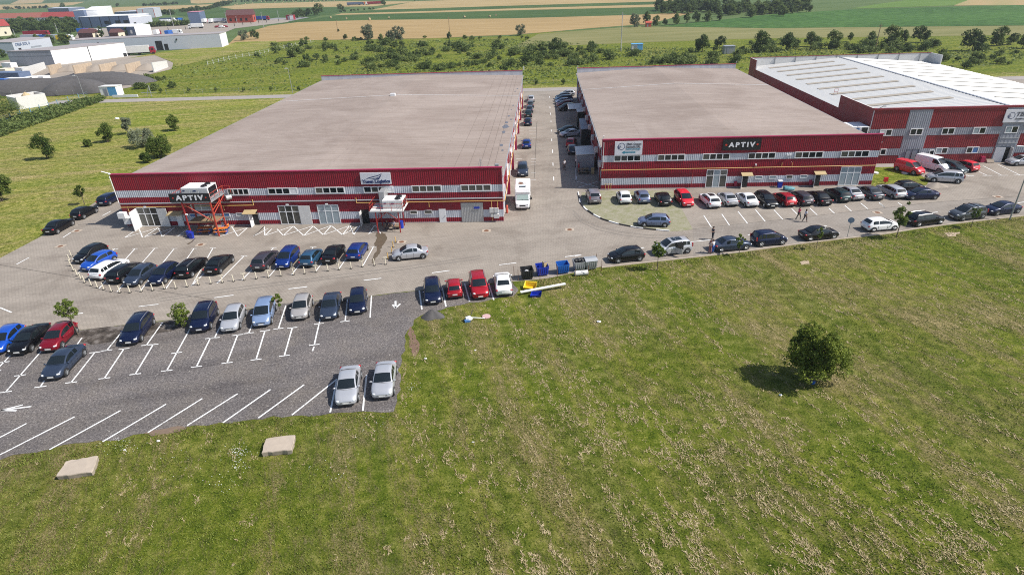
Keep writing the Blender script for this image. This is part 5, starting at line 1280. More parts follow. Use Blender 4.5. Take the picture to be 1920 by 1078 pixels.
for i in range(64):
    u = rnd.uniform(0, 148); v = rnd.uniform(51, 64) if u > 30 else rnd.uniform(52, 98)
    plant(rnd.choice(['round', 'round2', 'round']), u, v, rnd.uniform(12, 19), 'tree of the dense grove below the red roofs', gt, wide=1.15)
for u, v in [(20, 100), (40, 92), (58, 90), (75, 88), (98, 84), (118, 82), (8, 108), (30, 80), (70, 80), (88, 82), (128, 83), (12, 92)]: plant('round2', u, v, rnd.uniform(11, 18), 'tree between the far trucks and the grey hall', 'trees by the grey hall')
for u, v, hp, lb in [(192, 72, 22, 'left dark conifer between the two brown roofs'), (240, 70, 18, 'right dark conifer before the white hall')]: plant('conifer', u, v, hp, lb, 'conifers by the far halls')
for i in range(16): plant('bush2', 275+i*5+rnd.uniform(-2, 2), 51.5-i*.25, rnd.uniform(5, 9), 'hedge bush before the far trading halls', 'hedge of the trading halls')
# scrub behind the back road: every bush a thing
gs = 'wild bushes on the rough meadow'
def scatter(n, u0, u1, v0, v1, a, b, keys, lab='wild bush on the rough meadow behind the warehouses', grp=gs, ok=lambda u, v: True):
    k = 0
    while k < n:
        u, v = rnd.uniform(u0, u1), rnd.uniform(v0, v1)
        if not ok(u, v): continue
        plant(rnd.choice(keys), u, v, rnd.uniform(a, b), lab, grp, 'bush', rnd.uniform(.9, 1.3)); k += 1
behind = lambda u, v: v < 134 if u < 975 else v < 128
scatter(70, 690, 960, 84, 134, 6, 12, ['bush', 'bush2', 'bush', 'bush2', 'bush3'], ok=lambda u, v: v < 140-.02*(u-690) and not (u < 740 and v < 96 and False))
scatter(24, 500, 700, 86, 128, 5, 10, ['bush', 'bush2', 'bush3'])
scatter(46, 955, 1120, 92, 126, 6, 13, ['bush', 'bush2', 'bush', 'bush2', 'bush3'])
scatter(30, 1120, 1400, 96, 121, 6, 12, ['bush', 'bush2', 'bush3'])
scatter(34, 1400, 1760, 82, 99, 6, 13, ['bush', 'bush2', 'bush2', 'bush'])
scatter(22, 1760, 1930, 92, 134, 6, 13, ['bush2', 'bush', 'bush3'])
scatter(16, 560, 1010, 72, 78, 4, 7, ['bush', 'bush3'], 'low bush in the hedge below the wheat field', 'hedge below the wheat field')
for u, v, hp in [(520, 100, 14), (550, 108, 22), (570, 88, 14), (482, 108, 9), (575, 115, 13), (595, 112, 11), (610, 113, 10)]: plant('bush3', u, v, hp, 'taller bush beside the pale fence posts', gs, 'bush')
scatter(12, 255, 330, 148, 172, 6, 12, ['bush', 'bush2'], 'bush on the embankment beside the gravel heaps', 'bushes by the gravel heaps')
for i in range(7):
    u = 300+i*52; plant('bush3', 303+i*51.5, 174.5-i*.7, 9, 'small dark round-headed tree along the back road verge', 'round-headed trees along the back road', 'tree', .55)
for u, v in [(1006, 160), (1057, 159)]: plant('bush3', u, v, 11, 'small dark round-headed tree at the head of the alley', 'round-headed trees along the back road', 'tree', .55)
for t, _ in PT.values(): drop_tree(t)

# -- ground cover nobody could count
def in_poly(x, y, poly):
    c = np.zeros(len(x), bool); n = len(poly)
    for i in range(n):
        (x1, y1), (x2, y2) = poly[i], poly[(i+1) % n]
        if y1 == y2: continue
        k = ((y1 > y) != (y2 > y)) & (x < (x2-x1)*(y-y1)/(y2-y1)+x1); c ^= k
    return c
def vnoise(x, y, s, seed=0):
    """smooth value noise"""
    rs = np.random.RandomState(seed); T_ = rs.rand(256, 256); x, y = x/s, y/s
    i, j = np.floor(x).astype(int), np.floor(y).astype(int); fx, fy = x-i, y-j; fx, fy = fx*fx*(3-2*fx), fy*fy*(3-2*fy)
    g = lambda a, b: T_[a % 256, b % 256]
    return (g(i,j)*(1-fx)+g(i+1,j)*fx)*(1-fy)+(g(i,j+1)*(1-fx)+g(i+1,j+1)*fx)*fy
MEADOW = px([(0,868), (92,846), (162,834), (225,829), (275,816), (342,806), (412,796), (475,790), (547,784), (618,779), (680,775), (742,776), (750,750), (757,685), (766,640), (770,620), (782,603), (800,592), (845,578), (919,566), (965,559), (1000,528), (1040,523), (1128,505), (1230,493), (1380,477), (1510,459), (1660,442), (1720,432), (1804,421), (1920,408), (1935,408), (1990,1100), (960,1120), (-40,1120), (-40,875)])
def blades(n, poly, lo, hi, flat, dens=None, bias=.5):
    xs, ys = [p[0] for p in poly], [p[1] for p in poly]
    x = NP.uniform(min(xs), max(xs), n); y = min(ys)+(max(ys)-min(ys))*NP.uniform(0, 1, n)**1.5
    k = in_poly(x, y, poly); x, y = x[k], y[k]
    if dens is not None: k = NP.rand(len(x)) < dens(x, y); x, y = x[k], y[k]
    n = len(x); h = NP.uniform(lo, hi, n); th = NP.uniform(0, 2*PI, n); w = h*NP.uniform(.10, .20, n)+.008
    if flat: th = MOW+NP.normal(0, .8, n)
    l = h*(NP.uniform(.8, 1.5, n) if flat else NP.uniform(.2, .7, n)); z = h*(NP.uniform(.1, .45, n) if flat else 1.)
    dx, dy = np.cos(th), np.sin(th); ox, oy = -dy*w, dx*w; z0 = NP.uniform(.0, .03, n)
    v = np.stack([np.stack([x-ox, y-oy, z0], 1), np.stack([x+ox, y+oy, z0], 1), np.stack([x+dx*l, y+dy*l, z0+z], 1)], 1).reshape(-1, 3)
    return v
def rot(x, y):
    c, s = math.cos(-MOW), math.sin(-MOW); return x*c-y*s, x*s+y*c
def hayd(x, y):
    a, b = rot(x, y); d = .5*vnoise(a/3.4, b, .45, 3)+.5*vnoise(a/2.2, b, .2, 4)
    d = d+.26*(vnoise(x, y, 7., 5)-.5)+.14*(vnoise(a/30, b, 2.6, 9)-.5)-.13*np.clip((-2-x)/10, 0, 1)*np.clip((46-y)/12, 0, 1); return np.clip((d-.565)*2.6, 0, .5)
def greend(x, y):
    return np.clip(.10+2.2*vnoise(x, y, .45, 6)*vnoise(x, y, 1.7, 8)*vnoise(x, y, 6., 12)*2.2, 0, 1)
gr = NG('grass_blades', .8); n_ = gr.noise(.8, 3); n2_ = gr.noise(9., 2)
gblade = gr.color(gr.ramp(gr.math('ADD', gr.math('MULTIPLY', n_, .5), gr.math('MULTIPLY', n2_, .5)), [(.36, (.075,.110,.014)), (.55, (.165,.195,.034)), (.68, (.29,.28,.09))]))
hr = NG('hay_stalks', .85); n_ = hr.noise(6., 3)
hblade = hr.color(hr.ramp(n_, [(.33, (.14,.108,.048)), (.5, (.28,.222,.115)), (.67, (.46,.38,.23))]))
def stuff(name, v, k, m):
    o = bpy.data.objects.new(name, raw_mesh(name, v, k, m)); COL.objects.link(o); return tag(o, kind='stuff')
stuff('grass', blades(420000, MEADOW, .05, .14, False, greend), 3, gblade)
stuff('mown_hay', blades(900000, MEADOW, .06, .22, True, hayd), 3, hblade)
EDGE = px([(742,790), (735,775), (680,773), (618,777), (547,782), (475,788), (412,794), (342,804), (275,814), (225,827), (162,832), (92,844), (0,864), (0,885), (92,862), (225,845), (412,810), (547,797), (680,788)])
stuff('grass', blades(40000, EDGE, .06, .16, False, lambda x, y: np.clip(1.6*vnoise(x, y, .9, 31)-.3, 0, 1)), 3, gblade)
EDGE2 = px([(1000,527), (1128,505), (1230,493), (1380,477), (1510,459), (1660,442), (1720,432), (1804,421), (1920,408), (1920,415), (1804,429), (1660,450), (1510,467), (1380,486), (1230,503), (1128,516), (1000,540)])
stuff('grass', blades(60000, EDGE2, .06, .20, False), 3, gblade)
WEEDS = px([(-10,262), (60,238), (120,217), (190,192), (200,186), (185,183), (120,196), (60,214), (-10,232)])
def clumps(n, poly, sz, hmax, m, dens=None):
    xs, ys = [p[0] for p in poly], [p[1] for p in poly]; x = NP.uniform(min(xs), max(xs), n); y = NP.uniform(min(ys), max(ys), n); k = in_poly(x, y, poly); x, y = x[k], y[k]
    if dens is not None: k = NP.rand(len(x)) < dens(x, y); x, y = x[k], y[k]
    hh = vnoise(x, y, 2.2, 3)*.7+vnoise(x, y, 7, 5)*.6; z = NP.uniform(0, 1, len(x))*hmax*np.clip(hh, .1, 1)
    return quads_mesh('w', np.stack([x, y, z], 1), sz*NP.uniform(.5, 1.3, len(x)), m=m)
def stuff2(name, me):
    o = bpy.data.objects.new(name, me); COL.objects.link(o); tag(o, kind='stuff')
stuff2('weeds', clumps(14000, WEEDS, .42, 1.5, LM['weed']))
ROUGH = px([(270,165), (330,122), (440,100), (520,82), (700,79), (960,74), (1200,90), (1440,92), (1920,90), (1990,140), (1500,128), (1000,158), (600,168), (300,178)])
stuff2('rough_weeds', clumps(60000, ROUGH, .55, .6, LM['weed'], lambda x, y: np.clip(2.2*vnoise(x, y, 9, 21)-.5, 0, 1)*np.where(x < -70, .35, 1.)))
M['heap'] = mat('dark_gravel_heap', (.085,.08,.08), .95, var=.3, scale=1.2, bump=.6)
# ------------------------------------------------------------------ white posts guarding the bays
def post(kind, x, y, label, group):
    r, sub = copy_tree(POSTS[kind]); r.location = (x, y, .02); r.rotation_euler = (0, 0, rnd.uniform(-.2, .2)); r['label'] = label; r['group'] = group
def post_proto(m, loop, h=.8):
    e = empty('bollard', (0,0,0), cat='bollard'); MB().tube((0,0,0), (0,0,h), .06, n=8).build('post', M[m], e)
    if loop:
        q = MB(); n = 12; q.path([(.26*math.cos(PI*k/6)+0, .05, h+.02+.10*math.sin(PI*k/6)) for k in range(13)], .035, 5); q.build('hoop', M[m], e)
    MB().box((0,0,.03), (.26,.26,.05)).build('foot', M['trim'], e); return tree_of(e)
POSTS = dict(plain=post_proto('cream', False, .85), hoop=post_proto('cream', True, .8), orange=post_proto('yellow', False, .8))
for i, (u, v) in enumerate([(134,481), (131,489.5), (133,499), (138,508), (145,517), (152,524), (159,530), (171.5,536), (183,540), (195,543.5), (209,547), (225,549), (244,549), (265,547), (286.6,545), (308.5,542), (330,541), (351,538), (372,535), (395.7,532), (417,530), (438,528), (458,525.7), (481,523), (503.7,520.5), (527,518), (550.5,515.6), (571.6,513.4), (592.8,510.7), (615,508.5), (636,506), (658.5,504), (679.6,500.5), (702,498), (723,496)]):
    x, y = P2(u, v); hoop = i > 16 and i % 2 == 0
    post('hoop' if hoop else 'plain', x, y, 'cream post with a hoop at its top along the parking bays' if hoop else 'plain cream post in the row along the parking bays', 'cream posts along the parking bays')
for u, v in [(727.5,486), (735,475), (737.4,464), (742,455)]:
    x, y = P2(u, v); post('orange', x, y, 'yellow-orange post beside the wet stain', 'orange posts by the wet stain')
for t in POSTS.values(): drop_tree(t)

# ------------------------------------------------------------------ rubbish containers and what lies beside them
def bin_(label, u, v, m, lid=None, fill=None, ang=13.5, s=1.):
    x, y = P2(u, v); e = empty('rubbish_container', (x, y+.55, 0), D(ang), label=label, cat='rubbish container', group='rubbish containers at the road edge'); e.scale = (s,s,s)
    q = MB(); W, Dp, H = .68, .52, 1.15
    bt = [(-W*.82,-Dp*.82,.18), (W*.82,-Dp*.82,.18), (W*.82,Dp*.82,.18), (-W*.82,Dp*.82,.18)]; tp = [(-W,-Dp,H), (W,-Dp,H), (W,Dp,H+.12), (-W,Dp,H+.12)]
    ins = [(-W+.05,-Dp+.05,H), (W-.05,-Dp+.05,H), (W-.05,Dp-.05,H+.12), (-W+.05,Dp-.05,H+.12)]; low = [(p[0]*.86, p[1]*.86, .35) for p in ins]
    q.add(bt+tp+ins+low, [(3,2,1,0), (0,1,5,4), (1,2,6,5), (2,3,7,6), (3,0,4,7), (4,5,9,8), (5,6,10,9), (6,7,11,10), (7,4,8,11), (8,9,13,12), (9,10,14,13), (10,11,15,14), (11,8,12,15), (12,13,14,15)])
    for k in range(5): q.b2((-.5+k*.24,-Dp-.0,.4), (-.42+k*.24,-Dp+.06,H-.06))
    q.build('tub', M[m], e)
    for sx in (-1, 1):
        for sy in (-1, 1): MB().tube((sx*.45-.04, sy*.34, .09), (sx*.45+.04, sy*.34, .09), .09, n=10).build('wheel', M['tyre'], e)
        MB().tube((sx*W, -.1, H-.1), (sx*(W+.1), -.1, H-.1), .03).build('handle', M['trim'], e)
    if lid: MB().add([(-W-.03,-Dp-.03,H+.02), (W+.03,-Dp-.03,H+.02), (W+.03,Dp+.03,H+.16), (-W-.03,Dp+.03,H+.16), (-W-.03,-.1,H+.22), (W+.03,-.1,H+.22)], [(0,1,5,4), (4,5,2,3), (0,4,3), (1,2,5)]).build('lid', M[lid], e)
    return e
def sack(label, x, y, z, r, m, g='sacks in the grey container'):
    q = MB().ell((0,0,0), (r, r*.85, r*.8), 9, 6); q.v = [(a*(1+rnd.uniform(-.15,.15)), b*(1+rnd.uniform(-.15,.15)), c*(1+rnd.uniform(-.15,.15))) for a, b, c in q.v]
    q.build('rubbish_sack', M[m], label=label, cat='rubbish sack', group=g).location = (x, y, z)
bin_('dark grey open rubbish container at the left end of the row', 988, 526, 'trim'); bin_('deep blue container with cardboard sticking out', 1016.5, 519.5, 'rubber_blue'); bin_('lighter blue open container with a weed before it', 1055, 515.5, 'blue_mid')
bin_('grey steel container heaped with black sacks', 1086, 510, 'post_grey'); bin_('grey steel container with a closed pale lid at the right end', 1107.5, 508, 'post_grey', 'galv')
x, y = P2(1016.5, 519.5); MB().box((.15,.6,1.2), (.06,.5,.75), .4).box((.4,.75,1.1), (.5,.05,.6), .7).build('cardboard', M['tan'], label='brown cardboard sticking out of the deep blue container', cat='cardboard').location = (x, y, 0)
x, y = P2(1086, 510)
for i, (a, b) in enumerate([(-.38,.45), (0,.6), (.36,.5), (-.15,.8), (.25,.85)]): sack('black rubbish sack heaped in the grey steel container', x+a, y+b, 1.15, .27, 'trim')
x, y = P2(988, 526); sack('white rubbish lying in the dark grey container', x, y+.5, .8, .3, 'white', 'rubbish in the dark grey container')
x, y = P2(1090, 516); MB().tube((-.75,-.1,.28), (.75,.15,.28), .28, n=14).build('plastic_drum', M['offwhite'], label='pale drum lying in the grass before the grey containers', cat='drum').location = (x, y, 0)
pr = MB().tube((0,0,0), (0,0,1.35), .028, n=6)
pm_ = pr.mesh('thin_post', M['rust'])
for u, v in [(964,519.5), (971.7,526), (1012.5,524.5), (1045,521.5), (1078.6,524), (1102.5,518), (1127.8,509), (1118,496)]:
    o = bpy.data.objects.new('thin_post', pm_); COL.objects.link(o); x, y = P2(u, v); o.location = (x, y, 0); tag(o, 'thin rusty post standing round the rubbish containers', 'post', 'thin posts round the containers')
q = MB(); x, y = P2(994, 543)
q.add([(-.8,-.35,0), (.75,-.45,0), (.85,.35,.1), (-.7,.45,.1), (-.95,-.5,.42), (.95,-.6,.42), (1.0,.6,.75), (-.85,.7,.75), (-.85,-.4,.40), (.85,-.5,.40), (.9,.5,.68), (-.75,.6,.68)], [(3,2,1,0), (0,1,5,4), (1,2,6,5), (2,3,7,6), (3,0,4,7), (4,5,9,8), (5,6,10,9), (6,7,11,10), (7,4,8,11), (8,9,1,0), (9,10,2,1), (10,11,3,2), (11,8,0,3)])
o = q.build('grit_box', M['yellow_pl'], label='yellow plastic grit box lying open in the grass', cat='box'); o.location = (x, y+.2, .02); o.rotation_euler = (.1, 0, -.15); o.scale = (.72, .8, .8)
q = MB().add([(-.75,-.3,.03), (.8,-.2,.03), (.85,.55,.03), (-.5,.55,.03), (-.8,-.4,.30), (.9,-.3,.42), (.95,.6,.55), (-.55,.6,.5)], [(3,2,1,0), (0,1,5,4), (1,2,6,5), (2,3,7,6), (3,0,4,7)])
o = q.build('grit_box', M['rubber_blue'], label='deep blue plastic box lying under the long white plank', cat='box'); x, y = P2(1004, 556); o.location = (x, y, .02); o.scale = (.70, .75, .8)
a, b = G(976, 553), G(1060, 539.5); d = b-a; MB().box((0,0,0), (d.length, .30, .10)).box((d.length*.1,.0,.055), (.06,.30,.03)).build('plank', M['white'], label='long white plank lying over the blue box in the grass', cat='plank'); o = bpy.data.objects['plank']; o.location = (a+b)/2+Vector((0,0,.42)); o.rotation_euler = (0, -.03, math.atan2(d.y, d.x))
# heap of dark gravel
def mound(name, label, u, v, rx, ry, h, m, ang=0., seed=1, cat='heap', group=None, kind=None, n=22, loc=None, dome=False):
    rs = np.random.RandomState(seed); q = MB(); vs = []; ring = 28
    for j in range(n+1):
        t = j/n
        for i in range(ring):
            a = 2*PI*i/ring; w = 1+.12*math.sin(3*a+seed)+.08*math.sin(5*a+2*seed)
            z = h*(max(0, 1-t**1.35) if not dome else max(0, 1-t**2.6)**.8)*(1+rs.uniform(-.04, .04)); vs.append((rx*t*w*math.cos(a), ry*t*w*math.sin(a), z+rs.uniform(0, .03)*h))
    q.add(vs, [(j*ring+i, (j+1)*ring+i, (j+1)*ring+(i+1) % ring, j*ring+(i+1) % ring) for j in range(n) for i in range(ring)])
    o = q.build(name, m, smooth=True, label=label, cat=cat, group=group, kind=kind); x, y = P2(u, v) if loc is None else loc; o.location = (x, y, 0); o.rotation_euler = (0,0,ang); return o
mound('gravel_heap', 'small heap of dark gravel at the corner of the car park', 811, 593, 1.15, .85, .75, M['heap'], seed=2)
mound('soil_heap', 'low heap of pale soil by the lawn and the silver minivan', 1755, 350, 1.7, .9, .6, GM['yard'], .2, 3)
# concrete slabs
def slab(label, top, z, h):
    p = [G(u, v, z) for u, v in top]; c = sum(p, Vector())/4; q = MB(); q2 = []
    n = 6
    pts = []
    for i in range(4):
        a, b = p[i], p[(i+1) % 4]
        for k in range(n): pts.append(a.lerp(b, k/n)-c+Vector((rnd.uniform(-.05,.05), rnd.uniform(-.05,.05), rnd.uniform(-.025,.025))))
    N = len(pts); lowr = [Vector((v.x*.96-.02, v.y*.96+.04, -h+rnd.uniform(-.03,.03))) for v in pts]; edge = [Vector((v.x*1.0, v.y*1.0, v.z-.05)) for v in pts]; inn = [Vector((v.x*.975, v.y*.975, v.z+.012)) for v in pts]
    q.add(inn+edge+lowr, [tuple(range(N))]+[(i, N+i, N+(i+1) % N, (i+1) % N) for i in range(N)]+[(N+i, 2*N+i, 2*N+(i+1) % N, N+(i+1) % N) for i in range(N)]+[tuple(range(2*N, 3*N))[::-1]])
    bm = bmesh.new(); o = q.build('concrete_slab', M['concrete'], label=label, cat='concrete slab', group='concrete slabs in the meadow')
    bm.from_mesh(o.data); bmesh.ops.recalc_face_normals(bm, faces=bm.faces); bm.to_mesh(o.data); bm.free(); o.location = c
slab('concrete slab nearest the lower left corner of the picture', [(104.5,893), (172,884), (184,854), (124,863)], .42, .42)
slab('concrete slab below the empty slanting bays, right of the other slab', [(491,848), (547,843), (554,814.5), (497,822)], .45, .45)
# litter in the meadow
x, y = P2(880, 601); e = empty('broken_stand', (x, y, 0), label='broken blue and white stand with poles lying in the meadow', cat='litter')
MB().ell((0,0,.22), (.34,.28,.24), 9, 6).box((-.1,-.05,.3), (.5,.12,.4), .5).build('base', M['white'], e); MB().box((-.15,-.25,.12), (.55,.3,.2), .3).build('cloth', M['blind_blue'], e)
MB().tube((.1,.1,.3), (1.5,.25,.12), .045).build('pole', M['white'], e); MB().tube((-.1,.2,.3), (-.75,-.2,.08), .03).tube((.1,.3,.3), (.25,.9,.7), .035).build('pole', M['trim'], e)
x, y = P2(912, 594); MB().tube((0,0,.02), (0,0,.10), .42, n=16).build('round_lid', mat('pink_lid', (.52,.34,.33), .7), label='flat pinkish round lid lying beside the broken stand', cat='litter').location = (x, y, 0)
for i, (u, v, r, m, lb) in enumerate([(1123,604,.30,'white','white bag lying in the meadow below the plank'), (798,673,.22,'offwhite','pale stone right of the gravel lot edge'), (891,657,.16,'offwhite','small stone in the meadow left of centre'), (900,680,.15,'concrete','small stone below another in the meadow left of centre'), (1463,741,.2,'white','white litter at the edge of the lone tree shadow'), (887,829,.14,'offwhite','small pale clod in the middle of the lower meadow'), (234,844,.16,'offwhite','white scrap between the slabs and the gravel edge'), (297,827,.2,'offwhite','white scrap at the gravel edge above the slabs'), (870,507,.0,'white',''), (220,224,.8,'white','white bag on the left meadow before the willow')]):
    if r == 0: continue
    x, y = P2(u, v); r *= .7; q = MB().ell((0,0,r*.35), (r, r*.7, r*.45), 8, 5); q.v = [(a*rnd.uniform(.8,1.2), b*rnd.uniform(.8,1.2), max(0, c*rnd.uniform(.8,1.2))) for a, b, c in q.v]
    q.build('stone' if 'stone' in lb or 'clod' in lb else 'litter', M[m], label=lb, cat='stone' if 'stone' in lb or 'clod' in lb else 'litter').location = (x, y, 0)
bare = mat('bare_pale_soil', (.40,.31,.22), .95, var=.2, scale=2.)
for l in [[(1770,437), (1800,435), (1792,443), (1778,444)], [(1500,491), (1516,489), (1518,495), (1503,497)]]: sheet('bare_soil', ragged(px(l), .5, .15), .012, bare)
daisy = MB()
for u0, v0, n, sp in [(447,848,70,22), (450,872,30,20), (230,835,40,40), (560,700,0,1), (700,790,25,60), (420,905,20,30), (330,870,20,60), (775,728,18,16), (620,885,20,60)]:
    for i in range(n):
        x, y = P2(u0+rnd.gauss(0, sp*.5), v0+rnd.gauss(0, sp*.28)); s_ = rnd.uniform(.014,.036); daisy.add([(x-s_,y,.10), (x,y-s_,.12), (x+s_,y,.10), (x,y+s_,.12)], [(0,1,2,3)])
daisy.build('daisies', M['white'], kind='stuff')
for u, v, s_ in [(1640,325,.55), (1696.5,325.5,.5), (1710,326,.25)]:
    x, y = P2(u, v); MB().tube((0,0,0), (0,0,.16), s_, n=16).tube((0,0,.16), (0,0,.20), s_*.6, n=12).build('manhole_ring', M['offwhite'], label={.55:'large pale manhole ring on the lawn, left', .5:'pale manhole ring in the middle of the lawn', .25:'smallest pale manhole cap on the lawn'}[s_], cat='manhole', group='manhole rings on the lawn').location = (x, y, 0)
x, y = P2(1659, 345); e = empty('hydrant', (x, y, 0), label='red hydrant on the lawn between the warehouses', cat='hydrant'); MB().tube((0,0,0), (0,0,.35), .06).build('stand', M['trim'], e); MB().b2((-.28,-.14,.35), (.28,.14,1.0)).build('cabinet', mat('hydrant_red', (.60,.02,.03), .4), e)
x, y = P2(1461, 352); e = empty('waste_bin', (x, y, 0), label='blue waste bin with white top at the middle warehouse wall', cat='bin'); MB().box((0,0,.5), (.55,.45,1.0), taper=1.1).build('tub', M['rubber_blue'], e); MB().box((0,0,1.06), (.66,.56,.14)).build('lid', M['white'], e)
x, y = P2(1479, 357); MB().ell((0,0,.25), (.9,.5,.32), 10, 6).box((-.5,.1,.35), (.6,.4,.5), .5).build('tarpaulin', mat('teal_tarp', (.10,.26,.30), .6, var=.2), label='crumpled teal tarpaulin on the pavement before the warehouse wall', cat='tarpaulin').location = (x, y, 0)
x, y = P2(753, 427.5); MB().tube((0,0,0), (0,0,.95), .3, n=14).tube((0,0,.95), (0,0,1.0), .32, n=14).build('barrel', M['rubber_blue'], label='dark blue barrel under the low steel platform', cat='barrel').location = (x, y, 0)
x, y = P2(951, 400); MB().tube((0,0,.1), (0,0,1.1), .16, n=10).ell((0,0,1.1), (.16,.16,.12)).build('gas_cylinder', mat('coral_paint', (.55,.10,.06), .5), label='orange-red cylinder at the right corner of the left warehouse', cat='cylinder').location = (x, y, 0)
# ------------------------------------------------------------------ lamp posts, road sign, power poles
def lamp_post(label, u, v, h, arm, ang, m='post_grey', r=.09):
    x, y = P2(u, v); e = empty('street_lamp', (x, y, 0), ang, label=label, cat='street lamp', group='street lamps'); MB().tube((0,0,0), (0,0,h), r, r*.6, 8).tube((0,0,h), (arm,0,h+.25), .05).build('pole', M[m], e)
    MB().box((arm+.3,0,h+.25), (.75,.28,.13)).build('lamp_head', M['white'], e)
lamp_post('tall grey street lamp cut by the right picture edge', 1893, 412, 9.0, 1.2, 2.6)
lamp_post('street lamp beside the blue fence at the far left', 160, 187, 6.8, .8, PI); lamp_post('street lamp pole rising behind the left warehouse roof', 549, 176, 7.0, .3, PI)
x, y = P2(1588, 446); e = empty('road_sign', (x, y, 0), -.3, label='round road sign on a thin post between two parked cars', cat='road sign'); MB().tube((0,0,0), (0,0,2.6), .035).build('post', M['post_grey'], e); MB().tube((0,-.05,2.3), (0,-.03,2.3), .36, n=20).build('disc', mat('sign_grey_blue', (.22,.28,.42), .5), e)
def pole(label, u, v, hpx, m='post_grey', cross=True, r=.13, g='power poles'):
    s = px_scale(u, v); h = hpx*s; x, y = P2(u, v); e = empty('power_pole', (x, y, 0), rnd.uniform(-.3, .3), label=label, cat='power pole', group=g)
    MB().tube((0,0,0), (0,0,h), r*1.5, r, 7).build('shaft', M[m], e)
    if cross: MB().box((0,0,h*.93), (h*.17,.14,.14)).build('cross_arm', M[m], e)
pole('tall pale concrete power pole beside the blue and white kiosk', 1164, 97, 67, 'plinth'); pole('dark power pole among the trees above the white roof', 1641, 94, 45, 'wood'); pole('power pole in the wheat field above the left warehouse', 843, 61, 26, 'wood'); pole('wooden power pole left of the willows in the wheat', 633.5, 60, 20, 'wood')
for u, v, hp, lb in [(495, 53, 27, 'power pole beside the red brick building'), (429, 56, 30, 'pale power pole left of the red brick building'), (326, 51, 31, 'pale power pole before the far blue truck'), (109, 63, 17, 'pale pole in front of the grove'), (30, 72, 15, 'pole beside the red roofed house'), (522, 33, 12, 'thin pole behind the far blue trailer'), (445, 45, 13, 'short pole before the red brick building')]: pole(lb, u, v, hp, 'plinth')
# ------------------------------------------------------------------ fences
def fence(name, label, pts, h, gap, m, wires=3, r=.05, cat='fence'):
    a0 = Vector((*pts[0], 0)); e = empty(name, a0, label=label, cat=cat); q = MB(); pm2 = MB().tube((0,0,0), (0,0,h), r, n=6).mesh('post', M[m])
    for a, b in zip(pts[:-1], pts[1:]):
        a, b = Vector((*a, 0))-a0, Vector((*b, 0))-a0; n = max(1, int((b-a).length/gap))
        for k in range(n):
            o = bpy.data.objects.new('post', pm2); COL.objects.link(o); o.parent = e; o.location = a.lerp(b, k/n)
        for w in range(wires): q.tube(a+Vector((0,0,h*(w+.7)/wires*.9)), b+Vector((0,0,h*(w+.7)/wires*.9)), .02, n=4)
    q.build('wire', M[m], e); return e
bl = mat('pale_blue_paint', (.16,.30,.40), .6); M['fblue'] = bl
fence('wire_fence', 'pale blue post and wire fence along the weeds at the left', px([(2,233), (60,216), (110,200), (150,189), (166,183)]), 2.0, 3.4, 'fblue', 4, .09)
fence('wire_fence', 'thin grey fence before the long dark gravel heap', px([(-5,181), (80,180), (170,181)]), 1.8, 5, 'post_grey')
fence('post_fence', 'fence of pale concrete posts climbing towards the wheat field', px([(390,123), (430,113), (480,104), (540,90), (590,80)]), 1.7, 3.6, 'offwhite', 2, .10)
fence('wire_fence', 'thin fence along the verge of the back road', [(-118, 189.5), (-60, 190.5), (60, 189)], 1.5, 5.5, 'post_grey', 2, .035)
fence('post_fence', 'dark post fence along the far road before the halls', px([(316,58), (380,54), (440,50), (500,43), (545,39)]), 2.2, 9, 'trim', 1, .22)
# ------------------------------------------------------------------ kiosks behind the warehouses
def kiosk(label, u0, u1, v, hpx, wallm, roofm, dep=.7, panel=None, door=True, cat='kiosk', nm='kiosk', pitched=False, grp=None):
    s = px_scale((u0+u1)/2, v); w = (u1-u0)*s; h = hpx*s; x, y = P2((u0+u1)/2, v); e = empty(nm, (x, y, 0), label=label, cat=cat, group=grp); d = w*dep
    MB().b2((-w/2, 0, 0), (w/2, d, h)).build('wall', M[wallm], e)
    if pitched: MB().add([(-w/2-.2,-.2,h), (w/2+.2,-.2,h), (w/2+.2,d+.2,h), (-w/2-.2,d+.2,h), (-w/2-.2,d/2,h+d*.35), (w/2+.2,d/2,h+d*.35)], [(0,1,5,4), (2,3,4,5), (0,4,3), (1,2,5), (3,2,1,0)]).build('roof', M[roofm], e)
    else: MB().b2((-w/2-.12, -.12, h), (w/2+.12, d+.12, h+.14)).build('roof', M[roofm], e)
    if panel: MB().b2((0, -.04, .15), (w/2-.1, -.003, h-.15)).build('panel', M[panel], e)
    if door: MB().b2((-w*.28, -.05, .02), (-w*.06, -.004, h*.8)).build('door', M['grey_clad'], e)
    return e
M['sky_blue'] = mat('sky_blue_paint', (.10,.34,.62), .5); M['brick'] = mat('red_brick', (.42,.075,.045), .8, var=.15); M['tile'] = mat('red_tile', (.30,.045,.04), .7, var=.18, scale=.5); M['tile2'] = mat('weathered_tile', (.30,.10,.07), .8, var=.2, scale=.3); M['brown'] = mat('brown_roof', (.11,.045,.04), .7, var=.1); M['slateblue'] = mat('blue_grey_cladding', (.115,.155,.25), .5, var=.08); M['pink'] = mat('pink_panel', (.50,.20,.26), .6)
M['halls'] = mat('pale_grey_cladding', (.44,.46,.52), .6, var=.05); M['halltop'] = mat('grey_hall_roof', (.30,.27,.27), .8, var=.1, scale=.1); M['truck_red'] = mat('truck_red', (.28,.012,.03), .4); M['truck_blue'] = mat('truck_blue', (.02,.07,.30), .5); M['rustwall'] = mat('stained_concrete', (.46,.36,.26), .9, var=.35, scale=.6); M['sand'] = mat('sand', (.48,.37,.22), .95, var=.1)
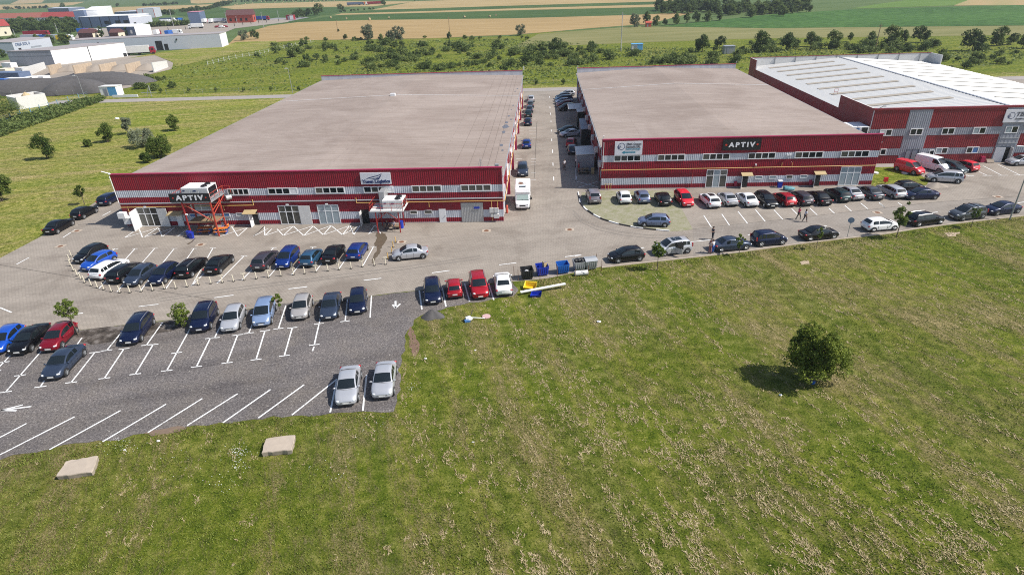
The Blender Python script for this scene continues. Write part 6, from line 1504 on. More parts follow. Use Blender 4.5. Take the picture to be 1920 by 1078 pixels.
kiosk('white and sky blue kiosk beside the tall power pole', 1184.5, 1205, 95.5, 11, 'offwhite', 'sky_blue', .7, 'sky_blue'); kiosk('grey metal kiosk behind the middle warehouse', 1358, 1377, 101.5, 13, 'post_grey', 'grey_clad', .8)
kiosk('small red hut among the trees by the corn field', 1211, 1221, 51, 7, 'brick', 'brick', .8, None, True, 'hut', 'hut', True); kiosk('white guard cabin with blue and rusty front by the back road', 190, 222, 181, 17, 'white', 'offwhite', .6, 'sky_blue', True, 'cabin', 'guard_cabin')
x, y = P2(236, 184); e = empty('gate_barrier', (x, y, 0), label='white gate barrier with a slanting strut at the back road', cat='barrier'); MB().b2((-4,-.15,.2), (4,.1,.9)).build('beam', M['white'], e); MB().tube((6.,1.2,0), (7.5,1.2,3.2), .1).tube((7.5,1.2,3.2), (7.5,1.2,0), .1).tube((4.5,1.2,1.2), (9.5,1.2,1.2), .09).build('strut', M['galv'], e)
# ------------------------------------------------------------------ people
SKIN = mat('skin', (.42,.24,.16), .6, var=.05)
def skinned(name, verts, edges, rad, m, par, sub=1, root_i=0):
    me = bpy.data.meshes.new(name); bm = bmesh.new(); lay = bm.verts.layers.skin.verify()
    vs = [bm.verts.new(v) for v in verts]
    for v, r in zip(vs, rad): v[lay].radius = (r, r) if not hasattr(r, '__len__') else r
    vs[root_i][lay].use_root = True
    for a, b in edges: bm.edges.new((vs[a], vs[b]))
    bm.to_mesh(me); bm.free(); o = bpy.data.objects.new(name, me); COL.objects.link(o)
    o.modifiers.new('skin', 'SKIN').use_smooth_shade = True; s = o.modifiers.new('sub', 'SUBSURF'); s.levels = s.render_levels = sub
    bake(o); o.data.materials.clear(); o.data.materials.append(m)
    for p in o.data.polygons: p.use_smooth = True
    o.parent = par; return o
def person(label, p, heading, shirt, legs, hair=(.03,.02,.015), pose='stand', seat=.45, group=None, long_hair=False, h=1., sleeves=False, loc=None):
    x, y = P2(*p) if loc is None else loc
    e = empty('person', (x, y, .03), D(heading), label=label, cat='person', group=group); e.scale = (h, h, h)
    z = 0
    J = dict(pel=(0,0,.95), waist=(0,0,1.10), chest=(.01,0,1.28), neck=(.0,0,1.46), chin=(.02,0,1.53), head=(.025,0,1.62), top=(.0,0,1.72))
    sh = {1: (0,.18,1.39), -1: (0,-.18,1.39)}; hip = {1: (0,.09,.92), -1: (0,-.09,.92)}
    if pose == 'walk':
        el = {1: (.08,.24,1.13), -1: (-.12,-.24,1.13)}; wr = {1: (.24,.23,.93), -1: (-.14,-.25,.88)}
        kn = {1: (-.05,.09,.50), -1: (.20,-.09,.52)}; an = {1: (-.30,.09,.13), -1: (.27,-.09,.09)}
    elif pose == 'talk':
        el = {1: (.05,.25,1.12), -1: (.08,-.24,1.13)}; wr = {1: (.27,.16,1.12), -1: (.28,-.14,1.18)}
        kn = {1: (.02,.10,.50), -1: (-.01,-.11,.50)}; an = {1: (0,.12,.09), -1: (-.03,-.12,.09)}
    elif pose == 'sit':
        dz = seat+.08-.95; J = {k: (v[0]-.05*(v[2]-.95), v[1], v[2]+dz) for k, v in J.items()}
        sh = {s: (v[0], v[1], v[2]+dz) for s, v in sh.items()}; hip = {s: (0, s*.10, .92+dz) for s in (1,-1)}
        el = {s: (.12, s*.24, 1.14+dz) for s in (1,-1)}; wr = {s: (.33, s*.15, 1.05+dz) for s in (1,-1)}
        kn = {s: (.43, s*.12, .94+dz) for s in (1,-1)}; an = {s: (.44, s*.13, .09) for s in (1,-1)}
    else:
        el = {s: (-.02, s*.24, 1.12) for s in (1,-1)}; wr = {s: (.03, s*.25, .88) for s in (1,-1)}
        kn = {s: (.02, s*.10, .50) for s in (1,-1)}; an = {s: (-.02, s*.11, .09) for s in (1,-1)}
    V, E, Rr = [], [], []
    def add(p_, r, to=None):
        V.append(tuple(p_)); Rr.append(r); i = len(V)-1
        if to is not None: E.append((to, i))
        return i
    pe = add(J['pel'], (.12,.14)); wa = add(J['waist'], (.10,.13), pe); ch = add(J['chest'], (.11,.15), wa); ne = add(J['neck'], .052, ch); ci = add(J['chin'], .062, ne); he = add(J['head'], .088, ci); tp = add(J['top'], .055, he)
    hx, hy, hz = J['head']; add((hx+.105, hy, hz-.02), .014, he)
    for s in (1,-1): add((hx-.01, hy+s*.092, hz-.01), .014, he)
    for s in (1,-1):
        a = add(sh[s], .055, ch); b = add(el[s], .041, a); c = add(wr[s], .028, b); w, q = Vector(wr[s]), (Vector(wr[s])-Vector(el[s])).normalized()
        pa = add(w+q*.07, (.018,.036), c); sd = q.cross(Vector((0,0,1)));  sd = (sd if sd.length > .1 else Vector((1,0,0))).normalized()
        for k, L in enumerate((.062,.078,.084,.074)):
            f0 = add(w+q*.11+sd*(k-1.5)*.021, .009, pa); f1 = add(w+q*(.11+L*.6)+sd*(k-1.5)*.022, .0085, f0); add(w+q*(.11+L)+sd*(k-1.5)*.022+Vector((.012,0,-.012)), .0075, f1)
        t0 = add(w+q*.05+sd*.045, .011, pa); add(w+q*.09+sd*.062, .009, t0)
        h_ = add(hip[s], .085, pe); k_ = add(kn[s], .058, h_); a_ = add(an[s], .036, k_); add(Vector(an[s])+Vector((.15,0,-.055)), .034, a_)
    skinned('body', V, E, Rr, SKIN, e)
    cm = mat('shirt_cloth', shirt, .85, var=.1); lm = mat('trouser_cloth', legs, .85, var=.1)
    V, E, Rr = [], [], []
    pe = add(Vector(J['pel'])+Vector((0,0,-.02)), (.135,.16)); wa = add(J['waist'], (.115,.145), pe); ch = add(J['chest'], (.125,.165), wa); add(Vector(J['neck'])+Vector((0,0,-.02)), .07, ch)
    for s in (1,-1):
        a = add(sh[s], .07, ch); b = add(Vector(sh[s]).lerp(Vector(el[s]), 1. if sleeves else .62), .056, a)
        if sleeves: add(Vector(el[s]).lerp(Vector(wr[s]), .9), .042, b)
    skinned('shirt', V, E, Rr, cm, e)
    V, E, Rr = [], [], []
    pe = add(J['pel'], (.125,.15))
    for s in (1,-1): a = add(hip[s], .10, pe); b = add(kn[s], .072, a); add(Vector(kn[s]).lerp(Vector(an[s]), .92), .055, b)
    skinned('trousers', V, E, Rr, lm, e)
    for s in (1,-1): MB().ell((an[s][0]+.05, an[s][1], max(.045, an[s][2]-.045)), (.14,.05,.05), 8, 5).build('shoe', M['trim'], e, True)
    m = MB().ell((hx-.022, hy, hz+.035), (.105,.098,.105), 10, 7)
    if long_hair: m.ell((hx-.075, hy, hz-.10), (.055,.08,.16), 8, 6)
    m.build('hair', mat('hair', hair, .7, var=.1), e, True); return e
person('woman in pink top and dark leggings walking on the road', (1496,412), 20, (.55,.05,.13), (.03,.05,.055), pose='walk', hair=(.12,.07,.04), group='two walkers on the road', long_hair=True)
person('person in white top and dark trousers walking behind the pink one', (1508,416.5), 20, (.62,.62,.68), (.02,.022,.035), pose='walk', group='two walkers on the road', long_hair=True)
person('person in pale pink shirt standing at the dark saloon', (1330.5,476), 60, (.58,.42,.42), (.40,.16,.14), pose='talk', group='people at the dark saloon', long_hair=True, hair=(.14,.06,.04))
person('person in white shirt and bright blue jeans at the dark saloon', (1335.5,475), 120, (.72,.73,.76), (.03,.10,.36), pose='talk', group='people at the dark saloon', hair=(.12,.08,.06))
person('person in dark clothes standing on the road behind the dark saloon', (1335.5,449.5), 200, (.045,.05,.07), (.03,.035,.05), pose='talk', group='people at the dark saloon')
person('person in white shirt astride a bicycle in the alley shade', (1058,318), -80, (.72,.70,.74), (.10,.08,.09), pose='stand', group='people in the alley')
person('person in white shirt beside the white roofed shed', (1080,314), 200, (.70,.70,.72), (.03,.03,.04), pose='stand', group='people in the alley')
person('person in red coat beside the white roofed shed', (1085,323.5), 160, (.50,.015,.03), (.38,.012,.025), pose='stand', group='people in the alley', sleeves=True)
bx, by = P2(1058, 318); b = empty('bicycle', (bx, by, 0), D(-70), label='bicycle held by the person in white in the alley', cat='bicycle')
for dx in (-.5, .52):
    q = MB(); q.path([(dx+.33*math.cos(2*PI*k/16), 0, .36+.33*math.sin(2*PI*k/16)) for k in range(17)], .025, 5); q.build('wheel', M['tyre'], b)
MB().path([(-.5,0,.36), (-.15,0,.85), (.38,0,.88), (.0,0,.34), (-.5,0,.36)], .02).path([(.0,0,.34), (-.15,0,.85), (-.18,0,.95)], .02).path([(.38,0,.95), (.52,0,.36)], .02).build('frame', M['rust'], b)
MB().path([(.36,-.28,1.02), (.40,0,1.0), (.36,.28,1.02)], .018).build('handlebar', M['trim'], b); MB().ell((-.18,0,.97), (.14,.08,.04)).build('saddle', M['trim'], b)
def bench(label, x, y, ang, m='orange', table=True):
    e = empty('picnic_table', (x, y, 0), ang, label=label, cat='picnic table', group='picnic tables under the platform')
    MB().box((0,0,.74), (1.8,.75,.05)).build('table_top', M[m], e)
    for s in (-1,1): MB().box((0,s*.62,.44), (1.8,.28,.05)).build('seat', M[m], e)
    for s in (-1,1): MB().box((s*.65,0,.37), (.07,.6,.72)).box((s*.65,0,.40), (.06,1.4,.06)).box((s*.65,.6,.2), (.06,.06,.4)).box((s*.65,-.6,.2), (.06,.06,.4)).build('leg', M['blue_mid'], e)
bench('orange picnic table under the left part of the tall platform', -46.3, 74.3, .12); bench('orange picnic table under the right part of the tall platform', -43.9, 74.0, .2)
for lb, x, y, hd, sc, lc in [('person in coral top sitting at the orange tables', -45.2, 75.1, -90, (.55,.18,.12), (.45,.30,.24)), ('person in pale blue top sitting at the orange tables', -44.2, 75.3, -95, (.42,.50,.60), (.03,.10,.36)), ('person in orange vest sitting at the right orange table', -43.2, 74.7, 180, (.62,.16,.03), (.05,.10,.30))]:
    person(lb, None, hd, sc, lc, pose='sit', group='people at the orange tables', loc=(x, y))
for x in (-47.75, -47.2):
    MB().box((0,0,.4), (.45,.45,.8), taper=1.12).box((0,0,.83), (.54,.54,.08)).build('waste_bin', M['rubber_blue'], label='blue waste bin at the left leg of the tall platform' if x < -47.5 else 'blue waste bin leaning before the left orange table', cat='bin').location = (x, 72.8 if x < -47.5 else 72.3, 0)
st = empty('garden_bench', (-20.6, 74.6, 0), label='dark bench under the low platform', cat='bench'); MB().box((0,0,.43), (2.2,.4,.05)).build('seat', M['wood'], st)
for s in (-1,1): MB().box((s*.9,0,.2), (.06,.36,.42)).build('leg', M['trim'], st)
for lb, x, hd, sc in [('person in grey shirt sitting under the low platform', -20.3, -80, (.30,.29,.33)), ('person in dark clothes sitting at the left under the low platform', -21.2, -95, (.05,.04,.05))]: person(lb, None, hd, sc, (.04,.04,.055), pose='sit', group='people under the low platform', loc=(x, 74.6))
tb = empty('picnic_table', (6.4, 98.6, 0), .1, label='dark wooden table in front of the white roofed shed', cat='picnic table'); MB().box((0,0,.74), (1.9,.8,.06)).build('table_top', M['wood'], tb)
for s in (-1,1): MB().box((0,s*.7,.44), (1.9,.3,.05)).build('seat', M['wood'], tb); MB().box((s*.7,0,.37), (.08,1.5,.72)).build('leg', M['trim'], tb)
MB().box((7.95, 98.2, .5), (.5,.45,1.0)).build('crate', M['tan'], label='tan wooden crate at the corner of the middle warehouse', cat='crate')

# ------------------------------------------------------------------ the trading estate on the left
def hall(name, label, foot, h, walls, roof, group=None, slope=0., gable=0., cat='building', extra=None, over=.15):
    """foot: ground outline (front-left, front-right, back-right, back-left); walls: one material per side"""
    o0 = Vector((*foot[0], 0)); e = empty(name, o0, label=label, cat=cat, group=group); P = [Vector((*p, 0))-o0 for p in foot]; n = len(P)
    if isinstance(walls, str): walls = [walls]*n
    q = MB(); ms = list(dict.fromkeys(walls)); Z = Vector((0,0,1))
    hs = [h, h, h+slope, h+slope]
    for i in range(n):
        a, b = P[i], P[(i+1) % n]; q.add([a, b, b+Z*hs[(i+1) % n], a+Z*hs[i]], [(0,1,2,3)], ms.index(walls[i]))
    q.build('wall', [M[w] for w in ms], e)
    r = MB(); T_ = [p+Z*hs[i] for i, p in enumerate(P)]; c = sum(T_, Vector())/4; T_ = [c+(t-c)*1.0+(t-c).normalized()*over for t in T_]
    if gable:
        m1, m2 = (T_[0]+T_[3])/2+Z*gable, (T_[1]+T_[2])/2+Z*gable
        r.add([*T_, m1, m2], [(0,1,5,4), (2,3,4,5), (0,4,3), (1,2,5), (3,2,1,0)])
    else: r.add([t+Z*.0 for t in T_]+[t+Z*.25 for t in T_], [(3,2,1,0), (4,5,6,7), (0,1,5,4), (1,2,6,5), (2,3,7,6), (3,0,4,7)])
    r.build('roof', M[roof], e); return e, P
def fp(pl_, pr_, depth, dirn=None):
    a, b = Vector(P2(*pl_)), Vector(P2(*pr_)); d = (b-a).normalized(); n = Vector((-d.y, d.x)) if dirn is None else Vector(dirn).normalized()
    return [tuple(a), tuple(b), tuple(b+n*depth), tuple(a+n*depth)]
def opening(e, P, i, t0, t1, z0, z1, m, name='doorway', out=.06):
    a, b = P[i], P[(i+1) % 4]; d = (b-a); n = Vector((d.y, -d.x, 0)).normalized()*out; q = MB(); Z = Vector((0,0,1))
    c = [a+d*t0+n+Z*z0, a+d*t1+n+Z*z0, a+d*t1+n+Z*z1, a+d*t0+n+Z*z1]; q.add(c+[v-n*.95 for v in c], [(0,1,2,3), (0,4,5,1), (1,5,6,2), (2,6,7,3), (3,7,4,0)])
    return q.build(name, M[m], e)
GH = 'halls of the far trading estate'
pA, pB, pC = P2(23,125), P2(104,122.8), P2(240,106)
e, P = hall('storage_hall', 'hall with bright white side, grey front and flat grey roof', [pA, pB, pC, (pA[0]+pC[0]-pB[0], pA[1]+pC[1]-pB[1])], 6.2, ['grey_clad', 'white', 'halls', 'halls'], 'halltop', GH)
opening(e, P, 0, .0, 1, 4.2, 4.35, 'grey_clad', 'trim_strip'); opening(e, P, 1, .475, .485, 0, 6.2, 'trim', 'down_pipe'); opening(e, P, 1, .94, .99, .1, 1.6, 'trim', 'doorway')
f = fp((138,103), (417,89), 14); e, P = hall('storage_hall', 'long low pale grey hall with two dark doorways', f, 6.6, ['halls', 'white', 'halls', 'halls'], 'halltop', GH)
opening(e, P, 0, .555, .60, 0.05, 4.6, 'dark'); opening(e, P, 0, .61, .635, .05, 3., 'dark'); opening(e, P, 0, .0, .035, .3, 2.6, 'grey_clad', 'window')
for t in (.18, .70): opening(e, P, 0, t, t+.008, 4.6, 5.3, 'trim', 'wall_lamp', .5)
f = fp((30,101), (100,90), 16); e, P = hall('storage_hall', 'pale blue-grey hall with big dark lettering behind the white one', f, 5.6, 'halls', 'halltop', GH, slope=.4)
l = text_mesh('ORIA SOL 4', 2.1, M['slateblue'], bold=.05, ext=.03); a, b = P[0], P[1]; d = (b-a); l.rotation_euler = (PI/2, 0, math.atan2(d.y, d.x)); n = Vector((d.y,-d.x,0)).normalized(); l.location = a+d*.24+n*.1+Vector((0,0,4.2)); l.parent = e
opening(e, P, 0, .10, .17, .05, 2.4, 'dark'); opening(e, P, 0, .42, .7, 1.6, 2.4, 'grey_clad', 'window')
f = fp((152,53.5), (246,50.5), 30); e, P = hall('showroom', 'long blue-grey showroom with big dark windows', f, 8.6, ['slateblue', 'halls', 'halls', 'slateblue'], 'white', GH)
for t in (.03, .22, .42, .61, .80): opening(e, P, 0, t, t+.012, 0, 8.6, 'trim', 'joint_strip'); 
for t in (.50, .72, .88): opening(e, P, 0, t, t+.1, 2.6, 5.2, 'black', 'window')
f = fp((147,52), (166,51), 34); hall('showroom', 'taller blue-grey front block of the showroom', f, 13.5, ['slateblue', 'slateblue', 'halls', 'halls'], 'white', GH)
f = fp((168,50), (206,48), 30); hall('showroom', 'white roofed block rising behind the blue-grey showroom', f, 13.0, 'white', 'white', GH, slope=2.)
f = fp((246,50.5), (288,46), 26); e, P = hall('showroom', 'pale grey wing at the right end of the showroom', f, 7., 'halls', 'white', GH); opening(e, P, 0, .15, .26, .1, 3., 'dark')
f = fp((218,36), (260,34.5), 34); hall('showroom', 'dark walled hall with pale roof behind the showroom', f, 6.5, ['slateblue', 'halls', 'halls', 'halls'], 'halls', GH)
f = fp((260,35), (292,33.5), 30); e, P = hall('showroom', 'pale hall with red edges behind the showroom', f, 9., ['halls', 'halls', 'halls', 'halls'], 'halls', GH)
for t in (0, .33, .97): opening(e, P, 0, t, t+.03, 0, 9, 'brick', 'red_edge')
f = fp((205,70), (257,70), 22); e, P = hall('storage_hall', 'white gabled hall with blue-grey front and windows', [f[0], f[1], P2(286,65), (f[0][0]+P2(286,65)[0]-f[1][0], f[0][1]+P2(286,65)[1]-f[1][1])], 6.5, ['slateblue', 'white', 'halls', 'halls'], 'white', GH, gable=1.2)
for t in (.1, .35, .6, .82): opening(e, P, 0, t, t+.07, 2.2, 4.4, 'white', 'window')
for u0, u1, v, lb in [(149,176,73.5,'small house with brown roof, left of the dark conifer'), (208,224,73,'small house with brown roof between the two conifers')]:
    e, P = hall('small_house', lb, fp((u0,v), (u1,v-.5), 7), 3.6, ['brown', 'cream', 'cream', 'brown'], 'brown', 'brown roofed houses', gable=2.2, over=.5); opening(e, P, 1, .4, .6, .1, 1.8, 'dark', 'window')
f = fp((427,44), (476,42.5), 20); e, P = hall('brick_building', 'red brick building with dark red roof by the far road', [f[0], f[1], P2(481,40.2), (f[0][0]+P2(481,40.2)[0]-f[1][0], f[0][1]+P2(481,40.2)[1]-f[1][1])], 6.0, 'brick', 'brown', None, gable=4., over=.6)
for t in (.1, .3, .5, .7): opening(e, P, 0, t, t+.08, 1.5, 3.5, 'dark', 'window')
opening(e, P, 1, .35, .65, 1.5, 4., 'dark', 'window')
kiosk('dark red kiosk with a white lower front by the crossroads', 537, 551, 38, 8, 'truck_red', 'truck_red', .7, 'white', True, 'kiosk')
f = fp((91,23), (130,22.5), 25); hall('long_shed', 'long pale blue shed alone in the far fields', f, 5.0, 'slateblue', 'halls', None, gable=1.)
f = fp((356,45), (378,44), 18); hall('workshop', 'dark grey workshop beside the pink-topped trucks', f, 9., 'slateblue', 'pink', GH)
for i in range(9):
    u = -6+i*17; f = fp((u, 41.5-i*.35), (u+15.5, 41-i*.35), 11); e, P = hall('terraced_house', 'red tiled house with white walls in the long far row', f, 3.4, 'white', 'tile2' if i < 5 else 'tile', 'red roofed houses of the far row', gable=5., over=.6, cat='house')
    for t in (.1, .4, .7): opening(e, P, 0, t, t+.15, .9, 2.6, 'dark', 'window')
e, P = hall('house', 'house with a bright red hipped roof at the left picture edge', fp((-14,70), (24,67), 18), 7.0, 'cream', 'tile', None, gable=4.5, over=.9, cat='house')
for t in (.3, .65): opening(e, P, 0, t, t+.1, 1.5, 3., 'dark', 'window')
f = fp((358,54), (379,53.5), 20)
for u, v, w, lb, rm in [(1310, 12.5, 9, 'small house with reddish roof in the far belt of trees', 'tile2'), (1326, 14.5, 15, 'house with grey gabled roof in the far belt of trees', 'grey_clad'), (1452, 8, 9, 'house with pinkish roof at the right of the far belt', 'tile2'), (1370, 10, 8, 'small pale house behind the far belt of trees', 'halls')]:
    e, P = hall('house', lb, fp((u-w/2, v), (u+w/2, v-.2), 12), 5.5, 'offwhite', rm, 'houses in the far belt of trees', gable=4., over=.6, cat='house'); opening(e, P, 0, .3, .5, 1.2, 2.8, 'dark', 'window')
# concrete bays, heaps and containers
for i, (u0, v0, u1, v1, lb) in enumerate([(49,146,87,128.5,'pale grey leaning bay wall at the left end'), (97,141,118,131,'stained bay wall, first of the rusty ones'), (143,141,175,129.5,'stained bay wall, second of the rusty ones'), (192,140,221,128.5,'stained bay wall, third of the rusty ones'), (241,139.5,266,127,'stained bay wall, fourth and cleanest rusty one'), (290,136,316,126.5,'pale concrete bay wall at the right end')]):
    a, b = Vector(P2(u0, v0)), Vector(P2(u1, v1)); d = (b-a); n = Vector((-d.y, d.x)).normalized()
    e = empty('bay_wall', (*a, 0), math.atan2(d.y, d.x), label=lb, cat='wall', group='concrete bay walls'); L = d.length
    MB().add([(0,0,0), (L,0,0), (L,0,2.6), (0,0,3.6), (0,.5,0), (L,.5,0), (L,.4,2.6), (0,.4,3.6)], [(0,1,2,3), (7,6,5,4), (0,4,5,1), (1,5,6,2), (2,6,7,3), (3,7,4,0)]).build('panel', M['offwhite' if i in (0, 5) else 'rustwall'], e)
for i, (u, v, r) in enumerate([(133,133,6), (181,132,6.5), (229,131,6.5), (278,130,6)]): mound('sand_heap', ['sand and gravel heap in the first rusty bay', 'sand and gravel heap in the second rusty bay', 'sand and gravel heap in the third rusty bay', 'sand and gravel heap in the last bay'][i], u, v, r, 4.5, 2.1, M['dirt_g'] if 'dirt_g' in M else GM['yard'], .3, i+4, group='heaps in the bays')
mound('gravel_heap', 'long dark gravel heap behind the thin fence', 62, 173, 27, 7, 4.2, M['heap'], .0, 8, dome=True); mound('gravel_heap', 'dark gravel heap in the middle, overlapping the long one', 146, 173, 11, 6.5, 4.0, M['heap'], .15, 9, dome=True); mound('gravel_heap', 'dark gravel heap farthest back beside the bays', 188, 157, 20, 8, 3.6, M['heap'], .1, 10, dome=True)
def boxy(name, label, u0, u1, v, hpx, dep, wallm, roofm, cat, grp=None, detail=None):
    s = px_scale((u0+u1)/2, v); a, b = P2(u0, v), P2(u1, v); x, y = (a[0]+b[0])/2, (a[1]+b[1])/2; w = math.hypot(b[0]-a[0], b[1]-a[1]); h = hpx*s
    e = empty(name, (x, y, 0), math.atan2(b[1]-a[1], b[0]-a[0]), label=label, cat=cat, group=grp); MB().b2((-w/2,0,.1), (w/2,dep,h)).build('box', M[wallm], e); MB().b2((-w/2-.05,-.05,h), (w/2+.05,dep+.05,h+.12)).build('roof', M[roofm], e)
    q = MB(); k = max(2, int(w/.6))
    for i in range(k): q.b2((-w/2+w*(i+.3)/k, -.05, .3), (-w/2+w*(i+.6)/k, -.002, h-.2))
    q.build('rib', M[wallm], e); return e
boxy('container', 'blue container at the left picture edge', -12, 12, 160, 9.5, 2.5, 'blue_mid', 'blue_mid', 'container'); boxy('trailer', 'grey trailer between the blue container and the white cab', 12, 52, 158.5, 10, 2.6, 'galv', 'white', 'trailer'); boxy('cabin', 'white cabin right of the grey trailer', 50, 64, 157, 11, 3, 'white', 'white', 'cabin')
boxy('silo_box', 'white box behind the grey trailer', 64, 84, 155, 10, 3, 'white', 'white', 'container'); boxy('container', 'dark slate container at the left edge behind the trailer', -10, 38, 149, 11, 5, 'slateblue', 'slateblue', 'container')
boxy('container', 'white box with pipes at the left edge below the grey hall', 5, 22, 128, 8, 3, 'white', 'white', 'container'); boxy('container', 'low white box above the leaning pale wall', 31, 54, 138, 9, 4, 'white', 'offwhite', 'container'); boxy('container', 'pale pink box at the left edge beside the white boxes', -6, 12, 138, 7, 4, 'cream', 'cream', 'container')
q = px([(38,206), (92,197.5)]); a, b = Vector(q[0]), Vector(q[1]); d = b-a; e = empty('bunker', (*a, 0), math.atan2(d.y, d.x), label='white walled bunker filled with sand behind the blue fence', cat='bunker'); L = d.length
MB().b2((0,0,0), (L,.35,3.4)).b2((-.02,.35,0), (.35,7,3.2)).b2((L-.35,.35,0), (L,7,3.4)).b2((0,7,0), (L,7.35,3.4)).build('wall', M['offwhite'], e); mound('sand_heap', 'pale sand heap lying inside the white bunker', 0, 0, L*.42, 3.1, 3.9, M['sand'], math.atan2(d.y, d.x), 14, loc=tuple(a+d*.5+Vector((-d.y, d.x)).normalized()*3.6))
# lorries
def lorry(label, u, v, ang, cab, box, L=11., h=3.6, grp='lorries of the far trading estate', tank=False, loc=None):
    x, y = P2(u, v); e = empty('lorry', (x, y, 0), D(ang), label=label, cat='lorry', group=grp)
    c = MB(); c.add([(L/2-2.2,-1.2,.6), (L/2,-1.2,.6), (L/2,1.2,.6), (L/2-2.2,1.2,.6), (L/2-2.2,-1.2,3.4), (L/2-.5,-1.2,3.4), (L/2-.5,1.2,3.4), (L/2-2.2,1.2,3.4), (L/2,-1.2,1.8), (L/2,1.2,1.8)], [(3,2,1,0), (0,1,8,5,4), (1,2,9,8), (8,9,6,5), (2,3,7,6,9), (3,0,4,7), (4,5,6,7)]); c.build('cab', M[cab], e)
    MB().add([(L/2-.02,-1.05,1.9), (L/2-.02,1.05,1.9), (L/2-.42,1.05,3.1), (L/2-.42,-1.05,3.1)], [(0,1,2,3)]).b2((L/2-1.6,-1.22,1.9), (L/2-.6,1.22,2.8)).build('windscreen', M['carglass'], e)
    if tank: MB().tube((-L/2,0,2.3), (L/2-2.8,0,2.3), 1.25, n=14).build('tank', M[box], e)
    else: MB().b2((-L/2,-1.25,1.1), (L/2-2.5,1.25,h)).build('cargo_box', M[box], e)
    MB().b2((-L/2,-.9,.6), (L/2-.3,.9,1.08)).build('chassis', M['trim'], e)
    for x_ in (L/2-1., -L/2+1.2, -L/2+2.5):
        for s in (-1,1): w_ = MB().tube((0,-.15,0), (0,.15,0), .5, n=12).build('wheel', M['tyre'], e); w_.location = (x_, s*1.08, .5)
lorry('grey tipper lorry with a red cab beside the bright white hall', 262, 103, 20, 'truck_red', 'offwhite', 15, 4.2); lorry('white tipper lorry at the corner of the bright white hall', 248, 103.5, 20, 'white', 'offwhite', 9, 3.9)
for u, v, a, c, b, L, lb in [(368,54,190,'white','white',11,'white box lorry driving on the far road'), (315,42,5,'white','slateblue',14,'slate grey trailer lorry beyond the hedge'), (338,42,80,'blue_mid','blue_mid',7,'bright blue lorry seen from behind beyond the hedge'), (312,45,5,'white','white',9,'white lorry beyond the hedge, left'), (327,46,15,'white','white',9,'white lorry beyond the hedge, right'), (296,67,100,'truck_red','white',8,'red and white lorry right of the white gabled hall'), (318,68,100,'blue_mid','blue_mid',8,'blue lorry right of the white gabled hall'), (334,66,10,'white','white',6,'white van parked beside the blue lorry'), (385,44,100,'pink','white',10,'pink and white lorry in the far depot'), (397,44,100,'white','white',9,'white lorry in the far depot'), (414,43,5,'white','halls',12,'grey trailer lorry left of the brick building'), (489,39,5,'truck_red','truck_blue',16,'blue trailer lorry beside the brick building'), (499,38.5,10,'orange','orange',6,'orange lorry before the blue trailer'), (667,10.5,3,'slateblue','slateblue',22,'blue-grey trailer lorry on the far road'), (680,10,3,'white','orange',12,'white and orange lorry on the far road'), (704,9,3,'truck_red','truck_red',22,'dark red trailer lorry on the far road'),
                         (70,68,8,'truck_red','truck_red',18,'long dark red trailer before the grove'), (62,76,5,'slateblue','halls',14,'grey trailer, left of the covered row'), (84,77,5,'truck_blue','blue_mid',10,'blue covered trailer in the far row'), (108,76,5,'white','halls',18,'long pale covered trailer in the far row'), (128,77,5,'white','white',8,'white lorry at the right end of the covered row'), (120,77.5,5,'yellow_pl','yellow_pl',8,'yellow covered trailer in the far row'), (157,63,10,'blue_mid','blue_mid',8,'blue lorry beside the brown roofed house'), (168,64,20,'truck_red','truck_red',8,'dark red lorry beside the brown roofed house'), (180,65,20,'white','white',9,'white lorry beside the left conifer')]:
    lorry(lb, u, v, a, c, b, L)
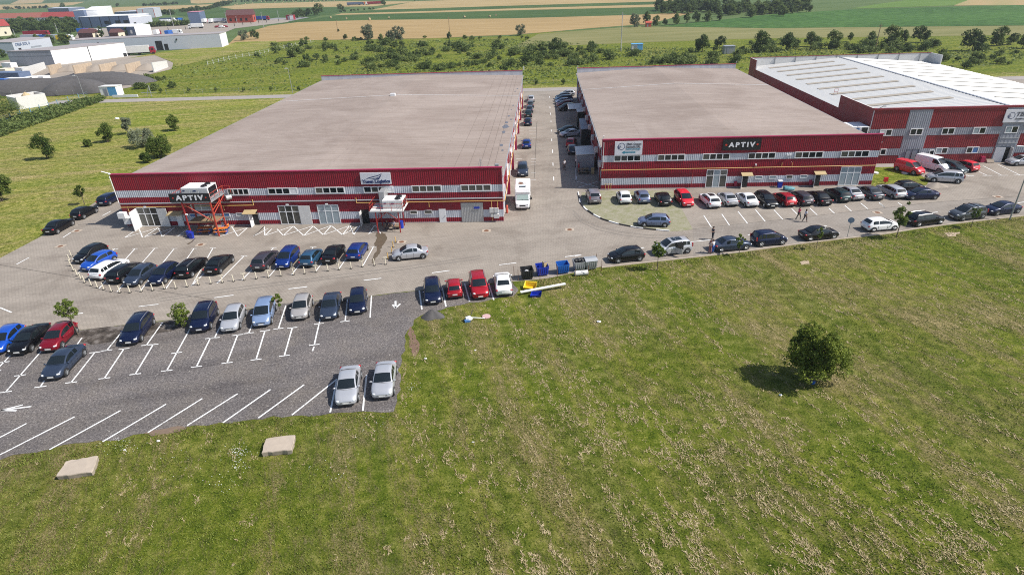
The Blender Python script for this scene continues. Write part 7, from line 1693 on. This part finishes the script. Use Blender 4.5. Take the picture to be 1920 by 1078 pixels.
for u, v, c, lb in [(408,52.5,'truck_red','tiny red car on the far road, left of two'), (423,52,'truck_red','tiny red car on the far road, right of two'), (416,52.5,'white','tiny white car between two red ones on the far road')]:
    x, y = P2(u, v); e = empty('car', (x, y, 0), label=lb, cat='car', group='tiny cars on the far road'); MB().b2((-2.1,-.85,.3), (2.1,.85,.9)).add([(-1.5,-.8,.9), (1.2,-.8,.9), (1.2,.8,.9), (-1.5,.8,.9), (-1.1,-.65,1.45), (.5,-.65,1.45), (.5,.65,1.45), (-1.1,.65,1.45)], [(0,1,5,4), (1,2,6,5), (2,3,7,6), (3,0,4,7), (4,5,6,7)]).build('body', M[c], e)
    for x_ in (-1.3, 1.3):
        for s in (-1,1): MB().tube((x_,s*.6,.3), (x_,s*.88,.3), .3, n=10).build('wheel', M['tyre'], e)
# hay bales
bm_ = MB().tube((0,-.65,.7), (0,.65,.7), .72, n=12).mesh('hay_bale', mat('straw_bale', (.40,.31,.17), .9, var=.2, scale=3))
c5 = lambda x, y: (440+x/7.385, y/7.385)
pts = [c5(*p) for p in [(35,68), (150,64), (250,54), (370,34), (430,39), (545,44), (570,34), (660,46), (675,29), (725,46), (800,24), (815,39), (850,39), (935,29), (975,29), (1040,29), (1090,36), (1125,19), (1185,34), (1235,22), (1280,14), (1380,29), (1550,270), (1870,287), (1330,258)]]+[(220+x/7.983, y/7.983) for x, y in [(105,163), (290,163), (515,166), (530,145), (865,155), (1760,85), (1790,75)]]+[(693,37), (729.5,35.5), (871,34), (918,33), (930,30.5), (147,20), (155,20), (218,20), (234,20)]
for u, v in pts:
    o = bpy.data.objects.new('hay_bale', bm_); COL.objects.link(o); x, y = P2(u, v); o.location = (x, y, 0); o.rotation_euler = (0,0,rnd.uniform(0,3)); tag(o, 'round straw bale lying on the far fields', 'hay bale', 'straw bales on the far fields')
# ------------------------------------------------------------------ summer haze over the plain
hz = bpy.data.materials.new('haze_air'); hz.use_nodes = True; n_ = hz.node_tree.nodes; n_.remove(n_['Principled BSDF'])
v_ = n_.new('ShaderNodeVolumePrincipled'); v_.inputs['Color'].default_value = (.80,.88,.97,1); v_.inputs['Density'].default_value = .00015; v_.inputs['Anisotropy'].default_value = .25
hz.node_tree.links.new(v_.outputs['Volume'], n_['Material Output'].inputs['Volume'])
MB().b2((-7100,-7100,-1.2), (7100,7100,42)).build('haze', hz, kind='stuff')
